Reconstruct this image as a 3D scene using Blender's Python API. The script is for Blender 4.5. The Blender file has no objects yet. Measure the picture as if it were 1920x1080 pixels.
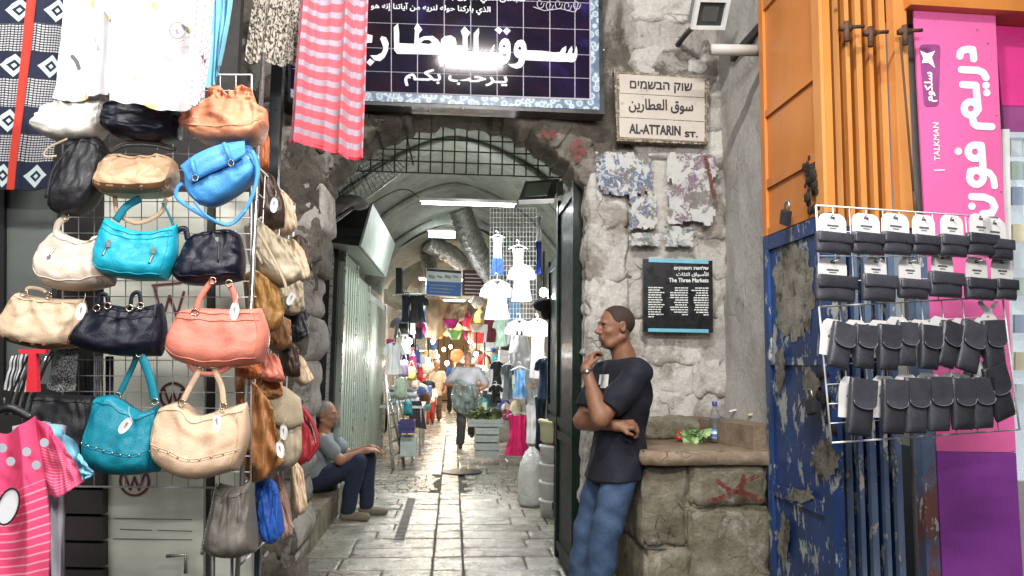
import bpy, bmesh, math, random
import numpy as np
import openvdb as vdb
from mathutils import Vector, Matrix, noise, geometry
rnd = random.Random(7)
R = math.radians
scene = bpy.context.scene
COL = scene.collection

# ------------------------------------------------------------------ camera
EYE = Vector((0, 0, 1.44)); FPX = 1400.0
CR = Matrix.Rotation(R(-4.37), 3, 'Z') @ Matrix.Rotation(R(90 + 5.9), 3, 'X') @ Matrix.Rotation(R(0.8), 3, 'Z')
cd = bpy.data.cameras.new('camera'); cd.lens = 36 * FPX / 1920; cd.sensor_width = 36; cd.clip_start = .05; cd.clip_end = 500
cam = bpy.data.objects.new('camera', cd); COL.objects.link(cam)
cam.matrix_world = Matrix.Translation(EYE) @ CR.to_4x4(); scene.camera = cam

# ------------------------------------------------------------------ world, exposure
w = bpy.data.worlds.new('World'); scene.world = w; w.use_nodes = True
wn = w.node_tree; bg = wn.nodes['Background']
sky = wn.nodes.new('ShaderNodeTexSky'); sky.sky_type = 'NISHITA'; sky.sun_disc = False
sky.sun_elevation = R(35); sky.sun_rotation = R(200)
hs = wn.nodes.new('ShaderNodeHueSaturation'); hs.inputs['Saturation'].default_value = .55
wn.links.new(sky.outputs[0], hs.inputs['Color']); wn.links.new(hs.outputs[0], bg.inputs[0]); bg.inputs[1].default_value = 0.035
scene.view_settings.view_transform = 'Standard'; scene.view_settings.look = 'None'
scene.view_settings.gamma = 1; scene.view_settings.use_curve_mapping = False
scene.view_settings.exposure = 0.42
sl = bpy.data.lights.new('sun', 'SUN'); sl.energy = .3; sl.angle = R(25); sl.color = (1, .97, .93)
so = bpy.data.objects.new('sun', sl); COL.objects.link(so)
so.rotation_euler = Vector((.35, .94, -.75)).to_track_quat('-Z', 'Y').to_euler()
scene.cycles.max_bounces = 6; scene.cycles.diffuse_bounces = 3; scene.cycles.glossy_bounces = 3
scene.cycles.transparent_max_bounces = 8; scene.cycles.transmission_bounces = 4
scene.cycles.sample_clamp_indirect = 4; scene.cycles.use_denoising = True
scene.cycles.caustics_reflective = False; scene.cycles.caustics_refractive = False

# ------------------------------------------------------------------ geometry helpers
def ray(px, py): return CR @ Vector(((px - 960) / FPX, -(py - 540) / FPX, -1))
def P(px, py, Y):
    d = ray(px, py); return EYE + d * (Y / d.y)
def PX(px, py, X):
    d = ray(px, py); return EYE + d * (X / d.x)
def PZ(px, py, z=0):
    d = ray(px, py); return EYE + d * ((z - EYE.z) / d.z)
def plane_map(o, n):
    n = n.normalized()
    def f(px, py):
        d = ray(px, py); return EYE + d * ((o - EYE).dot(n) / d.dot(n))
    return f
def catmull(pts, n=6):
    pts = [Vector(p) for p in pts]
    if len(pts) < 3: return pts
    out = []
    for i in range(len(pts) - 1):
        p0 = pts[i - 1] if i else pts[0] * 2 - pts[1]; p1 = pts[i]; p2 = pts[i + 1]
        p3 = pts[i + 2] if i + 2 < len(pts) else pts[-1] * 2 - pts[-2]
        for k in range(n):
            t = k / n
            out.append(.5 * ((2 * p1) + (p2 - p0) * t + (2 * p0 - 5 * p1 + 4 * p2 - p3) * t * t + (3 * p1 - p0 - 3 * p2 + p3) * t ** 3))
    out.append(pts[-1]); return out
def resample(pts, n):
    L = [0]
    for a, b in zip(pts, pts[1:]): L.append(L[-1] + (b - a).length)
    out = []; j = 0
    for i in range(n):
        s = L[-1] * i / (n - 1)
        while j < len(pts) - 2 and L[j + 1] < s: j += 1
        d = L[j + 1] - L[j]
        out.append(pts[j].lerp(pts[j + 1], (s - L[j]) / d if d > 1e-9 else 0))
    return out

class MB:
    def __init__(s): s.v = []; s.f = []; s.uv = []; s.mi = []
    def add(s, vs, fs, uvs=None, mi=0):
        b = len(s.v); s.v += [tuple(v) for v in vs]
        for k, f in enumerate(fs):
            s.f.append([b + i for i in f]); s.mi.append(mi)
            s.uv.append([uvs[i] for i in f] if uvs else [(0, 0)] * len(f))
        return s
    def box(s, lo, hi, mi=0):
        x0, y0, z0 = lo; x1, y1, z1 = hi
        vs = [(x0,y0,z0),(x1,y0,z0),(x1,y1,z0),(x0,y1,z0),(x0,y0,z1),(x1,y0,z1),(x1,y1,z1),(x0,y1,z1)]
        return s.add(vs, [(3,2,1,0),(4,5,6,7),(0,1,5,4),(1,2,6,5),(2,3,7,6),(3,0,4,7)], [(v[0], v[2]) for v in vs], mi)
    def slab(s, pts, n, t, mi=0):
        """polygon pts pushed t along n"""
        n = Vector(n) * t; m = len(pts); vs = [Vector(p) for p in pts] + [Vector(p) + n for p in pts]
        fs = [tuple(range(m)), tuple(range(2 * m - 1, m - 1, -1))] + [(i, i + m, (i + 1) % m + m, (i + 1) % m) for i in range(m)]
        c = [tuple(v) for v in vs]
        return s.add(vs, fs, [(v[0], v[2]) for v in c], mi)
    def tube(s, path, r, n=8, r2=None, up=None, mi=0, cap=True, flat=None):
        path = [Vector(p) for p in path]; m = len(path); vs = []; prev = None
        for i, p in enumerate(path):
            t = (path[min(i + 1, m - 1)] - path[max(i - 1, 0)])
            t = t.normalized() if t.length > 1e-9 else Vector((0, 0, 1))
            if up is not None: a = Vector(up)
            elif prev is not None: a = prev
            else: a = Vector((0, 0, 1)) if abs(t.z) < .9 else Vector((1, 0, 0))
            a = (a - t * a.dot(t)); a = a.normalized() if a.length > 1e-6 else t.orthogonal().normalized()
            prev = a; b = t.cross(a)
            ri = r[i] if isinstance(r, (list, tuple)) else r
            ra, rb = (ri, ri) if flat is None else (ri * flat, ri)
            for k in range(n):
                th = 2 * math.pi * k / n
                vs.append(p + a * (ra * math.cos(th)) + b * (rb * math.sin(th)))
        fs = [(i * n + k, i * n + (k + 1) % n, (i + 1) * n + (k + 1) % n, (i + 1) * n + k) for i in range(m - 1) for k in range(n)]
        if cap: fs += [tuple(range(n - 1, -1, -1)), tuple((m - 1) * n + k for k in range(n))]
        uv = [(0, i / max(1, m - 1)) for i in range(m) for k in range(n)]
        return s.add(vs, fs, uv, mi)
    def lathe(s, c, prof, n=16, axis=(0, 0, 1), mi=0):
        q = Vector((0, 0, 1)).rotation_difference(Vector(axis)); c = Vector(c); vs = []
        for r, z in prof:
            for k in range(n):
                th = 2 * math.pi * k / n; vs.append(c + q @ Vector((r * math.cos(th), r * math.sin(th), z)))
        m = len(prof)
        fs = [(i * n + k, i * n + (k + 1) % n, (i + 1) * n + (k + 1) % n, (i + 1) * n + k) for i in range(m - 1) for k in range(n)]
        fs += [tuple(range(n - 1, -1, -1)), tuple((m - 1) * n + k for k in range(n))]
        return s.add(vs, fs, None, mi)
    def ball(s, c, r, n=10, sc=(1, 1, 1), mi=0):
        c = Vector(c); vs = []; m = n // 2 + 1
        for i in range(m):
            a = math.pi * i / (m - 1)
            for k in range(n):
                th = 2 * math.pi * k / n
                vs.append(c + Vector((r * sc[0] * math.sin(a) * math.cos(th), r * sc[1] * math.sin(a) * math.sin(th), r * sc[2] * math.cos(a))))
        fs = [(i * n + k, (i + 1) * n + k, (i + 1) * n + (k + 1) % n, i * n + (k + 1) % n) for i in range(m - 1) for k in range(n)]
        return s.add(vs, fs, None, mi)
    def poly(s, loops, mp, off=Vector((0, 0, 0)), mi=0):
        ls = [[Vector((p[0], p[1], 0)) for p in l] for l in loops]
        tri = geometry.tessellate_polygon(ls); flat = [p for l in ls for p in l]
        vs = [mp(p.x, p.y) + off for p in flat]
        return s.add(vs, [tuple(t) for t in tri], [(p.x / 100, p.y / 100) for p in flat], mi)
    def stroke(s, pts, wd, mp, off=Vector((0, 0, 0)), mi=0):
        """flat round-ended stroke in pixel space"""
        ud = off.normalized() if off.length > 1e-9 else Vector((0, -1, 0)); k0 = len(s.f)
        for a, b in zip(pts, pts[1:]):
            off = off + ud * 4e-5; a = Vector(a); b = Vector(b); d = b - a
            if d.length < 1e-6: continue
            d.normalize(); n = Vector((-d.y, d.x)) * wd / 2
            s.poly([[a + n, b + n, b - n, a - n]], mp, off, mi)
        for j, p in enumerate(pts):
            s.poly([[(p[0] + wd / 2 * math.cos(k * .5236), p[1] + wd / 2 * math.sin(k * .5236)) for k in range(12)]], mp, off + ud * (4e-5 * (j + 1)), mi)
        return s
def link(o, parent=None):
    COL.objects.link(o)
    if parent is not None: o.parent = parent
    return o
def build(name, mb, mats, parent=None, smooth=False, world=True):
    me = bpy.data.meshes.new(name)
    off = Vector((0, 0, 0))
    if parent is not None and world:
        q = parent
        while q is not None: off += Vector(q.location); q = q.parent
    me.from_pydata([(v[0] - off.x, v[1] - off.y, v[2] - off.z) for v in mb.v], [], mb.f)
    ul = me.uv_layers.new(name='uv'); fl = [c for f in mb.uv for p in f for c in p]
    ul.data.foreach_set('uv', fl)
    if not isinstance(mats, (list, tuple)): mats = [mats]
    for m in mats: me.materials.append(m)
    me.polygons.foreach_set('material_index', mb.mi)
    if smooth: me.polygons.foreach_set('use_smooth', [True] * len(me.polygons))
    me.update()
    o = bpy.data.objects.new(name, me); return link(o, parent)
def tag(o, label, cat, group=None):
    o['label'] = label; o['category'] = cat
    if group: o['group'] = group
    return o
def thing(name, label, cat, loc=(0, 0, 0), group=None):
    o = bpy.data.objects.new(name, None); o.location = loc; o.empty_display_size = .1
    link(o); return tag(o, label, cat, group)
def struct(o): o['kind'] = 'structure'; return o
def stuff(o): o['kind'] = 'stuff'; return o

# ------------------------------------------------------------------ materials
def nt(name):
    m = bpy.data.materials.new(name); m.use_nodes = True; return m, m.node_tree, m.node_tree.nodes['Principled BSDF']
def coords(n, mode, rand=True):
    if mode == 'uv': return n.nodes.new('ShaderNodeTexCoord').outputs['UV']
    if mode == 'pos': return n.nodes.new('ShaderNodeNewGeometry').outputs['Position']
    tc = n.nodes.new('ShaderNodeTexCoord'); oi = n.nodes.new('ShaderNodeObjectInfo')
    a = n.nodes.new('ShaderNodeVectorMath'); a.operation = 'ADD'
    sc = n.nodes.new('ShaderNodeVectorMath'); sc.operation = 'SCALE'; sc.inputs['Scale'].default_value = 37
    cb = n.nodes.new('ShaderNodeCombineXYZ')
    for i in range(3): n.links.new(oi.outputs['Random'], cb.inputs[i])
    n.links.new(cb.outputs[0], sc.inputs[0]); n.links.new(tc.outputs['Object'], a.inputs[0]); n.links.new(sc.outputs[0], a.inputs[1])
    return a.outputs[0]
def nnoise(n, co, scale, detail=6, rough=.6, dist=0):
    t = n.nodes.new('ShaderNodeTexNoise'); t.inputs['Scale'].default_value = scale; t.inputs['Detail'].default_value = detail
    t.inputs['Roughness'].default_value = rough; t.inputs['Distortion'].default_value = dist
    n.links.new(co, t.inputs['Vector']); return t.outputs['Fac']
def ramp(n, fac, stops, interp='LINEAR'):
    r = n.nodes.new('ShaderNodeValToRGB'); r.color_ramp.interpolation = interp
    el = r.color_ramp.elements
    while len(el) < len(stops): el.new(.5)
    for e, (p, c) in zip(el, stops):
        e.position = p; e.color = (*c, 1) if not isinstance(c, (int, float)) else (c, c, c, 1)
    n.links.new(fac, r.inputs[0]); return r.outputs[0]
def mixc(n, fac, a, b, blend='MIX'):
    m = n.nodes.new('ShaderNodeMix'); m.data_type = 'RGBA'; m.blend_type = blend
    for s, v in ((0, fac), (6, a), (7, b)):
        if hasattr(v, 'links'): n.links.new(v, m.inputs[s])
        elif s == 0: m.inputs[0].default_value = v
        else: m.inputs[s].default_value = (*v, 1)
    return m.outputs[2]
def bumpn(n, b, h, dist, strength=1):
    k = n.nodes.new('ShaderNodeBump'); k.inputs['Distance'].default_value = dist; k.inputs['Strength'].default_value = strength
    n.links.new(h, k.inputs['Height']); n.links.new(k.outputs[0], b.inputs['Normal']); return k
MC = {}
def mat(name, col, rough=.6, metal=0, var=.15, ns=6, bump=0, bs=40, coat=0, mode='obj', stain=None, spec=.5, sheen=0, rand=0, alpha=1, trans=0, sub=0):
    if name in MC: return MC[name]
    m, n, b = nt(name); co = coords(n, mode)
    c0 = tuple(max(0, x * (1 - var)) for x in col); c1 = tuple(min(1, x * (1 + var)) for x in col)
    fac = nnoise(n, co, ns)
    c = ramp(n, fac, [(.3, c0), (.7, c1)])
    if stain:
        sc, ss, th, soft = stain[:4]
        f2 = ramp(n, nnoise(n, co, ss, 9, .65, stain[4] if len(stain) > 4 else 0), [(th, 0.), (th + soft, 1.)])
        c = mixc(n, f2, c, sc)
    if rand:
        oi = n.nodes.new('ShaderNodeObjectInfo'); f = ramp(n, oi.outputs['Random'], [(0, 1 - rand), (1, 1 + rand)])
        c = mixc(n, 1., c, f, 'MULTIPLY')
    n.links.new(c, b.inputs['Base Color'])
    rr = ramp(n, nnoise(n, co, ns * 2.7), [(.3, max(.02, rough - .1)), (.7, min(1, rough + .1))]); n.links.new(rr, b.inputs['Roughness'])
    b.inputs['Metallic'].default_value = metal; b.inputs['Coat Weight'].default_value = coat; b.inputs['Coat Roughness'].default_value = .15
    b.inputs['Specular IOR Level'].default_value = spec; b.inputs['Sheen Weight'].default_value = sheen
    b.inputs['Alpha'].default_value = alpha; b.inputs['Transmission Weight'].default_value = trans
    if sub: b.inputs['Subsurface Weight'].default_value = sub; b.inputs['Subsurface Scale'].default_value = .02
    if bump: bumpn(n, b, nnoise(n, co, bs, 8, .65), bump)
    MC[name] = m; return m
def emat(name, col, s):
    if name in MC: return MC[name]
    m, n, b = nt(name); b.inputs['Base Color'].default_value = (*col, 1); b.inputs['Emission Color'].default_value = (*col, 1)
    b.inputs['Emission Strength'].default_value = s; MC[name] = m; return m
def stone_mat(name, lo, mid, hi, dark=(.03, .028, .024), dth=.56, bump=.02, rough=.85, rand=.15, mode='obj', sc=1., white=None, wth=.5):
    m, n, b = nt(name); co = coords(n, mode)
    f = nnoise(n, co, 3.5 * sc, 10, .7)
    c = ramp(n, f, [(.28, lo), (.5, mid), (.72, hi)])
    if white: c = mixc(n, ramp(n, nnoise(n, co, 1.9 * sc, 9, .7, .6), [(wth, 0.), (wth + .07, 1.)]), c, white)
    c = mixc(n, ramp(n, nnoise(n, co, 5.2 * sc, 12, .72, .4), [(dth, 0.), (dth + .12, .85)]), c, dark)
    fine = nnoise(n, co, 42 * sc, 8, .75)
    vo = n.nodes.new('ShaderNodeTexVoronoi'); vo.feature = 'DISTANCE_TO_EDGE'; vo.inputs['Scale'].default_value = 5.5 * sc
    wp = n.nodes.new('ShaderNodeTexNoise'); wp.inputs['Scale'].default_value = 4; wp.inputs['Detail'].default_value = 6; n.links.new(co, wp.inputs['Vector'])
    n.links.new(mixc(n, .22, co, wp.outputs['Color']), vo.inputs['Vector'])
    crk = ramp(n, vo.outputs['Distance'], [(.0, .7), (.022, 0.)]); cm = n.nodes.new('ShaderNodeMath'); cm.operation = 'MULTIPLY'; n.links.new(crk, cm.inputs[0]); n.links.new(ramp(n, nnoise(n, co, 2.3 * sc, 3), [(.54, 0.), (.66, .7)]), cm.inputs[1])
    c = mixc(n, cm.outputs[0], c, tuple(x * .35 for x in lo))
    c = mixc(n, .6, c, ramp(n, fine, [(.3, .45), (.7, 1.)]), 'MULTIPLY')
    if rand:
        oi = n.nodes.new('ShaderNodeObjectInfo'); c = mixc(n, 1., c, ramp(n, oi.outputs['Random'], [(0, 1 - rand), (1, 1 + rand)]), 'MULTIPLY')
    n.links.new(c, b.inputs['Base Color']); b.inputs['Roughness'].default_value = rough
    h0 = nnoise(n, co, 13 * sc, 12, .8); hm_ = n.nodes.new('ShaderNodeMath'); hm_.operation = 'SUBTRACT'; n.links.new(h0, hm_.inputs[0]); n.links.new(cm.outputs[0], hm_.inputs[1]); bumpn(n, b, hm_.outputs[0], bump); MC[name] = m; return m
def obj_uv_stripes(name, bands, mode='uv', vec=(0, 1), rep=10, rough=.9, weave=.0):
    """bands: list of (pos, colour) over one repeat, hard edged"""
    m, n, b = nt(name); co = coords(n, mode)
    sx = n.nodes.new('ShaderNodeSeparateXYZ'); n.links.new(co, sx.inputs[0])
    mm = n.nodes.new('ShaderNodeMath'); mm.operation = 'MULTIPLY'; mm.inputs[1].default_value = rep
    n.links.new(sx.outputs[vec[1]], mm.inputs[0])
    fr = n.nodes.new('ShaderNodeMath'); fr.operation = 'FRACT'; n.links.new(mm.outputs[0], fr.inputs[0])
    c = ramp(n, fr.outputs[0], bands, 'CONSTANT')
    c = mixc(n, .35, c, ramp(n, nnoise(n, co, 300, 3), [(.3, .5), (.7, 1.)]), 'MULTIPLY')
    n.links.new(c, b.inputs['Base Color']); b.inputs['Roughness'].default_value = rough; b.inputs['Sheen Weight'].default_value = .2
    MC[name] = m; return m

# ------------------------------------------------------------------ writing
AR = dict(zip('ابتثجحخدذرزسشصضطظعغفقكلمنهويىأإآة', [(0xFE8D,2),(0xFE8F,4),(0xFE95,4),(0xFE99,4),(0xFE9D,4),(0xFEA1,4),(0xFEA5,4),(0xFEA9,2),(0xFEAB,2),(0xFEAD,2),(0xFEAF,2),(0xFEB1,4),(0xFEB5,4),(0xFEB9,4),(0xFEBD,4),(0xFEC1,4),(0xFEC5,4),(0xFEC9,4),(0xFECD,4),(0xFED1,4),(0xFED5,4),(0xFED9,4),(0xFEDD,4),(0xFEE1,4),(0xFEE5,4),(0xFEE9,4),(0xFEED,2),(0xFEF1,4),(0xFEEF,2),(0xFE83,2),(0xFE87,2),(0xFE81,2),(0xFE93,2)]))
def shape_ar(t):
    out = []
    for i, ch in enumerate(t):
        if ch not in AR: out.append(ch); continue
        p = t[i - 1] if i else ' '; q = t[i + 1] if i + 1 < len(t) else ' '
        pj = (p in AR and AR[p][1] == 4) or p == 'ـ'; nj = AR[ch][1] == 4 and (q in AR or q == 'ـ')
        out.append(chr(AR[ch][0] + (3 if pj and nj else 2 if nj else 1 if pj else 0)))
    return ''.join(out)[::-1]
def text_mb(s, o, x, y, w=None, h=None, bold=0, lift=.002, mb=None):
    """writing: lower-left corner o, unit directions x and y, fitted to w x h metres"""
    c = bpy.data.curves.new('lettering', 'FONT'); c.body = s; c.size = 1; c.resolution_u = 3
    t = bpy.data.objects.new('lettering', c); COL.objects.link(t)
    dg = bpy.context.evaluated_depsgraph_get(); me = t.evaluated_get(dg).to_mesh()
    vs = np.array([v.co[:] for v in me.vertices]); fs = [tuple(p.vertices) for p in me.polygons]
    t.evaluated_get(dg).to_mesh_clear(); bpy.data.objects.remove(t); bpy.data.curves.remove(c)
    mb = mb or MB()
    if len(vs) == 0: return mb
    lo = vs.min(0); hi = vs.max(0); sx = w / (hi[0] - lo[0]) if w else None; sy = h / (hi[1] - lo[1]) if h else sx
    sx = sx or sy; x = Vector(x).normalized(); y = Vector(y).normalized(); nn = x.cross(y)
    offs = [(0, 0)] if not bold else [(0, 0)] + [(bold * math.cos(a), bold * math.sin(a)) for a in (0, .785, 1.57, 2.36, 3.14, 3.93, 4.71, 5.5)]
    for k, (dx, dy) in enumerate(offs):
        pts = [Vector(o) + x * ((v[0] - lo[0]) * sx + dx) + y * ((v[1] - lo[1]) * sy + dy) + nn * (lift + .0001 * k) for v in vs]
        mb.add(pts, fs)
    return mb

# ------------------------------------------------------------------ soft shapes (bags, clothes)
class Patch:
    """surface between four edge curves, given in photograph pixels mapped on a real plane"""
    def __init__(s, mp, top, bottom, left=(), right=(), smooth=True):
        cv = lambda l: resample(catmull(l, 6) if smooth else [Vector(p) for p in l], 41)
        V = lambda p: Vector((p[0], p[1], 0))
        t = [V(p) for p in top]; b = [V(p) for p in bottom]
        s.t = cv(t); s.b = cv(b); s.l = cv([b[0]] + [V(p) for p in left] + [t[0]]); s.r = cv([b[-1]] + [V(p) for p in right] + [t[-1]])
        s.mp = mp
    def e(s, c, u):
        x = min(max(u, 0), 1) * 40; i = min(int(x), 39); return c[i].lerp(c[i + 1], x - i)
    def px(s, u, v):
        c00, c10, c01, c11 = s.b[0], s.b[-1], s.t[0], s.t[-1]
        return (s.e(s.b, u) * (1 - v) + s.e(s.t, u) * v + s.e(s.l, v) * (1 - u) + s.e(s.r, v) * u
                - (c00 * ((1 - u) * (1 - v)) + c10 * (u * (1 - v)) + c01 * ((1 - u) * v) + c11 * (u * v)))
    def at(s, u, v):
        p = s.px(u, v); return s.mp(p.x, p.y)
def fold(u, v, seed, k=5, amp=1., drop=1.3):
    a = 0
    for j in range(3):
        kk = k * (1 + .6 * j) ; ph = seed * 1.7 + j * 2.1
        w_ = noise.noise(Vector((u * 2 + seed, v * 1.5, j * 3.3))) * 1.2
        a += (1 - abs(math.sin(math.pi * (kk * u * .5 + w_) + ph))) ** 2 * (.6 ** j)
    return amp * (a - .8) * max(0, v) ** drop
def soft(patch, n, D, seed=0, nu=40, nv=28, pu=3.2, vb=.28, topd=.35, wr=.006, fd=.01, fk=5, drop=1.3, back=True, mb=None, mi=0, sheet=False, tucks=()):
    """inflated body: front half towards n and back half away from it. returns (mb, front(u, v) point function)"""
    n = Vector(n).normalized(); mb = mb or MB()
    def prof(u, v):
        a = (1 - abs(2 * u - 1) ** pu) ** (1 / pu) if 0 < u < 1 else 0
        if v < vb: q = 1 - (1 - v / vb) ** 2.6; q = max(0, q) ** (1 / 2.6)
        else: q = 1 - (1 - topd) * ((v - vb) / (1 - vb)) ** 1.1
        q *= min(1, (1 - v) / .05) ** .5 if v < 1 else 0
        return a * q
    def front(u, v, lift=0):
        p = patch.at(u, v)
        if sheet:
            e = 1
            d = fold(u, 1 - v if drop < 0 else 1, seed, fk, fd) + wr * noise.noise(Vector((u * 4, v * 4, seed)))
            return p + n * (d + D / 2 + lift)
        q = prof(u, v)
        cr = noise.turbulence(Vector((u * 4.5 + seed * 3, v * 4, seed)), 3, False) - .4
        rd = 1 - abs(noise.noise(Vector((u * 5 + seed, v * 2.2 + u * 2, seed * 2.3)))) * 2
        d = D / 2 * q + (wr * cr + wr * .8 * max(0, rd) + fold(u, v, seed, fk, fd, drop)) * min(1, q * 2)
        return p + n * (d + lift)
    G = []; uv = []
    for j in range(nv + 1):
        for i in range(nu + 1):
            u, v = i / nu, j / nv
            uu = .5 - .5 * math.cos(math.pi * u) if not sheet else u; vv = v if sheet else v ** 1.25
            G.append(front(uu, vv)); uv.append((uu, vv))
    W = nu + 1
    fs = [(j * W + i, j * W + i + 1, (j + 1) * W + i + 1, (j + 1) * W + i) for j in range(nv) for i in range(nu)]
    mb.add(G, fs, uv, mi)
    if back:
        B = []
        for j in range(nv + 1):
            for i in range(nu + 1):
                uu, vv = uv[j * W + i]
                B.append(G[j * W + i] - n * D if sheet else patch.at(uu, vv) - n * (D / 2 * prof(uu, vv)))
        mb.add(B, [f[::-1] for f in fs], uv, mi)
    return mb, front
# ------------------------------------------------------------------ shared materials
M_wall = stone_mat('rough_plastered_stone', (.07, .055, .042), (.25, .215, .175), (.50, .45, .40), dth=.57, bump=.05, white=(.64, .60, .55), wth=.50, mode='pos')
M_block = stone_mat('limestone_block', (.20, .165, .125), (.48, .43, .37), (.74, .69, .62), dth=.60, bump=.045, rand=.2, mode='pos', white=(.82, .78, .72), wth=.43)
M_arch = stone_mat('weathered_arch_stone', (.10, .08, .06), (.30, .26, .21), (.52, .47, .41), dth=.575, bump=.05, rand=.2, mode='pos')
M_plaster = stone_mat('grey_plaster', (.42, .40, .365), (.58, .56, .52), (.70, .68, .64), dth=.62, bump=.02, rand=0, mode='pos', white=(.48, .47, .45), wth=.62)
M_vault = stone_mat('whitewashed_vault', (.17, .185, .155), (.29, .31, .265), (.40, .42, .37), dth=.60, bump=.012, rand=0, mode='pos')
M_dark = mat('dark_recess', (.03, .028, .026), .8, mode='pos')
M_slab = stone_mat('bench_slab_stone', (.13, .085, .05), (.31, .22, .145), (.48, .38, .28), dth=.6, bump=.015, rough=.42, rand=.1, mode='pos')
M_bench = stone_mat('bench_block_stone', (.13, .105, .065), (.32, .28, .195), (.55, .50, .40), dth=.575, bump=.035, rand=.12, mode='pos', white=(.58, .54, .46), wth=.57, sc=1.7)
def paving_mat():
    m, n, b = nt('worn_paving_stone'); co = coords(n, 'pos')
    c = ramp(n, nnoise(n, co, 2.2, 8, .65), [(.3, (.19, .18, .15)), (.55, (.37, .355, .305)), (.75, (.52, .50, .45))])
    oi = n.nodes.new('ShaderNodeObjectInfo'); c = mixc(n, 1., c, ramp(n, oi.outputs['Random'], [(0, .72), (1, 1.2)]), 'MULTIPLY')
    c = mixc(n, ramp(n, nnoise(n, co, 9, 10, .7, .5), [(.54, 0.), (.68, .85)]), c, (.055, .05, .042))
    n.links.new(c, b.inputs['Base Color'])
    n.links.new(ramp(n, nnoise(n, co, 5, 8, .7), [(.35, .10), (.7, .42)]), b.inputs['Roughness'])
    b.inputs['Specular IOR Level'].default_value = .75
    bumpn(n, b, nnoise(n, co, 22, 9, .65), .009); return m
M_pave = paving_mat()

# ------------------------------------------------------------------ ground
g = MB(); g.box((-9, -8, -.3), (9, 34, -.035)); struct(build('ground', g, mat('joint_dirt', (.05, .045, .038), .8, mode='pos', bump=.01)))
pv = MB(); pv.box((-2.2, 2.0, -.034), (2.2, 30, -.02)); pavement = struct(build('pavement', pv, MC['joint_dirt']))
def slab_mesh(seed):
    r = random.Random(seed); b = .02; t = [r.uniform(-.004, .006) for _ in range(4)]
    vs = [(0,0,-.03),(1,0,-.03),(1,1,-.03),(0,1,-.03), (0,0,-.004),(1,0,-.004),(1,1,-.004),(0,1,-.004)]
    j = lambda: r.uniform(.5, 1.8) * b
    vs += [(j(), j(), t[0]), (1 - j(), j(), t[1]), (1 - j(), 1 - j(), t[2]), (j(), 1 - j(), t[3])]
    q = [(0,1,5,4),(1,2,6,5),(2,3,7,6),(3,0,4,7),(4,5,9,8),(5,6,10,9),(6,7,11,10),(7,4,8,11),(8,9,10,11)]
    me = bpy.data.meshes.new('paving_stone'); me.from_pydata(vs, [], q); me.materials.append(M_pave); return me
SM = [slab_mesh(i) for i in range(10)]
rows = []; y = 3.3
while y < 8.25:
    d = rnd.uniform(.26, .42); rows.append((y, d, 0)); y += d
y = 10.1
while y < 15.5:
    d = rnd.uniform(.34, .48); rows.append((y, d, 1)); y += d
nst = 0; far = MB()
def lay(x0, y0, x1, y1, single=True):
    global nst
    g_ = .008
    if single and nst < 298:
        o = bpy.data.objects.new('paving_stone', rnd.choice(SM)); o.location = (x0 + g_, y0 + g_, rnd.uniform(-.004, .003)); o.scale = (x1 - x0 - 2 * g_, y1 - y0 - 2 * g_, 1); link(o, pavement); nst += 1
    else:
        z = rnd.uniform(-.004, .004); far.box((x0 + g_, y0 + g_, -.03), (x1 - g_, y1 - g_, z))
for (y, d, k) in rows:
    lay(-.12, y, .10, y + d)
    for sgn in (-1, 1):
        x = .10 if sgn > 0 else -.12; lim = 1.42
        while abs(x) < lim - .02:
            wd = rnd.uniform(.32, .72); x2 = x + sgn * wd
            if abs(x2) > lim - .25: x2 = sgn * lim
            lay(min(x, x2), y, max(x, x2), y + d); x = x2
y = 15.6
while y < 29.5:
    d = .42; x = -1.42
    while x < 1.4:
        x2 = min(1.42, x + rnd.uniform(.35, .7)); lay(x, y, x2, y + d, False); x = x2
    y += d
y = 8.3
while y < 10.05:
    x = -1.42
    lay(-.12, y, .1, y + .13, False)
    while x < 1.4:
        x2 = x + rnd.uniform(.09, .17)
        if not (x2 > -.13 and x < .11): lay(x, y, x2, y + .13, False)
        x = x2
    y += .135
stuff(build('small_cobbles', far, M_pave, pavement)); 
mh = MB(); mh.lathe((.15, 10.25, .004), [(.27, 0), (.27, .008), (.24, .012), (0.01, .012)], 28); tag(build('manhole_cover', mh, mat('iron_cover', (.06, .06, .055), .45, .6, mode='pos')), 'dark round iron manhole cover set in the alley paving', 'manhole cover')
dr = MB(); dr.box((-.46, 6.35, .004), (-.37, 8.25, .008)); 
for k in range(36): dr.box((-.455, 6.38 + k * .052, .008), (-.375, 6.40 + k * .052, .013))
tag(build('drain_channel', dr, MC['iron_cover']), 'narrow dark iron drain channel running along the paving', 'drain')

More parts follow.
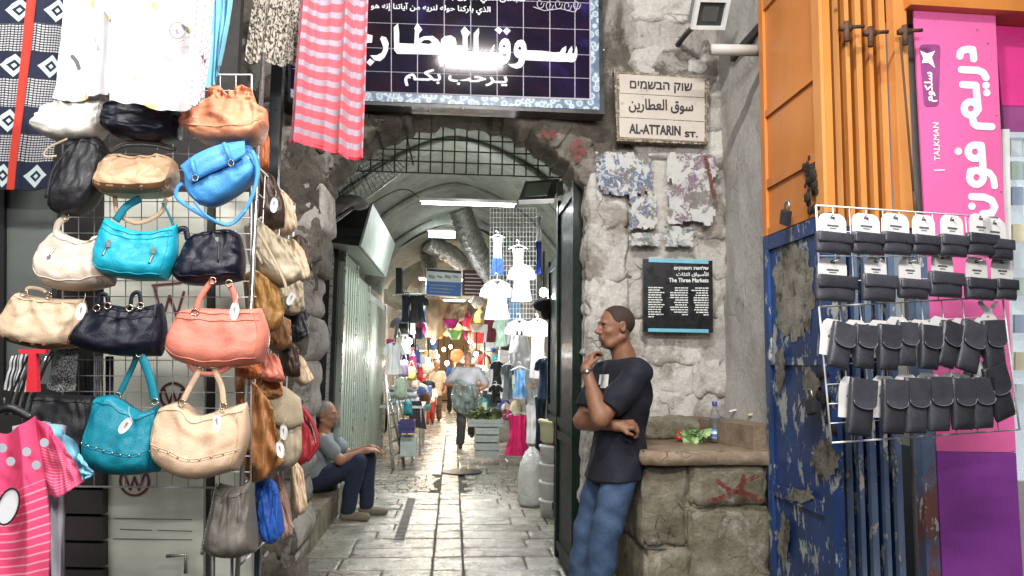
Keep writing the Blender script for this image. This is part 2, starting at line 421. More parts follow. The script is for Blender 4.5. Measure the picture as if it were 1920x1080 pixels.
# ------------------------------------------------------------------ facade with the arch
YF = 4.8
A_px = [(608, 352), (622, 326), (655, 290), (700, 254), (760, 227), (815, 213), (855, 208), (905, 214), (960, 232), (1010, 260), (1050, 295), (1080, 325), (1098, 352)]
A_w = resample(catmull([P(x, y, YF) for x, y in A_px], 5), 60)
xl, xr = A_w[0].x, A_w[-1].x
def arch_z(x):
    if x <= xl or x >= xr: return None
    for a, b in zip(A_w, A_w[1:]):
        if a.x <= x <= b.x: return a.z + (b.z - a.z) * (x - a.x) / max(1e-6, b.x - a.x)
    return A_w[0].z
fa = MB(); st = .032; X0, X1, Z1 = -3.9, 1.85, 5.6; nx = int((X1 - X0) / st); nz = int(Z1 / st)
vs = []
for j in range(nz + 1):
    for i in range(nx + 1):
        x, z = X0 + i * st, j * st
        d = .055 * noise.fractal(Vector((x * 1.6, 3, z * 1.6)), .9, 2.2, 6) + .018 * noise.noise(Vector((x * 11, 0, z * 11)))
        if x < -.4 or (x < 1 and z > 2.4): d += .05 * (1 - 2.4 * abs(noise.noise(Vector((x * 3.4 + z, 2, z * 3.6))))) + .02 * (1 - 2 * abs(noise.noise(Vector((x * 9, 5, z * 8 + x)))))
        vs.append((x, YF + .02 - d, z))
fs = []
for j in range(nz):
    for i in range(nx):
        az = arch_z(X0 + (i + .5) * st)
        if az is not None and (j + .5) * st < az + .05: continue
        if (j + .5) * st < 1.9 and xl - .10 < X0 + (i + .5) * st < 0: continue
        a = j * (nx + 1) + i; fs.append((a, a + 1, a + nx + 2, a + nx + 1))
fa.add(vs, fs)
# body of the wall behind its rough face
fa.box((X0, YF + .09, 0), (xl - .12, YF + .45, Z1)); fa.box((xr + .04, YF + .09, 0), (X1, YF + .45, Z1))
zt = max(p.z for p in A_w) + .1; fa.box((xl - .04, YF + .09, zt), (xr + .04, YF + .45, Z1))
facade = struct(build('facade_wall', fa, M_wall, smooth=True))
def rough_block(seed, nu=14, nv=9):
    """unit block, rough front at y=-.5, five faces"""
    r = Vector((seed * 3.7, seed * 1.3, 0)); mb = MB(); vs = []; idx = {}
    def disp(u, v):
        e = min(u, 1 - u) * 12; f = min(v, 1 - v) * 9
        edge = (1 - min(1, e)) ** 2 + (1 - min(1, f)) ** 2
        return edge * .05 - .12 * noise.fractal(Vector((u * 3.2, v * 2.4, 0)) + r, .6, 2.3, 6) + .22 * abs(noise.noise(Vector((u * 3.5, v * 2.5, 4)) + r)) * (1 if seed >= 20 and seed < 40 else .3)
    for j in range(nv + 1):
        for i in range(nu + 1):
            u, v = i / nu, j / nv
            k = Vector((noise.noise(Vector((u * 3, v * 3, 5)) + r), 0, noise.noise(Vector((u * 3, v * 3, 9)) + r))) * .13
            c = .10 * (abs(2 * u - 1) ** 6) * (abs(2 * v - 1) ** 6)
            vs.append(((u - .5) * (1 - c) + k.x, -.5 + .45 * disp(u, v), (v - .5) * (1 - c) + k.z))
    W = nu + 1; fs = [(j * W + i, j * W + i + 1, (j + 1) * W + i + 1, (j + 1) * W + i) for j in range(nv) for i in range(nu)]
    ring = [i for i in range(nu + 1)] + [j * W + nu for j in range(1, nv + 1)] + [nv * W + i for i in range(nu - 1, -1, -1)] + [j * W for j in range(nv - 1, 0, -1)]
    b = len(vs)
    for i in ring: vs.append((vs[i][0], .5, vs[i][2]))
    m = len(ring); fs += [(ring[(k + 1) % m], ring[k], b + k, b + (k + 1) % m) for k in range(m)]
    return vs, fs
def block_mesh(seed, material):
    vs, fs = rough_block(seed); me = bpy.data.meshes.new('stone'); me.from_pydata(vs, [], fs); me.materials.append(material)
    me.polygons.foreach_set('use_smooth', [True] * len(me.polygons)); return me
BM = [block_mesh(i, M_block) for i in range(12)]; BA = [block_mesh(20 + i, M_arch) for i in range(10)]; BB = [block_mesh(40 + i, M_bench) for i in range(6)]
def stone(me, c, s, parent, ry=0, rz=0):
    o = bpy.data.objects.new('stone', me); o.location = c; o.scale = s; o.rotation_euler = (0, ry, rz); link(o, parent); return o
# courses right of the arch
z = .2
while z < 4.1:
    h = rnd.uniform(.20, .30); x = xr + .0 if z < 2.42 else xr + .33; x += rnd.uniform(0, .02)
    while x < 1.72:
        wd = rnd.uniform(.24, .46); x2 = min(1.78, x + wd)
        if 1.78 - x2 < .1: x2 = 1.78
        stone(rnd.choice(BM), ((x + x2) / 2, YF + .145 + rnd.uniform(-.012, .012), z + h / 2), (x2 - x + .03, .34, h + .03), facade); x = x2
    z += h
# courses left of the arch
z = .0
while z < 4.3:
    h = rnd.uniform(.22, .36); x = xl - (.075 if z < 1.1 else .045 if z < 1.8 else .0 if z < 2.4 else .3)
    while x > -1.75:
        wd = rnd.uniform(.22, .40); x2 = x - wd
        stone(rnd.choice(BA if rnd.random() < .6 else BM), ((x + x2) / 2, YF + .185 + rnd.uniform(-.04, .02), z + h / 2), (x - x2 + .03, .42, h + .03), facade); x = x2
    z += h
# arch ring
n_v = 12; S = resample(A_w, n_v + 1)
for i in range(n_v):
    a, b = S[i], S[i + 1]; d = (b - a); mid = (a + b) / 2; nrm = Vector((-d.z, 0, d.x)).normalized()
    if nrm.z < 0: nrm = -nrm
    hh = rnd.uniform(.20, .30); c = mid + nrm * (hh / 2 + .005)
    stone(rnd.choice(BA), (c.x, YF + .175 + rnd.uniform(-.015, .015), c.z), (d.length + .05, .42, hh), facade, ry=-math.atan2(d.z, d.x))
# inside jambs of the arch
for sgn, xx in ((-1, xl), (1, xr)):
    z = 0
    while z < 2.45:
        h = rnd.uniform(.25, .4)
        stone(rnd.choice(BA if sgn < 0 else BM), (xx + sgn * (.14 if sgn > 0 or z > 1.8 else .20), YF + .15, z + h / 2), (.27, .42, h + .03), facade); z += h
# smooth return wall on the right
rw = MB(); vs = []; ny_, nz_ = 20, 100
for j in range(nz_ + 1):
    for i in range(ny_ + 1):
        yv = 4.0 + i * .05; zv = j * .05
        vs.append((1.77 - .03 * noise.fractal(Vector((yv * 2, zv * 1.3, 7)), .9, 2.2, 5) - .25 * max(0, (zv - 3.2)) * .3, yv, zv))
rw.add(vs, [(j * (ny_ + 1) + i, (j + 1) * (ny_ + 1) + i, (j + 1) * (ny_ + 1) + i + 1, j * (ny_ + 1) + i + 1) for j in range(nz_) for i in range(ny_)])
rw.box((1.83, 4.0, 0), (2.1, 5.2, 5.6)); struct(build('side_wall', rw, M_plaster, smooth=True))
# red paint daubs on the arch stones
def blob(name, cx, cy, rx, ry, m, label, cat, seed, Y=4.63, ragged=.25, n=26, thick=.004, parent=None):
    mb = MB(); pts = []
    for k in range(n):
        th = 2 * math.pi * k / n; q = 1 + ragged * noise.fractal(Vector((math.cos(th) * 2, math.sin(th) * 2, seed)), .8, 2, 4)
        pts.append((cx + rx * q * math.cos(th), cy + ry * q * math.sin(th)))
    mb.poly([pts], lambda a, b: P(a, b, Y)); o = build(name, mb, m, parent)
    if label: tag(o, label, cat)
    return o

# ------------------------------------------------------------------ alley shell
def vz(x, hw=1.45, z0=2.75, z1=3.92):
    t = min(1, abs(x) / hw); return z0 + (z1 - z0) * (1 - t ** 1.55) ** .75
def shell(name, y0, y1, hw, z0, z1, inv=False):
    mb = MB(); N = 40; M_ = max(2, int((y1 - y0) / .16)); vs = []
    for j in range(M_ + 1):
        for i in range(N + 1):
            th = -1 + 2 * i / N; x = hw * math.sin(th * math.pi / 2)
            yv = y0 + (y1 - y0) * j / M_
            lun = .20 * abs(math.sin(math.pi * (yv - 8.0) / 2.1)) * (abs(x) / hw)
            k = .03 * noise.fractal(Vector((x, yv, 1)), .9, 2, 5)
            vs.append((x, yv, vz(x, hw, z0, z1) + k + lun))
    fs = [(j * (N + 1) + i, j * (N + 1) + i + 1, (j + 1) * (N + 1) + i + 1, (j + 1) * (N + 1) + i) for j in range(M_) for i in range(N)]
    mb.add(vs, fs); return build(name, mb, M_vault, smooth=True)
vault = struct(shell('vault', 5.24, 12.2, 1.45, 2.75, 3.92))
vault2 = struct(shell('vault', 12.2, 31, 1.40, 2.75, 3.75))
for k, (ya, yb) in enumerate([(5.9, 8.0), (8.0, 10.1), (10.1, 12.2)]):
    for sx, sy in ((-1, 0), (1, 0)):
        pts = []
        for i in range(15):
            t = i / 14; x = sx * 1.42 * (1 - t); pts.append((x, yb - (1 - t) * .25 , vz(x) - .015))
        rb = MB(); rb.tube(pts, .035, 6); build('rib', rb, M_vault, vault, True)
# mouth of the next bay: a thick round arch
mo = MB(); pts_o = []; N = 40
for i in range(N + 1):
    th = math.pi * i / N; pts_o.append((1.22 * math.cos(th), 2.55 + 1.2 * math.sin(th)))
top = [(1.5 * math.cos(math.pi * i / N), 2.75 + 1.5 * math.sin(math.pi * i / N)) for i in range(N + 1)]
vs = [(p[0], 12.1, p[1]) for p in pts_o] + [(p[0], 12.1, p[1]) for p in top] + [(p[0], 12.6, p[1]) for p in pts_o]
mo.add(vs, [(i, i + 1, N + 2 + i, N + 1 + i) for i in range(N)] + [(i + 1, i, 2 * N + 2 + i, 2 * N + 3 + i) for i in range(N)])
struct(build('vault_arch', mo, M_vault, smooth=True))
for (yy, zz, rr) in ((15.5, 2.5, 1.1), (19, 2.45, 1.08)):
    q = MB(); vs = [(rr * math.cos(math.pi * i / N), yy, zz + rr * math.sin(math.pi * i / N)) for i in range(N + 1)] + [(1.5 * math.cos(math.pi * i / N), yy, 2.7 + 1.4 * math.sin(math.pi * i / N)) for i in range(N + 1)]
    q.add(vs, [(i, i + 1, N + 2 + i, N + 1 + i) for i in range(N)]); struct(build('vault_arch', q, M_vault, smooth=True))
aw = MB(); aw.box((-1.75, 5.25, 0), (-1.45, 31, 2.95)); struct(build('alley_wall', aw, M_arch))
aw = MB(); aw.box((1.42, 5.25, 0), (1.75, 31, 2.95)); struct(build('alley_wall', aw, M_arch))
aw = MB(); aw.box((-1.7, 30.6, 0), (1.7, 31, 4.2)); struct(build('alley_end_wall', aw, mat('far_wall', (.50, .38, .25), .9, mode='pos')))
stp = MB(); stp.box((-1.45, 5.6, 0), (-1.06, 8.1, .25)); struct(build('stone_step', stp, M_bench))

# ------------------------------------------------------------------ lamps
def lamp(name, kind, loc, energy, col, parent, size=None, sy=None, rot=None):
    l = bpy.data.lights.new(name, kind); l.energy = energy; l.color = col
    if kind == 'AREA': l.shape = 'RECTANGLE'; l.size = size; l.size_y = sy or size
    elif size: l.shadow_soft_size = size
    o = bpy.data.objects.new(name, l); o.location = Vector(loc) - Vector(parent.location); 
    if rot: o.rotation_euler = rot
    link(o, parent); return o
E_tube = emat('tube_glow', (.93, 1, 1), 14); E_bulb = emat('bulb_glow', (1, .98, .95), 30); E_warm = emat('warm_bulb_glow', (1, .84, .62), 26)
M_white = mat('white_enamel', (.72, .72, .70), .4, mode='pos'); M_wire_dark = mat('black_cable', (.02, .02, .02), .6)
def tube_light(c, L, label, energy, ax=(1, 0, 0), d=.016, group=None, face=(0, 0, -1), col=(.93, 1, .98)):
    c = Vector(c); ax = Vector(ax).normalized(); t = thing('fluorescent_lamp', label, 'lamp', tuple(c), group)
    g = MB(); g.tube([c - ax * L / 2, c + ax * L / 2], d, 10); build('tube', g, E_tube, t, True)
    f = MB(); u = -Vector(face); f.slab([c + ax * (-L / 2 - .03) + u * (d + .004) + u.cross(ax) * s for s in (-.03,)] + [c + ax * (L / 2 + .03) + u * (d + .004) + u.cross(ax) * -.03, c + ax * (L / 2 + .03) + u * (d + .004) + u.cross(ax) * .03, c + ax * (-L / 2 - .03) + u * (d + .004) + u.cross(ax) * .03], u, .035); build('fitting', f, M_white, t)
    o = lamp('tube_light', 'AREA', c + Vector(face) * .03, energy, col, t, L, .05)
    o.rotation_euler = Vector(face).to_track_quat('-Z', 'Y').to_euler() if abs(Vector(face).z) < .9 else (0, 0, math.atan2(ax.y, ax.x))
    return t
# inside the alley
L1 = P(878, 383, 8.4); tube_light(L1, 1.05, 'long white fluorescent tube glowing across the first vault', 60)
up = lamp('upward_glow', 'POINT', L1 + Vector((0, 0, .12)), 7, (.93, 1, .98), bpy.data.objects['fluorescent_lamp'], .1)
L2 = P(829, 440, 12.0); tube_light(L2, .42, 'short bright fluorescent lamp behind the first vault arch', 50, d=.05)
tube_light((-.25, 15.6, 3.2), 1.0, 'added fluorescent tube whitening the middle of the passage', 60)  # tube added to make the passage light cooler and whiter
tube_light((.2, 19.6, 3.1), 1.0, 'farthest added fluorescent tube whitening the passage', 60)  # second added tube, cools the light deeper in
for sx_, lab_, p3 in ((-1, 'left', (-1.3, 8.4, 3.0)), (1, 'right', (1.35, 8.8, 3.1))):
    cb = MB(); cb.tube(catmull([L1 + Vector((sx_ * .52, 0, .04)), L1 + Vector((sx_ * .8, 0, .14)), p3], 6), .006, 5)
    tag(build('lamp_cable', cb, M_wire_dark), f'thin dark cable from the {lab_} end of the long fluorescent tube', 'cable')
# lamps over the street, in front of the arch (the first reflects in the glazed sign; the last is added fill)
tube_light((.12, 1.35, 4.75), .62, 'white fluorescent lamp hung over the street before the tiled sign', 112, col=(1, .97, .93), face=(0, .62, -.78), group='street lamps')
tube_light((-1.55, 1.25, 3.05), .9, 'white fluorescent lamp above the white shirts', 20, col=(1, .98, .95), ax=(1, .2, 0), group='street lamps', face=(-.15, .75, -.65))
tube_light((1.0, .8, 3.35), 1.2, 'white fluorescent lamp above the phone pouch rack', 72, col=(1, .98, .95), ax=(1, -.2, 0), group='street lamps', face=(.1, .6, -.8))
tube_light((-.7, -1.6, 2.9), 1.2, 'added white fluorescent fill lamp out of view behind the camera', 42, col=(1, .98, .95), group='street lamps', face=(-.05, .9, -.42))  # added behind the camera as frontal fill for cabinet, bench and pillars
# ------------------------------------------------------------------ the big glazed tile sign over the arch
YS = 4.60
M_black = mat('black_metal', (.012, .012, .014), .35, mode='pos')
def tile_mat():
    m, n, b = nt('purple_glazed_tile'); co = coords(n, 'pos')
    f = nnoise(n, co, 1.6, 8, .6, .8)
    c = ramp(n, f, [(.4, (.004, .003, .007)), (.56, (.010, .005, .022)), (.66, (.03, .018, .11)), (.78, (.10, .065, .24))])
    c = mixc(n, ramp(n, nnoise(n, co, 3, 6, .6), [(.5, 0.), (.75, .5)]), c, (.05, .008, .02))
    n.links.new(c, b.inputs['Base Color']); b.inputs['Roughness'].default_value = .07; b.inputs['Specular IOR Level'].default_value = .35; return m
M_tile = tile_mat()
M_letter = mat('white_glazed_letter', (.66, .66, .70), .5, var=.05, mode='pos')
def orn_mat(name, a, b_, sc, rough=.4):
    m, n, b = nt(name); co = coords(n, 'pos')
    v = n.nodes.new('ShaderNodeTexVoronoi'); v.inputs['Scale'].default_value = sc; n.links.new(co, v.inputs['Vector'])
    c = ramp(n, v.outputs['Distance'], [(.0, b_), (.22, a), (.42, b_), (.55, a), (.8, tuple(x * .5 for x in a))])
    n.links.new(c, b.inputs['Base Color']); b.inputs['Roughness'].default_value = rough; return m
M_orn = orn_mat('blue_floral_border', (.12, .20, .30), (.50, .56, .58), 24)
mpS = lambda a, b: P(a, b, YS)
def C6(x, y): return (680 + x / 4.174, y / 4.174)
sg = thing('tile_sign', 'large dark purple glazed tile sign with white Arabic lettering above the arch', 'sign', tuple(P(880, 120, YS + .08)))
a = P(540, 192, YS); b = P(1134, 214, YS); up_ = Vector((0, 0, 1)); rightv = (b - a).normalized()
def sgp(px, py, off=0):
    p = P(px, py, YS); p.y -= off; return p
bk = MB(); bk.slab([sgp(540, -95), sgp(1128, -70), sgp(1134, 214), sgp(540, 190)], (0, 1, 0), .14); build('frame', bk, M_black, sg)
gr = MB(); gr.slab([sgp(545, -90, .004), sgp(1121, -66, .004), sgp(1124, 206, .004), sgp(545, 184, .004)], (0, 1, 0), .004); build('border_panel', gr, M_orn, sg)
ln = MB(); ln.slab([sgp(550, -85, .008), sgp(1107, -62, .008), sgp(1108, 189, .008), sgp(550, 167, .008)], (0, 1, 0), .004); build('grout_panel', ln, mat('pale_grout', (.34, .32, .38), .6, mode='pos'), sg)
xs = [545 + 0, 587, 636, 685, 734, 783, 833, 882.5, 932, 981, 1030.5, 1077.5, 1105.5]; ys = [-80, -36, 0, 50, 97, 141, 179]
def tilt(x, y): return y + (x - 880) * .033 - .3
for i in range(len(xs) - 1):
    for j in range(len(ys) - 1):
        t = MB(); g_ = .9
        t.slab([sgp(xs[i] + g_, tilt(xs[i], ys[j]) + g_, .012), sgp(xs[i+1] - g_, tilt(xs[i+1], ys[j]) + g_, .012), sgp(xs[i+1] - g_, tilt(xs[i+1], ys[j+1]) - g_, .012), sgp(xs[i] + g_, tilt(xs[i], ys[j+1]) - g_, .012)], (0, 1, 0), .006)
        if xs[i] > 540 and ys[j] > -60: build('tile', t, M_tile, sg)
L = MB()
def shp(outer, holes=()):
    pts = [C6(*p) for p in outer]
    L.poly([pts] + [[C6(*p) for p in h] for h in holes], mpS, Vector((0, -.0145, 0)))
dia = lambda x, y, r: [(x - r, y), (x, y - r), (x + r, y), (x, y + r)]
shp([(1668,365),(1677,400),(1677,440),(1665,480),(1640,495),(1600,490),(1540,490),(1400,484),(1268,478),(1262,505),(1240,535),(1200,545),(1160,530),(1130,505),(1165,508),(1195,505),(1215,490),(1222,465),(1200,455),(1185,435),(1180,400),(1190,350),(1210,325),(1240,318),(1265,330),(1278,360),(1283,400),(1400,405),(1500,418),(1540,415),(1560,385),(1590,367),(1590,395),(1583,425),(1600,425),(1612,395),(1635,365),(1640,395),(1635,425),(1650,425),(1660,400)], [dia(1228, 385, 15)])
shp([(1110,305),(1140,315),(1155,350),(1158,420),(1150,470),(1125,505),(1085,522),(1040,522),(1005,505),(985,480),(985,440),(1000,400),(1020,365),(1035,355),(1022,400),(1018,440),(1035,462),(1070,465),(1110,455),(1128,430),(1095,430),(1070,425),(1062,400),(1068,350),(1085,320)], [dia(1105, 370, 12)])
shp([(1030,240),(1065,218),(1094,245),(1070,275)]); shp([(1097,250),(1125,222),(1158,248),(1125,282)])
shp([(908,225),(912,260),(905,300),(908,437),(870,440),(868,340),(868,270),(895,240)])
shp([(245,220),(278,188),(287,260),(287,345),(405,350),(410,240),(403,232),(428,185),(468,240),(440,275),(440,310),(480,292),(550,288),(590,320),(610,350),(615,315),(640,292),(690,284),(725,305),(733,335),(735,362),(782,365),(782,290),(768,250),(797,213),(845,265),(820,295),(822,440),(640,437),(270,428),(248,400)], [[(455,345),(480,320),(520,320),(545,340),(520,352)]])
shp([(150,290),(185,300),(205,345),(200,400),(175,455),(140,485),(95,480),(60,440),(110,440),(150,420),(165,385),(150,340),(138,310)])
shp([(20,270),(80,285),(75,340),(20,345)]); shp([(60,465),(95,490),(62,525),(30,495)])
build('lettering', L, M_letter, sg)
def sign_text(s, x0, x1, y0, y1, bold, parent, m, Y=YS, off=.0145, sl=.033, name='lettering'):
    o = P(x0, y1, Y); e = P(x1, y1 + (x1 - x0) * sl, Y); u = P(x0, y0, Y); o.y -= off
    return build(name, text_mb(s, o, (e - o) * Vector((1, 0, 1)), (0, 0, 1), (e - o).length, (u - P(x0, y1, Y)).length, bold, 0), m, parent)
sign_text(shape_ar('يـرحب بكـم'), 759, 950, 130, 162, .0035, sg, M_letter)
sign_text(shape_ar('الذي باركنا حوله لنريه من آياتنا إنه هو السميع البصير'), 600, 919, 2, 20, .0012, sg, M_letter)
sign_text(shape_ar('سبحان الذي أسرى بعبده ليلا من المسجد'), 700, 984, -18, 1, .0012, sg, M_letter)
sw = MB()
for k in range(5):
    cx = 1012 + k * 17
    sw.stroke([(cx + 8 * math.cos(t * .7) * (1 - t * .07), 8 + (k % 2) * 3 + 11 * math.sin(t * .7) * (1 - t * .07) + (cx - 1000) * .03) for t in range(11)], 1.4, mpS, Vector((0, -.0145, 0)))
sw.stroke([(1000, 15), (1020, 22), (1050, 18), (1078, 25), (1084, 8)], 1.4, mpS, Vector((0, -.0146, 0)))
build('calligraphy_ornament', sw, mat('silver_outline', (.38, .35, .42), .35), sg)
for (x, y) in ((868, 203), (1132, 94)):
    s_ = MB(); s_.ball(P(x, y, YS - .01), .008, 8); build('screw', s_, mat('steel_screw', (.6, .6, .58), .3, .8), sg, True)

# ------------------------------------------------------------------ street name plate
M_cream = mat('cream_glazed_tile', (.47, .42, .37), .38, var=.06, mode='pos', stain=((.30, .25, .20), 14, .6, .12))
M_ink = mat('black_glazed_letter', (.015, .012, .012), .45)
ns_ = thing('street_name_plate', 'cream tiled street plate in three scripts with a brown rope border', 'sign', tuple(P(1240, 200, 4.68)))
YN = 4.68
f = MB(); f.slab([P(1151, 131, YN), P(1330, 147, YN), P(1328, 271, YN), P(1157, 264, YN)], (0, 1, 0), .05); build('plate', f, mat('brown_rope_border', (.10, .075, .05), .7, mode='pos', stain=((.36, .30, .22), 45, .5, .06)), ns_)
def quad(x0, y0, x1, y1, sl, g_=0): return [(x0, y0 + sl * 0), (x1, y0 + (x1 - x0) * sl), (x1, y1 + (x1 - x0) * sl), (x0, y1)]
for (y0, y1) in ((139, 174.5), (175.5, 219.5), (220.5, 257)):
    q = MB(); pts = [(1160.5, y0), (1321, y0 + 9), (1320.5, y1 + 8.5), (1162, y1)]
    q.slab([P(x, y, YN) - Vector((0, .004 + 0 * x, 0)) for x, y in pts], (0, 1, 0), .004); build('tile', q, M_cream, ns_)
br = MB(); P4 = [(1155.5, 135), (1325.5, 149), (1324.5, 266), (1159, 259.5)]
for i in range(4):
    a, b = Vector(P4[i]), Vector(P4[(i + 1) % 4]); nn_ = int((b - a).length / 3.2)
    for k in range(nn_):
        c = a.lerp(b, (k + .5) / nn_); br.ball(P(c.x, c.y, YN - .004), .0062, 5, (1, .5, .75))
stuff(build('rope_moulding', br, mat('tan_rope_glaze', (.36, .31, .24), .5, mode='pos'), ns_, True))
st_ = .045
sign_text('שוק הבשמים'[::-1], 1181, 1297, 152, 171, .002, ns_, M_ink, YN, .0065, .045)
sign_text(shape_ar('سوق العطارين'), 1179, 1299, 185, 211, .0022, ns_, M_ink, YN, .0065, .035)
sign_text('AL-ATTARIN', 1180, 1275, 233, 250, .0028, ns_, M_ink, YN, .0065, .045)
sign_text('ST.', 1284, 1307, 247.5, 257, .0028, ns_, M_ink, YN, .0065, .03)

# ------------------------------------------------------------------ black notice board
YB = 4.68; nb = thing('notice_board', 'black information board with blue end strips and three columns of white text', 'sign', tuple(P(1272, 555, YB)))
bb = MB(); bb.slab([P(1207, 485, YB), P(1336, 489, YB), P(1337, 624, YB), P(1206, 622, YB)], (0, 1, 0), .03); build('board', bb, mat('black_board', (.008, .008, .009), .3), nb)
M_bs = mat('blue_strip', (.13, .38, .50), .45, mode='pos')
for pts in ([(1216, 484.5), (1328, 488), (1328, 495), (1216, 491.5)], [(1215, 615.5), (1328, 617.5), (1328, 624), (1215, 622)]):
    s_ = MB(); s_.slab([P(x, y, YB) - Vector((0, .005, 0)) for x, y in pts], (0, 1, 0), .005); build('strip', s_, M_bs, nb)
M_pt = mat('white_print', (.62, .63, .62), .6)
sign_text('שלושת השווקים'[::-1], 1264, 1328, 499.5, 507, .0012, nb, M_pt, YB, .002, .006)
sign_text(shape_ar('الأسواق الثلاث'), 1268, 1328, 509, 519, .001, nb, M_pt, YB, .002, .006)
sign_text('The Three Markets', 1254, 1328, 521.5, 529, .0012, nb, M_pt, YB, .002, .006)
for (x0, x1, ragged, n_) in ((1215.5, 1247, 'r', 13), (1256, 1290, 'l', 12), (1296, 1328.5, 'l', 12)):
    tx = MB()
    for k in range(n_):
        y = 538 + k * 4.55; ln_ = (x1 - x0) * rnd.uniform(.68, 1) * (.4 if k == n_ - 1 else 1); xa = x0 if ragged == 'r' else x1 - ln_; xe = xa + ln_
        while xa < xe - 1:
            xb = min(xe, xa + rnd.uniform(3, 9)); tx.poly([[(xa, y + (xa - 1200) * .01), (xb, y + (xb - 1200) * .01), (xb, y + 2 + (xb - 1200) * .01), (xa, y + 2 + (xa - 1200) * .01)]], lambda a, b: P(a, b, YB - .0022)); xa = xb + 1.1
    stuff(build('printed_lines', tx, M_pt, nb))

# ------------------------------------------------------------------ torn posters on the wall
def poster_mat(name, cols, sc):
    m, n, b = nt(name); co = coords(n, 'pos')
    c = ramp(n, nnoise(n, co, sc, 6, .7, 1.2), [(.25 + .5 * i / len(cols), c) for i, c in enumerate(cols)])
    c = mixc(n, ramp(n, nnoise(n, co, 9, 6, .62, .3), [(.50, 0.), (.52, 1.)]), c, (.46, .46, .45))
    c = mixc(n, ramp(n, nnoise(n, co, 6, 7, .65, .3), [(.56, 0.), (.59, .85)]), c, (.14, .125, .10))
    n.links.new(c, b.inputs['Base Color']); b.inputs['Roughness'].default_value = .75; bumpn(n, b, nnoise(n, co, 30, 8, .8), .008); return m
def poster(x0, y0, x1, y1, m, label, seed, rag=7, Y=4.69, nx=22, ny=22):
    """thin curled sheet with a torn outline; the right-hand side recedes with the wall"""
    mb = MB(); 
    def r(t, s): return rag * .5 * noise.fractal(Vector((t * 3, s, seed)), .7, 2.2, 4)
    vs = []
    for j in range(ny + 1):
        for i in range(nx + 1):
            u, v = i / nx, j / ny
            x = x0 + (x1 - x0) * u + r(v, 1) * (1 - u) + r(v, 2) * u; y = y0 + (y1 - y0) * v + (x - x0) * .03 + r(u, 3) * (1 - v) + r(u, 4) * v
            p = P(x, y, Y); p.y -= .005 * noise.fractal(Vector((x * .05, y * .05, seed)), .8, 2, 4)
            vs.append(p)
    fs = []
    for j in range(ny):
        for i in range(nx):
            e = min(i, j, nx - 1 - i, ny - 1 - j)
            hole = noise.noise(Vector((i * .35, j * .35, seed * 3.1))) > (.9 if e > 1 else .12 + .2 * e)
            if hole: continue
            a = j * (nx + 1) + i; fs += [(a, a + nx + 1, a + nx + 2, a + 1)]
    mb.add(vs, fs); return tag(build('torn_poster', mb, m), label, 'poster', 'torn posters on the stone wall')
PM1 = poster_mat('poster_print_blue', [(.35, .36, .38), (.10, .16, .20), (.5, .5, .5), (.05, .10, .20), (.22, .17, .14), (.6, .6, .58)], 16)
PM2 = poster_mat('poster_print_violet', [(.42, .40, .40), (.22, .14, .24), (.5, .48, .48), (.12, .08, .10), (.3, .22, .28), (.55, .52, .5)], 13)
PM3 = poster_mat('poster_print_green', [(.10, .16, .16), (.06, .08, .10), (.3, .33, .32), (.18, .14, .12)], 20)
poster(1117, 284, 1224, 364, PM1, 'torn blue and white poster scraps nearest the arch, under the street plate', 1)
poster(1180, 362, 1232, 430, PM1, 'ragged white and blue poster remnant hanging below the first torn poster', 2, 8)
poster(1250, 286, 1345, 420, PM2, 'large shredded violet and white poster under the right part of the street plate', 3, 9)
poster(1180, 436, 1238, 460, PM3, 'low dark green poster strip above the notice board, left one', 4, 4)
poster(1246, 424, 1300, 462, PM3, 'low dark green poster scrap with a white arch, above the notice board, right one', 6, 5)
M_red = mat('dark_red_paint', (.26, .022, .018), .6, mode='pos', stain=((.30, .24, .2), 18, .56, .08))
def smear():
    m, n, b = nt('smeared_red_paint'); co = coords(n, 'pos'); b.inputs['Base Color'].default_value = (.15, .02, .015, 1); b.inputs['Roughness'].default_value = .7
    n.links.new(ramp(n, nnoise(n, co, 30, 8, .75), [(.40, 0.), (.58, .95)]), b.inputs['Alpha']); return m
M_smear = smear(); M_red = M_smear
def daub(name, pts, label, cat, parent=None, w_=9, Y=4.62, mp=None):
    mb = MB(); pts = [Vector(p) for p in pts]; mb.stroke([tuple(p)[:2] for p in catmull([(p[0], p[1], 0) for p in pts], 4)], w_, mp or (lambda a, b: P(a, b, Y))); o = build(name, mb, M_red, parent)
    return tag(o, label, cat) if label else o
daub('paint_stripe', [(1322, 293), (1330, 320), (1334, 345), (1342, 372)], 'dark red paint stripe running down over the violet poster', 'paint mark', None, 7, 4.655)
blob('paint_blot', 1084, 281, 17, 21, M_red, 'round dark red paint blot at the right shoulder of the arch', 'paint mark', 3, Y=4.735)
blob('paint_blot', 1030, 251, 17, 9, M_red, 'smaller smeared red blot on the arch left of the round one', 'paint mark', 5, Y=4.735)

